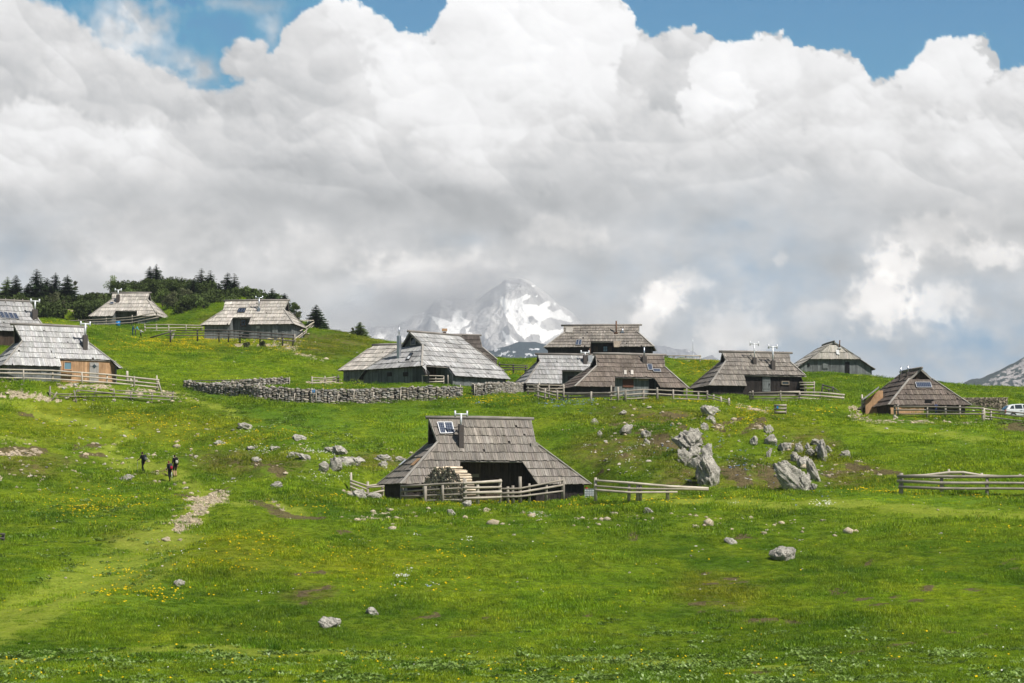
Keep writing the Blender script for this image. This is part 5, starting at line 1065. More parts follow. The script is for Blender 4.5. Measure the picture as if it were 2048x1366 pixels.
for lab, grp, n, (x0, x1, y0, y1), s0, s1 in AREAS:
    for k in range(n):
        g = hit(R.uniform(x0, x1), R.uniform(y0, y1)); j = R.randrange(7)
        if j in used: o = STN[j].copy(); COL.objects.link(o)
        else: o = STN[j]; used.add(j)
        s = R.uniform(s0, s1) * g[1] / F * .5 * (1.5 if R.random() < .12 else 1); o.scale = (s * 1.15, s, s * R.uniform(.45, .8)); o.rotation_euler = (R.uniform(-.3, .3), R.uniform(-.3, .3), R.uniform(0, 6.3)); o.location = (g[0], g[1], g[2] + s * .12)
        prop(o, lab, 'stone', grp)
# rubble nobody could count
def sample(n, y0=58, y1=300, um=.30, seed=1, dens=None):
    rs = np.random.RandomState(seed); Y = y0 * (y1 / y0) ** rs.rand(n) if dens is None else y0 + (y1 - y0) * rs.rand(n) ** dens
    X = (rs.rand(n) * 2 - 1) * um * Y; return X, Y, rs
X, Y, rs = sample(420000, 90, 265, .29, 5, 1.0); hs_ = Hs(X, Y); px, py = project(X, Y, hs_)
w_ = masks_at(X, Y, px, py)[2]
EXTRA = [(20, [(130, 600), (150, 622)]), (18, [(455, 686), (520, 690), (590, 690)]), (8, [(590, 700), (640, 725)]), (8, [(345, 792), (400, 806)])]
w_ = np.maximum(w_, .5 * strips(px, py, EXTRA, 1.6)); w_ = np.maximum(w_, .17 * (fbm(X / 2.2, Y / 2.2, 3, 8) > .08) * strips(px, py, [(60, [(0, 785), (340, 795)]), (40, [(1290, 825), (1420, 830)]), (60, [(1300, 900), (1600, 930)]), (80, [(640, 920), (800, 910)]), (90, [(400, 870), (560, 920)]), (120, [(0, 930), (300, 930)]), (60, [(330, 1060), (420, 990)]), (90, [(1200, 860), (1700, 940)]), (40, [(700, 1030), (1700, 1060)])], 2.0))
keep = rs.rand(len(X)) < w_ * .36; X, Y = X[keep], Y[keep]; Z = H(X, Y); s = (.035 + .12 * rs.rand(len(X)) ** 2.2 * (1 + (rs.rand(len(X)) < .08) * 1.2)) * np.where(w_[keep] < .2, 1.45, 1.0)
V, Fa, C = many_stones(np.c_[X, Y, Z + s * .15, s * 1.2, s, s * .7, rs.rand(len(X)) * 6.3]); C = (.78 + .4 * (C - .5)) * np.array([1.08, 1.0, .86]); print('rubble', len(X))
npmesh('rubble', V, Fa, M['pale_stone'], C)['kind'] = 'stuff'

# ------------------------------------------------------------ meadow cover (stuff)
def clump(name, n, rad, h0, h1, wdt, mat, lean=.5, seg=2, seed=0, dome=0.0):
    rs = np.random.RandomState(seed); V = []; Fa = []; C = []
    for i in range(n):
        a = rs.rand() * 6.283; r = rad * math.sqrt(rs.rand()); b = np.array([r * math.cos(a), r * math.sin(a), -.02]); hh = rs.uniform(h0, h1) * (1 - dome * (r / rad) ** 1.5); d = a + rs.normal() * .6 if dome else rs.rand() * 6.283; L = hh * lean * rs.rand(); side = np.array([-math.sin(d), math.cos(d), 0]) * wdt * rs.uniform(.6, 1.2)
        fw = np.array([math.cos(d), math.sin(d), 0]); k = len(V); t = rs.uniform(.65, 1.25)
        V += [b - side, b + side, b + fw * L * .4 + side * .75 + [0, 0, hh * .6], b + fw * L * .4 - side * .75 + [0, 0, hh * .6], b + fw * L + [0, 0, hh]]; Fa += [(k, k + 1, k + 2), (k, k + 2, k + 3), (k + 3, k + 2, k + 4)]; C += [(t * rs.uniform(.92, 1.1), t, t * .9)] * 5
    me = bpy.data.meshes.new(name); me.from_pydata([tuple(v) for v in V], [], Fa); me.materials.append(mat)
    ca = me.color_attributes.new('Col', 'FLOAT_COLOR', 'POINT'); ca.data.foreach_set('color', np.c_[np.array(C), np.ones(len(C))].ravel())
    return bpy.data.objects.new(name, me)
def leafclump(name, n, rad, ln, mat, seed=0):
    rs = np.random.RandomState(seed); V = []; Fa = []; C = []
    for i in range(n):
        a = rs.rand() * 6.283; r = rad * math.sqrt(rs.rand()); b = np.array([r * math.cos(a), r * math.sin(a), rs.uniform(0, .05)]); d = rs.rand() * 6.283; l = ln * rs.uniform(.6, 1.2)
        fw = np.array([math.cos(d), math.sin(d), rs.uniform(.3, 1.3)]); fw /= np.linalg.norm(fw); sd = np.array([-math.sin(d), math.cos(d), 0]) * l * .3; k = len(V); t = rs.uniform(.6, 1.5)
        V += [b, b + fw * l * .5 + sd, b + fw * l + [0, 0, -.03], b + fw * l * .5 - sd]; Fa += [(k, k + 1, k + 2), (k, k + 2, k + 3)]; C += [(t, t, t)] * 4
    me = bpy.data.meshes.new(name); me.from_pydata([tuple(v) for v in V], [], Fa); me.materials.append(mat)
    ca = me.color_attributes.new('Col', 'FLOAT_COLOR', 'POINT'); ca.data.foreach_set('color', np.c_[np.array(C), np.ones(len(C))].ravel())
    return bpy.data.objects.new(name, me)
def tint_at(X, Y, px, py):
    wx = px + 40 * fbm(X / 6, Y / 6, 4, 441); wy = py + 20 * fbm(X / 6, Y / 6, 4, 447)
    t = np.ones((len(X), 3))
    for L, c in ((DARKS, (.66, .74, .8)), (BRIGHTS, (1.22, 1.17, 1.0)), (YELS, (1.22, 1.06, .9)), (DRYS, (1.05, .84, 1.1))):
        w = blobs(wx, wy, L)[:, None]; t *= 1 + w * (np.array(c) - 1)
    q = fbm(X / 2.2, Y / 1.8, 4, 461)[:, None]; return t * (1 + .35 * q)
def scatter(name, X, Y, Z, scl, srcs, rs, tilt=.15, tint=None):
    """one stuff object whose points carry clumps"""
    n = len(X); me = bpy.data.meshes.new(name); me.vertices.add(n); me.vertices.foreach_set('co', np.stack([X, Y, Z], -1).astype(np.float32).ravel())
    a = me.attributes.new('rot', 'FLOAT_VECTOR', 'POINT'); a.data.foreach_set('vector', np.stack([rs.normal(size=n) * tilt, rs.normal(size=n) * tilt, rs.rand(n) * 6.283], -1).astype(np.float32).ravel())
    a = me.attributes.new('scl', 'FLOAT', 'POINT'); a.data.foreach_set('value', np.asarray(scl, np.float32))
    a = me.attributes.new('pick', 'INT', 'POINT'); a.data.foreach_set('value', rs.randint(0, len(srcs), n).astype(np.int32))
    if tint is not None: a = me.attributes.new('Tint', 'FLOAT_COLOR', 'POINT'); a.data.foreach_set('color', np.c_[tint, np.ones(n)].astype(np.float32).ravel())
    o = bpy.data.objects.new(name, me); COL.objects.link(o); o['kind'] = 'stuff'
    t = bpy.data.node_groups.new(name + ' nodes', 'GeometryNodeTree'); t.interface.new_socket('Geometry', in_out='INPUT', socket_type='NodeSocketGeometry'); t.interface.new_socket('Geometry', in_out='OUTPUT', socket_type='NodeSocketGeometry')
    gi = t.nodes.new('NodeGroupInput'); go = t.nodes.new('NodeGroupOutput'); ip = t.nodes.new('GeometryNodeInstanceOnPoints'); mp = t.nodes.new('GeometryNodeMeshToPoints'); gg = t.nodes.new('GeometryNodeGeometryToInstance')
    for sct in reversed(srcs):
        oi = t.nodes.new('GeometryNodeObjectInfo'); oi.inputs['Object'].default_value = sct; oi.inputs['As Instance'].default_value = False; t.links.new(oi.outputs['Geometry'], gg.inputs[0])
    def na(nm, ty):
        x = t.nodes.new('GeometryNodeInputNamedAttribute'); x.data_type = ty; x.inputs['Name'].default_value = nm; return next(s for s in x.outputs if s.enabled and s.name == 'Attribute')
    t.links.new(gi.outputs[0], mp.inputs[0]); t.links.new(mp.outputs[0], ip.inputs['Points']); t.links.new(gg.outputs[0], ip.inputs['Instance']); ip.inputs['Pick Instance'].default_value = True
    t.links.new(na('pick', 'INT'), ip.inputs['Instance Index']); t.links.new(na('rot', 'FLOAT_VECTOR'), ip.inputs['Rotation']); t.links.new(na('scl', 'FLOAT'), ip.inputs['Scale']); t.links.new(ip.outputs[0], go.inputs[0])
    md = o.modifiers.new('scatter', 'NODES'); md.node_group = t; return o
def off_pads(X, Y, mrg=.1):
    ok = np.ones(len(X), bool)
    for x, y, z, a, b, yw in PADS:
        c, s = math.cos(math.radians(yw)), math.sin(math.radians(yw)); dx = X - x; dy = Y - y
        ok &= ~((np.abs(dx * c + dy * s) < a + mrg) & (np.abs(-dx * s + dy * c) < b + mrg))
    return ok
# grass
gr = [clump('grass clump %d' % i, 90, .42, .05, .13, .0065, M['blade'], .9, seed=i) for i in range(4)]
gf = [clump('grass patch %d' % i, 110, .8, .07, .17, .013, M['blade'], .9, seed=20 + i) for i in range(4)]
for nm, srcs, y0, y1, N, sc in (('grass', gr, 57, 112, 52000, 1.0), ('grass_beyond', gf, 112, 285, 62000, 1.0)):
    X, Y, rs = sample(N, y0, y1, .285, 31, .85); hs_ = Hs(X, Y); px, py = project(X, Y, hs_); pa, so_, gv = masks_at(X, Y, px, py)
    tall = .55 + .9 * ss(-.25, .45, fbm(X / 5, Y / 4, 4, 401)) + .25 * fbm(X / 1.2, Y / 1.2, 2, 403)
    keep = (rs.rand(len(X)) > pa * .93) & (rs.rand(len(X)) > so_ * 1.3) & (rs.rand(len(X)) > gv * 1.25) & off_pads(X, Y); X, Y, tall, px, py = X[keep], Y[keep], tall[keep], px[keep], py[keep]
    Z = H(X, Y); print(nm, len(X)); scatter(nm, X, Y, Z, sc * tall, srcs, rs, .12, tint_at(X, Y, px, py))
# broad-leaved plants near the viewer and below the walls
lf = [leafclump('leaf clump %d' % i, 34, .38, .17, M['dock'], i) for i in range(3)]
X, Y, rs = sample(110000, 58, 180, .285, 33, 1.0); px, py = project(X, Y, Hs(X, Y))
w_ = np.clip(fbm(X / 2.6, Y / 1.5, 4, 411) * 2.6 + .0, 0, 1) * (ss(1290, 1325, py) * 1.0) + np.clip(.35 + fbm(X / 3, Y / 3, 3, 415), 0, 1) * strips(px, py, [(42, [(360, 785), (450, 795)]), (70, [(470, 838), (560, 838), (640, 872), (720, 900)]), (26, [(1060, 792), (1130, 806)]), (20, [(1990, 846), (2050, 850)])], 2.0) * .9 + .10 * strips(px, py, [(200, [(1150, 1300), (1700, 1320)]), (260, [(0, 1090), (250, 1070)])], 2.0) * (fbm(X / 2, Y / 2, 3, 9) > 0)
keep = rs.rand(len(X)) < w_ * .5; X, Y = X[keep], Y[keep]; print('leaves', len(X)); scatter('broad_leaved_plants', X, Y, H(X, Y), rs.uniform(.6, 1.15, len(X)), lf, rs, .1)
# dark rush tufts, countable
RU = [(360, 1296), (550, 1300), (545, 1296), (598, 1292), (584, 1330), (536, 1330), (810, 1334), (822, 1331), (700, 1330), (820, 1362), (780, 1362), (1048, 1362), (935, 1352), (880, 1345), (1012, 1345), (166, 1270), (45, 1288), (600, 1368), (700, 1362), (540, 1356)]
rb = clump('rush_tuft', 240, .30, .10, .36, .008, M['rush'], 1.1, seed=77, dome=.75)
for i, (x, y) in enumerate(RU):
    g = hit(x, min(y, 1365)); o = rb if i == 0 else rb.copy(); COL.objects.link(o); o.location = g; o.rotation_euler = (0, 0, R.random() * 6); sc = R.uniform(.6, 1.15); o.scale = (sc, sc, sc * .9)
    prop(o, 'dark green rush tuft in the flat grass nearest the viewer', 'grass tuft', 'rush tufts in the near grass')
# flowers
def flowers(name, regions, N, mat, size, seed, h=(.05, .14), base=0.0, y1=270):
    X, Y, rs = sample(N, 58, y1, .285, seed, 1.0); px, py = project(X, Y, Hs(X, Y)); w = np.full(len(X), base)
    for x, y, rx, ry, k in regions: w = np.maximum(w, k * np.exp(-np.hypot((px - x) / rx, (py - y) / ry) ** 2 * 1.2))
    w = w * 1.7 * np.clip(.5 + 1.8 * fbm(X / 1.6, Y / 1.3, 4, seed), 0, 2.2); keep = (rs.rand(len(X)) < w) & off_pads(X, Y); X, Y = X[keep], Y[keep]; Z = H(X, Y) + rs.uniform(*h, len(X)); n = len(X)
    s = size * rs.uniform(.6, 1.3, n) * (1 + (Y - 100) / 400); P = np.stack([X, Y, Z], -1); up = np.stack([rs.normal(size=n) * .4, -.55 + rs.normal(size=n) * .3, np.ones(n)], -1); up /= np.linalg.norm(up, axis=1)[:, None]
    a = np.cross(up, np.array([.3, 1, .1])); a /= np.linalg.norm(a, axis=1)[:, None]; b = np.cross(up, a); V = []
    for k in range(5): th = k * 2 * np.pi / 5; V.append(P + (a * math.cos(th) + b * math.sin(th)) * s[:, None])
    V = np.stack(V, 1).reshape(-1, 3); Fa = np.arange(n * 5).reshape(-1, 5); t = np.repeat(rs.uniform(.75, 1.1, n), 5); npmesh(name, V, Fa, mat, np.stack([t, t, t], -1))['kind'] = 'stuff'; print(name, n)
flowers('yellow_flowers', [(400, 688, 140, 12, 1.6), (540, 700, 80, 8, .3), (330, 850, 150, 22, .45), (480, 880, 130, 22, .5), (560, 875, 70, 18, .55), (280, 835, 90, 14, .5), (130, 830, 120, 25, .12), (200, 1000, 90, 22, .55), (170, 1010, 120, 40, .15), (870, 1010, 90, 8, .9), (960, 1005, 80, 7, .5), (640, 1010, 80, 12, .5), (500, 1090, 90, 28, .16), (430, 1120, 60, 16, .3), (300, 1170, 110, 24, .32), (690, 1105, 110, 30, .09), (850, 1130, 160, 60, .06),
    (1000, 802, 80, 6, .9), (950, 797, 60, 5, .6), (1270, 803, 130, 5, .9), (1380, 802, 60, 4, .7), (1330, 845, 130, 24, .12), (1480, 835, 70, 20, .5), (1490, 850, 40, 12, .5), (1655, 815, 25, 10, .7), (1640, 815, 60, 16, .2), (1430, 735, 60, 6, .8), (1440, 742, 60, 10, .4), (1380, 727, 60, 4, .6), (1010, 760, 60, 8, .6), (1020, 752, 50, 6, .5), (1900, 837, 50, 4, 1.0), (1870, 992, 150, 5, .55), (1720, 985, 90, 7, .35), (1380, 1000, 200, 10, .2), (1080, 1008, 90, 10, .3), (1190, 1002, 90, 8, .3), (1980, 1080, 90, 30, .06), (620, 775, 60, 5, .2), (720, 787, 60, 4, .4), (20, 660, 30, 10, .1), (90, 655, 40, 10, .3), (950, 780, 40, 5, .2), (900, 1330, 1000, 40, .02), (100, 1340, 120, 20, .08)],
    420000, M['yellow'], .040, 51, base=.0025)
flowers('white_flowers', [(530, 912, 50, 9, .8), (620, 912, 34, 6, 1.2), (650, 920, 30, 5, .6), (520, 852, 30, 5, .9), (640, 905, 60, 5, .5), (660, 955, 60, 8, .8), (630, 965, 60, 7, .5), (1250, 905, 16, 6, 1.4), (1280, 890, 18, 5, .8), (1172, 892, 10, 4, .8), (1260, 925, 60, 30, .12), (1645, 1022, 22, 6, 1.4), (1470, 1011, 14, 3, .9), (1070, 1034, 18, 4, .9), (805, 1143, 14, 5, 1.4), (820, 1136, 10, 3, .9), (800, 1165, 16, 5, .6), (868, 1170, 12, 6, .7), (794, 1200, 6, 5, 1.2), (940, 1072, 10, 6, .9), (830, 1062, 12, 3, .6), (530, 1182, 30, 6, .3), (720, 1082, 30, 4, .4), (200, 815, 60, 7, .35), (230, 800, 60, 5, .3), (380, 930, 60, 12, .2), (600, 870, 30, 6, .3), (740, 880, 60, 14, .08), (1470, 915, 200, 40, .05), (460, 960, 20, 4, .6), (350, 1105, 60, 20, .04)],
    420000, M['petal'], .034, 53, base=.0015)
flowers('blue_flowers', [(1150, 812, 40, 7, 1.4), (1120, 806, 20, 4, 1.4), (1175, 810, 22, 5, 1.2), (1135, 818, 30, 4, .8), (955, 804, 8, 2, 1.5), (1400, 900, 90, 40, .06), (1490, 930, 50, 25, .12), (450, 670, 20, 4, .6), (868, 1172, 18, 5, .4), (1650, 990, 60, 30, .02)], 300000, M['bluepetal'], .05, 57, y1=230)

# ------------------------------------------------------------ trees
def tri_cloud(C_, Rr, n, size, rs, sq=(1, 1, 1), tone=(.55, 1.35)):
    """leaf triangles spread through lumps: C_ centres (k,3), Rr radii"""
    k = rs.randint(0, len(C_), n); d = rs.normal(size=(n, 3)); d /= np.linalg.norm(d, axis=1)[:, None]; r = Rr[k] * rs.rand(n) ** .45
    P = C_[k] + d * r[:, None] * np.array(sq); a = rs.normal(size=(n, 3)); a /= np.linalg.norm(a, axis=1)[:, None]; b = np.cross(a, rs.normal(size=(n, 3))); b /= np.linalg.norm(b, axis=1)[:, None]; s = (size * rs.uniform(.5, 1.4, n))[:, None]
    V = np.stack([P - a * s * .5, P + a * s * .5 + b * s * .2, P + b * s], 1).reshape(-1, 3); tn = rs.uniform(tone[0], tone[1], len(C_))[k] * rs.uniform(.75, 1.25, n)
    return V, np.arange(3 * n).reshape(-1, 3), np.repeat(np.stack([tn, tn, tn * .95], -1), 3, 0)
def spruce(px, yb, yt, label, Y, seed, wf=.30, mat='spruce', loose=0.0):
    base = at_px(px, yb, Y); gz = hz(base.x, base.y); top = at_px(px, yt, Y).z; base.z = gz - .2; h = top - base.z
    root = empty('spruce_tree' if mat == 'spruce' else 'larch_tree', base, 0, label, 'tree', 'trees on the left skyline'); rs = np.random.RandomState(seed)
    b = MB(); b.tube([(0, 0, 0), (.03, 0, h * .5), (0, 0, h * .98)], [h * .022, h * .013, .01], 7); b.build('trunk', M['bark'], root, True)
    V = []; Fa = []; C = []; z = h * .05; lv = 0
    while z < h * .985:
        t = z / h; rad = h * wf * 1.75 * (1 - t) ** .78 * rs.uniform(.78, 1.18) + .05; nb = max(7, int(20 * (1 - t) + 7))
        for i in range(nb):
            if rs.rand() < .06 + loose: continue
            a = rs.rand() * 6.283; L = rad * rs.uniform(.7, 1.2); dx, dy = math.cos(a), math.sin(a); droop = .22 + .25 * (1 - t); tone = rs.uniform(.55, 1.35)
            ns = max(3, int(L / .16))
            for j in range(ns):
                u0 = j / ns; u1 = (j + 1.3) / ns; zz0 = z - L * droop * (u0 ** .8) + L * .14 * u0 ** 3; zz1 = z - L * droop * (min(u1, 1) ** .8) + L * .14 * min(u1, 1) ** 3; wdt = L * .24 * (1 - u0 * .7) + .05
                p0 = np.array([dx * L * u0, dy * L * u0, zz0]); p1 = np.array([dx * L * u1, dy * L * u1, zz1]); sd = np.array([-dy, dx, 0]) * wdt
                for sg in (-1, 1):
                    k = len(V); V += [p0, p1, p0 + (p1 - p0) * rs.uniform(.6, 1.1) + sd * sg * rs.uniform(.7, 1.3) + [0, 0, -wdt * rs.uniform(.2, .7)]]; Fa.append((k, k + 1, k + 2)); q = tone * rs.uniform(.8, 1.2); C += [(q, q, q)] * 3
        z += h * rs.uniform(.022, .036)
    npmesh('crown', np.array(V), np.array(Fa), M[mat], np.array(C), root); return root
SPR = [(31, 612, 548, 'slender spruce standing first from the left edge', 294, .24), (72, 614, 536, 'tall full spruce left of two smaller ones', 292, .27), (93, 612, 554, 'small spruce right of the tall full one', 294, .28), (110, 612, 543, 'narrow pointed spruce before the rubble mound', 293, .24), (134, 610, 547, 'broad spruce directly above the rubble mound', 290, .30), (55, 614, 566, 'low spruce filling the gap left of the tall full one', 293, .35),
      (299, 600, 531, 'left one of the twin spruces above the dwarf pines', 312, .23), (312, 600, 527, 'right taller one of the twin spruces above the dwarf pines', 311, .25), (402, 612, 534, 'spruce with the narrowest tip in the middle group', 296, .22), (420, 614, 539, 'spruce right of the narrowest-tipped one', 295, .24), (455, 614, 543, 'wide spruce left of its thin neighbour in the right group', 294, .26), (468, 614, 545, 'thin spruce at the right end of the right group', 293, .22), (386, 618, 556, 'dark spruce low in front of the middle group', 290, .30), (375, 616, 566, 'small dark spruce behind the bank', 291, .32),
      (544, 604, 575, 'small spruce peeping over the knoll hut roof, left one', 268, .30), (569, 606, 584, 'small spruce peeping over the knoll hut roof, right one', 266, .32), (632, 660, 608, 'dark lone spruce right of the knoll hut', 259, .34), (437, 616, 565, 'short spruce between the middle and right groups', 291, .3)]
for i, (x, yb, yt, lab, Y, wf) in enumerate(SPR): spruce(x, yb, yt, lab, Y, 700 + i, wf)
spruce(720, 672, 643, 'little light green larch on the bare ridge', 256, 760, .42, 'larch', .3)
spruce(14, 612, 552, 'pale larch at the left edge behind the slender spruce', 297, 761, .30, 'larch', .3)
def bush(px, yb, yt, wpx, label, Y, seed, mat, n=900, name='bush', cat='bush', grp='bushes on the left skyline'):
    base = at_px(px, yb, Y); base.z = hz(base.x, base.y) - .1; top = at_px(px, yt, Y).z; h = top - base.z; w = wpx / F * Y
    root = empty(name, base, 0, label, cat, grp); rs = np.random.RandomState(seed); b = MB(); Cn = []; Rn = []
    b.tube([(0, 0, 0), (0, 0, h * .35)], [.09, .06], 6)
    for i in range(9):
        a = rs.rand() * 6.283; r = w * .5 * rs.uniform(.2, .85); z = h * rs.uniform(.3, .92); q = (r * math.cos(a) * (1.15 - z / h * .6), r * math.sin(a) * .8, z); b.tube([(0, 0, h * rs.uniform(.05, .3)), (q[0] * .5, q[1] * .5, z * .6), q], [.05, .03, .012], 5); Cn.append(q); Rn.append(min(w, h) * rs.uniform(.13, .26))
    b.build('stem', M['bark'], root, True); V, Fa, C = tri_cloud(np.array(Cn), np.array(Rn), n, .16, rs, (1, .8, .9)); npmesh('foliage', V, Fa, M[mat], C, root)
for i, a in enumerate([(262, 604, 572, 44, 'olive bush behind the roof tip of the small pale hut', 292, 'larch'), (372, 618, 578, 46, 'rounded pale olive bush under the middle spruce group', 284, 'bush'), (432, 618, 588, 34, 'small yellow-green bush between the spruce groups', 282, 'larch'), (200, 612, 588, 40, 'olive bush at the left slope of the thicket', 286, 'bush'), (40, 616, 592, 40, 'dark olive bush below the slender left spruce', 284, 'bush'), (222, 606, 551, 34, 'light green birch-like bush at the left end of the dwarf pines', 308, 'larch'), (325, 622, 575, 40, 'yellow-green bush right of the small pale hut', 285, 'larch'), (345, 626, 582, 36, 'grey-green bush below the twin spruces', 280, 'bush'), (408, 625, 596, 44, 'rounded olive bush left of the knoll hut', 272, 'larch'), (492, 605, 571, 34, 'sparse spring-green bush right of the spruce group', 286, 'larch'), (508, 606, 578, 26, 'second sparse bush next to the knoll hut roof', 284, 'larch'),
                       (590, 640, 603, 22, 'upright light green bush behind the knoll hut', 257, 'larch'), (598, 642, 622, 16, 'small bare-looking bush right behind the knoll hut', 256, 'bush'), (105, 618, 582, 40, 'grey-green bush in front of the left spruces', 280, 'bush'), (148, 612, 556, 18, 'brownish bush on top of the rubble mound', 291, 'bush'), (128, 622, 600, 30, 'purple-grey bare bush left of the rubble mound', 277, 'bush'), (705, 668, 655, 8, 'tiny shrub left of the little larch', 256, 'bush'), (493, 694, 684, 18, 'brown shrub at the foot of the knoll rubble', 233, 'bush'), (524, 697, 683, 16, 'olive shrub on the knoll rubble', 232, 'bush')]):
    bush(*a[:6], 800 + i, a[6], 1100 if a[3] > 20 else 500)
# dwarf pine thicket
def thicket(name, label, L, n, per, seed, rad=1.25):
    rs = np.random.RandomState(seed); Cn = []; Rn = []
    for i in range(n):
        t = rs.rand(); j = rs.randint(0, len(L)); x0, x1, top, bot, Y0, Y1 = L[j]; px = x0 + (x1 - x0) * rs.rand(); Y = Y0 + (Y1 - Y0) * rs.rand(); d = ray(px, 600); X = d[0] * Y; z = hz(X, Y); tp = at_px(px, top + rs.uniform(0, 8), Y).z
        hgt = min(max(.8, tp - z), 5.5); Cn.append((X, Y, z + rs.rand() ** .6 * (hgt - .5))); Rn.append(rad * rs.uniform(.55, 1.15))
    V, Fa, C = tri_cloud(np.array(Cn), np.array(Rn), per * n, .26, rs, (1, 1, .75), (.5, 1.4)); o = npmesh(name, V, Fa, M['scrub'], C); prop(o, label, None, None, 'stuff')
thicket('dwarf_pine_thicket', 'dense dwarf pine thicket covering the left skyline', [(160, 235, 588, 618, 282, 300), (230, 300, 564, 600, 295, 316), (290, 360, 556, 600, 295, 318), (350, 430, 560, 610, 290, 316), (420, 520, 575, 612, 285, 305), (-60, 140, 590, 614, 284, 300), (340, 470, 590, 620, 276, 292), (160, 230, 600, 625, 275, 284), (505, 555, 590, 606, 276, 288), (60, 125, 600, 620, 276, 286)], 760, 260, 91)

# ------------------------------------------------------------ wood piles, barrel, tarp, crate
def logs(b, o, A, T, n_row, rows, rad, L, rs, cols, arch=0.0, mi_end=1):
    for r in range(rows):
        m = n_row
        for i in range(m):
            u = (i - (m - 1) / 2 + .5 * (r % 2)) * rad * 2.0 + rs.uniform(-.2, .2) * rad; z = r * rad * 1.75 + rad + rs.uniform(-.2, .2) * rad
            if arch and z > arch * (1 - .55 * abs(u / (n_row * rad)) ** 2.2) + rad: continue
            j = Vector((rs.uniform(-.05, .05), 0, 0)); c = o + T * (u + rs.uniform(-.01, .01)) + Vector((0, 0, z)); k = rs.choice(cols); v = rs.uniform(.7, 1.2); e = rs.uniform(-.08, .08); sides = rs.choice((4, 5, 6))
            p0 = c + A * e; p1 = c + A * (L + e) + Vector((0, 0, rs.uniform(-.03, .03))); b[k].tube([p0, p1], [rad * rs.uniform(.8, 1.15)] * 2, sides, (v, v, v))
rs_ = random.Random(5); A = Vector((.66, .75, 0)).normalized(); T = Vector((.75, -.66, 0)).normalized(); g = (-4.55, 130.6, hz(-4.55, 130.6) - .05)
root = empty('firewood_stack', g, 0, 'arched stack of split firewood behind the near log fence', 'firewood'); bb = {'b': MB(), 'e': MB()}
logs(bb, Vector((0, 0, 0)), A, T, 21, 15, .090, 1.15, rs_, ('b', 'e', 'e'), 2.4); bb['b'].build('bark_logs', M['log'], root); bb['e'].build('split_logs', M['logend'], root)
b = MB()
for i in range(34): u = rs_.uniform(-1.2, 1.6); z = 2.3 * (1 - .5 * abs(u / 1.95) ** 2.2) + rs_.uniform(-.05, .12); c = T * u * .9 + Vector((0, 0, z)) + A * rs_.uniform(.1, .5); b.bar(c, c + A.lerp(T, rs_.uniform(-.25, .25)) * rs_.uniform(.7, 1.2), rs_.uniform(.06, .11), .05)
b.build('loose_splits', M['logend'], root)
g = at_px(1966, 822, 183); g.z = hz(g.x, g.y) - .35; root = empty('woodpile', g, 0, 'long brown woodpile behind the pyramid-like hut', 'firewood'); bb = {'b': MB(), 'e': MB()}
logs(bb, Vector((0, 0, 0)), Vector((.1, 1, 0)).normalized(), Vector((1, -.1, 0)).normalized(), 36, 12, .062, .9, rs_, ('b', 'b', 'e')); bb['b'].build('bark_logs', M['log'], root); bb['e'].build('split_logs', M['logend'], root)
b = MB(); b.tube([(0, 0, 0), (0, 0, .75)], [.3, .3], 20); b.tube([(0, 0, .75), (0, 0, .79)], [.315, .315], 20); b.tube([(0, 0, .35), (0, 0, .39)], [.313, .313], 20); g = at_px(236, 651, 266); g.z = hz(g.x, g.y); o = b.build('barrel', M['blue'], None, True, g); prop(o, 'bright blue barrel beside the small hut with the open porch', 'barrel')
g = Vector((-15.1, 192, 0)); g = at_px(720, 775, 191); g.z = hz(g.x, g.y); V_, F_ = ICO[4]; P = rocky(V_, 77, 5, .1) * np.array([.95, .6, .42]); P[:, 2] += .12; o = npmesh('tarpaulin', P, F_, M['rubber'], np.ones((len(P), 3)), smooth=True); o.location = g; prop(o, 'dark tarpaulin-covered heap left of the largest grey hut', 'tarpaulin')
g = at_px(1179, 989, 131.5); g.z = hz(g.x, g.y); root = empty('tank_crate', g, 0, 'white plastic tank in a wire cage at the right corner of the nearest hut', 'tank'); b = MB(); b.box((0, 0, .32), (.62, .6, .6)); b.build('tank', M['white'], root); b = MB()
for k in range(5):
    b.box((-.33 + k * .165, -.32, .33), (.02, .02, .66)); b.box((0, -.325, .03 + k * .15), (.68, .022, .02))
b.build('cage', M['steel'], root); b = MB(); b.tube([(-.2, 0, .62), (-.2, 0, .72)], .08, 10); b.build('lid', M['red'], root)

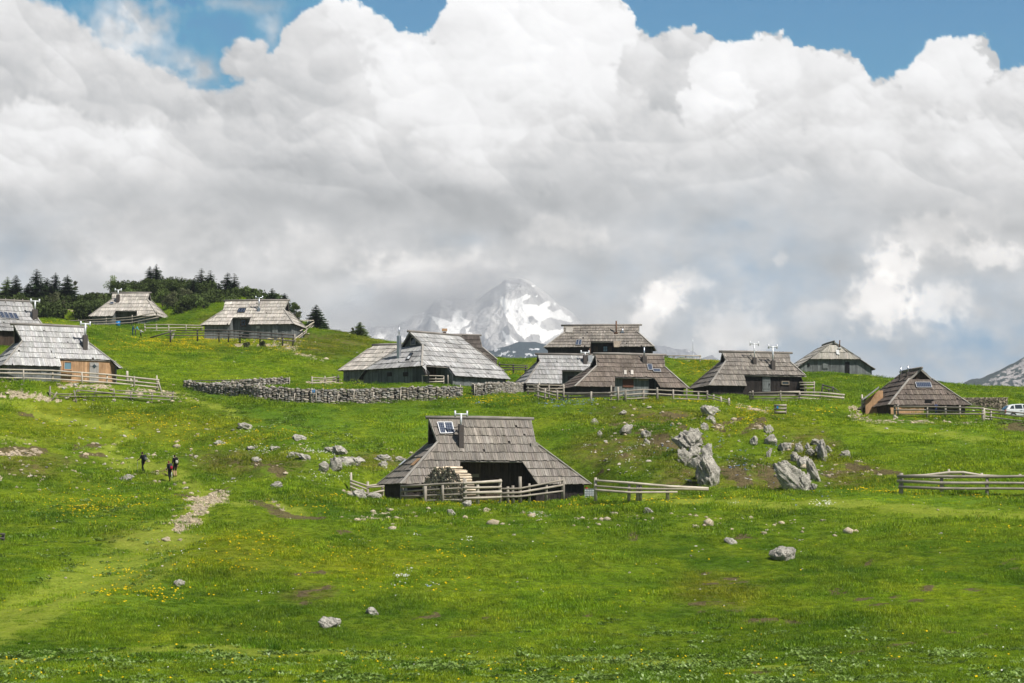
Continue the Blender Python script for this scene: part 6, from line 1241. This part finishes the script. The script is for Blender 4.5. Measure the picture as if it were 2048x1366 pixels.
# ------------------------------------------------------------ people
SKIN = plain('skin', (.50, .29, .20), .6)
def cloth(name, c): return plain(name, c, .9, 0, .1)
def person(label, px, yb, hpx, face, cols, pose, Y=None, hat=None, seed=0):
    """cols: skin, top, bottom, shoes, hair. pose: joint overrides in metres for a 1.75 m figure looking along -y"""
    g = hit(px, yb) if Y is None else tuple(at_px(px, yb, Y)); k = (hpx / F * g[1]) / 1.75
    J = dict(pel=(0, 0, .96), wai=(0, .0, 1.12), che=(0, .01, 1.33), nek=(0, 0, 1.47), chin=(0, -.02, 1.55), hed=(0, -.02, 1.64), crn=(0, -.01, 1.72), shl=(-.175, .01, 1.40), shr=(.175, .01, 1.40), ell=(-.23, .03, 1.13), elr=(.23, .03, 1.13), wrl=(-.24, -.06, .89), wrr=(.24, -.06, .89),
             hil=(-.095, 0, .92), hir=(.095, 0, .92), knl=(-.10, -.02, .50), knr=(.10, -.02, .50), anl=(-.10, .03, .09), anr=(.10, .03, .09), tol=(-.11, -.15, .035), tor=(.11, -.15, .035)); J.update({a: b for a, b in pose.items() if a[0] != '_'})
    Rd = dict(pel=(.155, .12), wai=(.135, .10), che=(.165, .115), nek=(.06, .06), chin=(.065, .07), hed=(.085, .10), crn=(.06, .065), shl=(.075, .075), shr=(.075, .075), ell=(.048, .048), elr=(.048, .048), wrl=(.033, .03), wrr=(.033, .03), hil=(.095, .1), hir=(.095, .1), knl=(.06, .065), knr=(.06, .065), anl=(.04, .045), anr=(.04, .045), tol=(.04, .03), tor=(.04, .03))
    E = [('pel', 'wai'), ('wai', 'che'), ('che', 'nek'), ('nek', 'chin'), ('chin', 'hed'), ('hed', 'crn'), ('che', 'shl'), ('che', 'shr'), ('shl', 'ell'), ('shr', 'elr'), ('ell', 'wrl'), ('elr', 'wrr'), ('pel', 'hil'), ('pel', 'hir'), ('hil', 'knl'), ('hir', 'knr'), ('knl', 'anl'), ('knr', 'anr'), ('anl', 'tol'), ('anr', 'tor')]
    nm = list(J); ix = {n: i for i, n in enumerate(nm)}; me = bpy.data.meshes.new('sk'); me.from_pydata([J[n] for n in nm], [(ix[a], ix[b]) for a, b in E], []); me.update(); t = bpy.data.objects.new('sk', me); COL.objects.link(t)
    md = t.modifiers.new('s', 'SKIN'); sub = t.modifiers.new('u', 'SUBSURF'); sub.levels = 1; sub.render_levels = 1
    for n in nm: sv = me.skin_vertices[0].data[ix[n]]; sv.radius = Rd[n]; sv.use_root = n == 'pel'
    dg = bpy.context.evaluated_depsgraph_get(); dg.update(); ev = bpy.data.meshes.new_from_object(t.evaluated_get(dg)); bpy.data.objects.remove(t)
    V = np.zeros(len(ev.vertices) * 3); ev.vertices.foreach_get('co', V); V = V.reshape(-1, 3); Fa = [tuple(p.vertices) for p in ev.polygons]
    mb = MB(); skin_, top_, bot_, shoe_, hair_ = 0, 1, 2, 3, 4; bone = [(np.array(J[a]), np.array(J[b]), a, b) for a, b in E]
    shorts = pose.get('_shorts'); sleeves = pose.get('_sleeves', 1)
    for v in V: pass
    mb.v = [tuple(v) for v in V]; mb.c = [(1, 1, 1)] * len(V); mb.uv = [(v[0], v[2]) for v in V]
    for f in Fa:
        c = V[list(f)].mean(0); best = min(bone, key=lambda q: np.linalg.norm(c - q[0] - (q[1] - q[0]) * np.clip(np.dot(c - q[0], q[1] - q[0]) / np.dot(q[1] - q[0], q[1] - q[0]), 0, 1))); a, b = best[2], best[3]
        if a in ('nek', 'chin', 'hed') : m_ = hair_ if (c[2] > J['hed'][2] + .035 or (c[1] > J['hed'][1] + .02 and c[2] > J['chin'][2] - .02)) else skin_
        elif a in ('anl', 'anr') or (a in ('knl', 'knr') and c[2] < min(J['anl'][2], J['anr'][2]) + .02): m_ = shoe_
        elif a in ('knl', 'knr'): m_ = skin_ if shorts else bot_
        elif a in ('hil', 'hir') or (a == 'pel' and b != 'wai'): m_ = bot_
        elif a in ('ell', 'elr'): m_ = top_ if sleeves else skin_
        elif a == 'pel' and c[2] < J['pel'][2]: m_ = bot_
        else: m_ = top_
        mb.f.append(f); mb.m.append(m_)
    for sd, sg in (('l', -1), ('r', 1)):                          # hand: palm, four unequal bent fingers and a thumb from its side
        w = Vector(J['wr' + sd]); e = Vector(J['el' + sd]); d = (w - e).normalized(); s = d.cross(Vector((sg * 1.0, .15, 0))).normalized(); nrm = d.cross(s)
        mb.tube([w - d * .01, w + d * .045, w + d * .09], [.030, .038, .034], 8, mi=0)
        for i, (ln, off) in enumerate(((.070, -.030), (.080, -.010), (.074, .010), (.056, .029))): r0 = w + d * .082 + s * off; r1 = r0 + d * ln * .55; mb.tube([r0, r1, r1 + (d * .6 - nrm * sg * .5 + Vector((0, -.35, 0))).normalized() * ln * .5], [.0095, .009, .0075], 6, mi=0)
        th = w + d * .03 - s * .034; mb.tube([th, th - s * .025 + d * .028, th - s * .03 + d * .055], [.012, .011, .008], 6, mi=0)
    hc = Vector(J['hed'])
    mb.tube([hc + Vector((0, -.085, .015)), hc + Vector((0, -.115, -.015)), hc + Vector((0, -.09, -.022))], [.008, .014, .012], 6, mi=0)      # nose
    for sg in (-1, 1):
        mb.tube([hc + Vector((sg * .034, -.098, .018)), hc + Vector((sg * .034, -.088, .018))], [.010, .013], 8, mi=4); mb.tube([hc + Vector((sg * .084, .012, -.025)), hc + Vector((sg * .097, .018, .025))], [.013, .017], 6, mi=0)
    mb.bar(hc + Vector((-.024, -.094, -.052)), hc + Vector((.024, -.094, -.052)), .012, .008, mi=3)
    mb.v = [tuple(np.array(v) * k) for v in mb.v]
    mats = [SKIN] + [cloth('%s cloth' % n, c) for n, c in zip(('top', 'trouser', 'shoe', 'hair'), cols)]
    o = mb.build('person', mats, None, True, Vector(g) + Vector((0, 0, .01))); o.rotation_euler = (0, 0, face); prop(o, label, 'person'); return o, k, Vector(g), J
def worn(o, g, face, k, p): q = Matrix.Rotation(face, 3, 'Z') @ (Vector(p) * k); return g + q
def backpack(label, g, face, k, J, c1, c2, lean=0.0):
    ch = Vector(J['che']); root = empty('backpack', worn(None, g, face, k, (ch.x, ch.y + .22, ch.z - .08)), face, label, 'backpack', 'backpacks of the hikers'); b = MB(); V, Fc = ICO[2]; P = np.sign(V) * np.abs(V) ** .62 * np.array([.16, .12, .27]) * k; P[:, 1] += P[:, 2] * lean
    o = npmesh('sack', P, Fc, cloth('pack ' + label[:8], c1), np.ones((len(P), 3)), root, True); b = MB(); P2 = np.sign(V) * np.abs(V) ** .6 * np.array([.11, .07, .13]) * k + np.array([0, .12, -.09]) * k; npmesh('pocket', P2, Fc, cloth('pocket ' + label[:8], c2), np.ones((len(P2), 3)), root, True)
    for sg in (-1, 1): b.tube([Vector(p) * k for p in ((sg * .09, -.1, .2), (sg * .10, -.26, .14), (sg * .11, -.34, -.02), (sg * .10, -.2, -.16), (sg * .09, -.08, -.2))], .018 * k, 6)
    b.build('shoulder_strap', cloth('strap', c2), root, True)
def pole(label, g, face, k, hand, foot, mat):
    p0 = worn(None, g, face, k, hand); p1 = worn(None, g, face, k, foot); p1.z = hz(p1.x, p1.y); b = MB(); d = p0 - p1; root = empty('walking_pole', p1, 0, label, 'walking pole', 'walking poles'); b.tube([(0, 0, 0), d * .5, d], [.009, .012, .013], 7); b.build('shaft', M[mat], root, True)
    b = MB(); b.tube([d * .92, d * 1.05], [.02, .022], 8); b.build('grip', M['rubber'], root, True); b = MB(); b.tube([d * .05, d * .055], [.05, .05], 10); b.build('basket', M['rubber'], root)
blk = (.012, .012, .014)
f1 = 2.3   # walks away to the left
o, k, g, J = person('lone hiker in dark clothes walking ahead with a black pack and a pole', 286, 947, 44, -math.pi + .95, (blk, (.010, .010, .012), (.05, .045, .04), (.02, .012, .01)), dict(knl=(-.10, -.20, .52), anl=(-.10, -.16, .12), tol=(-.11, -.33, .06), knr=(.10, .06, .50), anr=(.10, .28, .13), tor=(.11, .16, .05), elr=(.24, -.10, 1.16), wrr=(.2, -.36, 1.08), che=(0, -.05, 1.33), nek=(0, -.09, 1.47), chin=(0, -.12, 1.55), hed=(0, -.13, 1.64), crn=(0, -.12, 1.72), shl=(-.175, -.05, 1.40), shr=(.175, -.05, 1.40)))
fa = -math.pi + .95; backpack('grey and black backpack on the lone hiker', g, fa, k, J, (.03, .033, .036), (.14, .15, .16)); pole('blue-grey walking pole of the lone hiker', g, fa, k, (.2, -.42, 1.09), (.2, -.40, 0), 'steel')
o, k, g, J = person('hiker with a red and grey backpack walking in front of the pair', 339, 963, 43, -math.pi + .7, (blk, blk, (.03, .02, .02), (.20, .05, .025)), dict(knl=(-.09, -.16, .52), anl=(-.09, -.06, .12), tol=(-.10, -.22, .05), knr=(.09, .04, .50), anr=(.09, .2, .11), tor=(.10, .06, .04), che=(0, -.07, 1.31), nek=(0, -.13, 1.44), chin=(0, -.17, 1.52), hed=(0, -.18, 1.6), crn=(0, -.17, 1.68), shl=(-.17, -.07, 1.38), shr=(.17, -.07, 1.38)))
fa = -math.pi + .7; backpack('red and grey backpack on the front hiker of the pair', g, fa, k, J, (.05, .055, .06), (.38, .02, .05)); pole('white pole held by the hiker with the red pack', g, fa, k, (-.24, -.1, .86), (-.2, .05, 0), 'white_metal')
o, k, g, J = person('hiker in black shorts walking at the back of the pair', 350, 954, 46, -math.pi + .6, (blk, (.014, .014, .017), (.02, .02, .02), (.025, .015, .012)), dict(_shorts=1, knl=(-.10, -.12, .5), anl=(-.10, .0, .10), knr=(.10, -.05, .49), anr=(.10, .1, .1), tor=(.11, -.07, .04), che=(0, -.06, 1.33), nek=(0, -.1, 1.46), chin=(0, -.13, 1.54), hed=(0, -.14, 1.62), crn=(0, -.13, 1.7)))
fa = -math.pi + .6; backpack('black backpack with a white ring on the rear hiker', g, fa, k, J, (.015, .015, .016), (.5, .48, .42)); pole('white pole held by the hiker in shorts', g, fa, k, (.24, -.08, .88), (.3, .1, 0), 'white_metal')
person('person in dark blue overalls standing bent at the end of the poles', 265, 671, 22.5, 1.9, ((.02, .07, .16), (.01, .06, .15), (.02, .02, .02), (.3, .22, .16)), dict(che=(0, -.12, 1.30), nek=(0, -.18, 1.42), chin=(0, -.23, 1.48), hed=(0, -.26, 1.54), crn=(0, -.26, 1.6), shl=(-.17, -.12, 1.36), shr=(.17, -.12, 1.36), wrl=(-.2, -.35, .98), wrr=(.2, -.35, .98), ell=(-.22, -.12, 1.1), elr=(.22, -.12, 1.1)), 242)
person('person in a light blue shirt and grey trousers bending forward', 271, 671, 22.5, 1.6, ((.16, .50, .62), (.09, .09, .10), (.02, .02, .02), (.10, .06, .04)), dict(wai=(0, -.08, 1.1), che=(0, -.24, 1.27), nek=(0, -.33, 1.36), chin=(0, -.38, 1.39), hed=(0, -.44, 1.43), crn=(0, -.49, 1.47), shl=(-.17, -.25, 1.31), shr=(.17, -.25, 1.31), ell=(-.2, -.36, 1.05), elr=(.2, -.36, 1.05), wrl=(-.18, -.5, .85), wrr=(.18, -.5, .85)), 243)
person('child in a white shirt and black trousers reaching towards the pole', 281, 677, 20, 1.45, ((.72, .72, .72), blk, (.02, .02, .02), (.12, .06, .03)), dict(ell=(-.2, -.26, 1.24), elr=(.2, -.26, 1.24), wrl=(-.14, -.5, 1.12), wrr=(.14, -.5, 1.12), knl=(-.1, -.2, .52), anl=(-.1, -.1, .1), tol=(-.11, -.26, .05), knr=(.1, .05, .5), anr=(.1, .22, .1), tor=(.11, .06, .04), che=(0, -.08, 1.3), nek=(0, -.13, 1.42), chin=(0, -.16, 1.5), hed=(0, -.17, 1.58), crn=(0, -.17, 1.66)), 239)
person('person in a dark blue shirt leaning on the fence before the pyramid-like hut', 1872, 834, 30, .5, ((.03, .05, .12), (.02, .03, .08), (.02, .02, .02), (.08, .04, .03)), dict(che=(0, -.1, 1.32), ell=(-.26, -.2, 1.1), elr=(.26, -.2, 1.1), wrl=(-.12, -.38, 1.08), wrr=(.12, -.38, 1.08)), 164.6)

# ------------------------------------------------------------ car
def car():
    g = at_px(2005, 846, 176); g.z = hz(g.x + 2, g.y); root = empty('car', g, .05, 'white hatchback parked behind the fence at the right edge', 'car')
    St = [(0, .42, .55, .80, .70), (.04, .25, .70, .86, .80), (.45, .2, .80, 1.06, .66), (1.0, .2, .83, .95, .0), (3.0, .2, .83, .92, 0), (3.75, .22, .80, .80, 0), (3.98, .35, .62, .60, 0)]
    def ring(x, zb, hw, zt): return [(x, -hw * .92, zb), (x, -hw, zb + .18), (x, -hw, (zb + zt) / 2 + .08), (x, -hw * .96, zt - .03), (x, -hw * .90, zt), (x, 0, zt + .03), (x, hw * .90, zt), (x, hw * .96, zt - .03), (x, hw, (zb + zt) / 2 + .08), (x, hw, zb + .18), (x, hw * .92, zb)]
    Rg = [ring(0, .38, .66, .72), ring(.06, .24, .80, .86), ring(.5, .2, .83, .93), ring(1.3, .2, .84, .94), ring(2.8, .2, .84, .92), ring(3.5, .22, .81, .82), ring(3.9, .28, .72, .68), ring(4.0, .36, .6, .55)]
    b = MB(); n = 11; vs = [p for r in Rg for p in r]; fs = []
    for i in range(len(Rg) - 1):
        for j in range(n): a = i * n + j; c = i * n + (j + 1) % n; fs.append((a, c, c + n, a + n))
    fs += [tuple(range(n)), tuple(range((len(Rg) - 1) * n, len(Rg) * n))[::-1]]; b.add(vs, fs)
    prof = [(.12, .90), (.42, 1.27), (.75, 1.40), (1.5, 1.45), (2.05, 1.38), (2.85, .92)]; wds = [.78, .64, .60, .60, .62, .77]; vs = []
    for (x, z), w in zip(prof, wds): vs += [(x, -w, z), (x, w, z), (x, -.80, .89), (x, .80, .89)]
    fs = []
    for i in range(5): a = i * 4; c = a + 4; fs += [(a, c, c + 1, a + 1), (a, a + 2, c + 2, c), (a + 1, c + 1, c + 3, a + 3)]
    b.add(vs, fs); b.build('body', M['carpaint'], root, False)
    def side_glass(pts):
        q = MB(); P = []
        for x, z in pts: t = (z - .89) / (1.45 - .89); P.append((x, -(.80 - t * .205) - .012, z))
        q.add(P, [tuple(range(len(P)))]); q.build('side_window', M['glass'], root)
    side_glass([(.45, .97), (.62, 1.24), (.82, 1.32), (.86, .97)]); side_glass([(.94, .97), (.94, 1.34), (1.55, 1.37), (1.6, .97)]); side_glass([(1.68, .97), (1.64, 1.37), (2.0, 1.32), (2.55, .97)])
    q = MB(); q.add([(.13, -.62, .95), (.13, .62, .95), (.41, .54, 1.25), (.41, -.54, 1.25)], [(0, 1, 2, 3)]); q.v = [(v[0] - .03, v[1], v[2] + .02) for v in q.v]; q.build('rear_window', M['glass'], root)
    for s in (-1, 1): q = MB(); q.box((.06, s * .72, .72), (.12, .2, .26)); q.build('tail_light', M['red'], root)
    q = MB(); q.box((.03, 0, .42), (.14, 1.5, .22)); q.build('bumper', M['rubber'], root)
    for x in (.72, 3.25):
        for s in (-1, 1): q = MB(); q.tube([(x, s * .72, .3), (x, s * .87, .3)], [.3, .3], 22); w = q.build('wheel', M['rubber'], root); q = MB(); q.tube([(x, s * .86, .3), (x, s * .882, .3)], [.19, .17], 14); q.build('rim', M['steel'], w)
    q = MB(); q.box((1.62, -.848, .6), (.012, .006, .62)); q.box((1.45, -.85, .8), (.14, .03, .03)); q.build('door_handle', M['rubber'], root)
    q = MB(); q.box((2.3, -.93, .98), (.1, .16, .12)); q.build('mirror', M['carpaint'], root)
car(); bpy.data.objects['car'].scale = (1, 1, .93)
# ------------------------------------------------------------ air
b = MB(); b.box((-200, 4900, 450), (9400, 9950, 1300)); hzo = b.build('haze', bpy.data.materials.new('haze air')); hm = hzo.data.materials[0]; hm.use_nodes = True; t = hm.node_tree
for n_ in list(t.nodes):
    if n_.type == 'BSDF_PRINCIPLED': t.nodes.remove(n_)
v = t.nodes.new('ShaderNodeVolumePrincipled'); v.inputs['Color'].default_value = (.80, .88, 1.0, 1); v.inputs['Density'].default_value = HAZE; v.inputs['Anisotropy'].default_value = 0
t.links.new(v.outputs[0], t.nodes['Material Output'].inputs['Volume']); hzo['kind'] = 'stuff'

# mist clinging to the left shoulder of the peak
def mist(px, py, w, hgt, Y, dens, seed):
    V, Fc = ICO[4]; c = at_px(px, py, Y); k = Y / F; n = fbm(V[:, 0] * 1.3 + seed, V[:, 2] * 1.3 + V[:, 1], 4, seed); P = V * (1 + .55 * n)[:, None] * np.array([w * k / 2, w * k * .3, hgt * k / 2])
    m = bpy.data.materials.new('mist'); m.use_nodes = True; t = m.node_tree
    for q in list(t.nodes):
        if q.type == 'BSDF_PRINCIPLED': t.nodes.remove(q)
    v = t.nodes.new('ShaderNodeVolumePrincipled'); v.inputs['Color'].default_value = (1, 1, 1, 1); v.inputs['Density'].default_value = dens * 1.0; t.links.new(v.outputs[0], t.nodes['Material Output'].inputs['Volume'])
    o = npmesh('mist', P, Fc, m); o.location = c; o['kind'] = 'stuff'
for i, a in enumerate([(880, 585, 330, 90, 5300, .0024), (955, 560, 150, 100, 5250, .0032), (850, 600, 220, 80, 5150, .0030), (920, 600, 130, 60, 5000, .0026), (740, 640, 200, 70, 5100, .0022), (800, 630, 260, 90, 5350, .0016), (690, 655, 260, 80, 5400, .0016), (940, 610, 200, 70, 5200, .0012), (1000, 556, 110, 60, 5450, .003), (1150, 620, 120, 90, 5450, .0016), (1160, 640, 120, 110, 5500, .0009), (900, 640, 200, 50, 5000, .0008)]): mist(*a, 11 + i * 5)
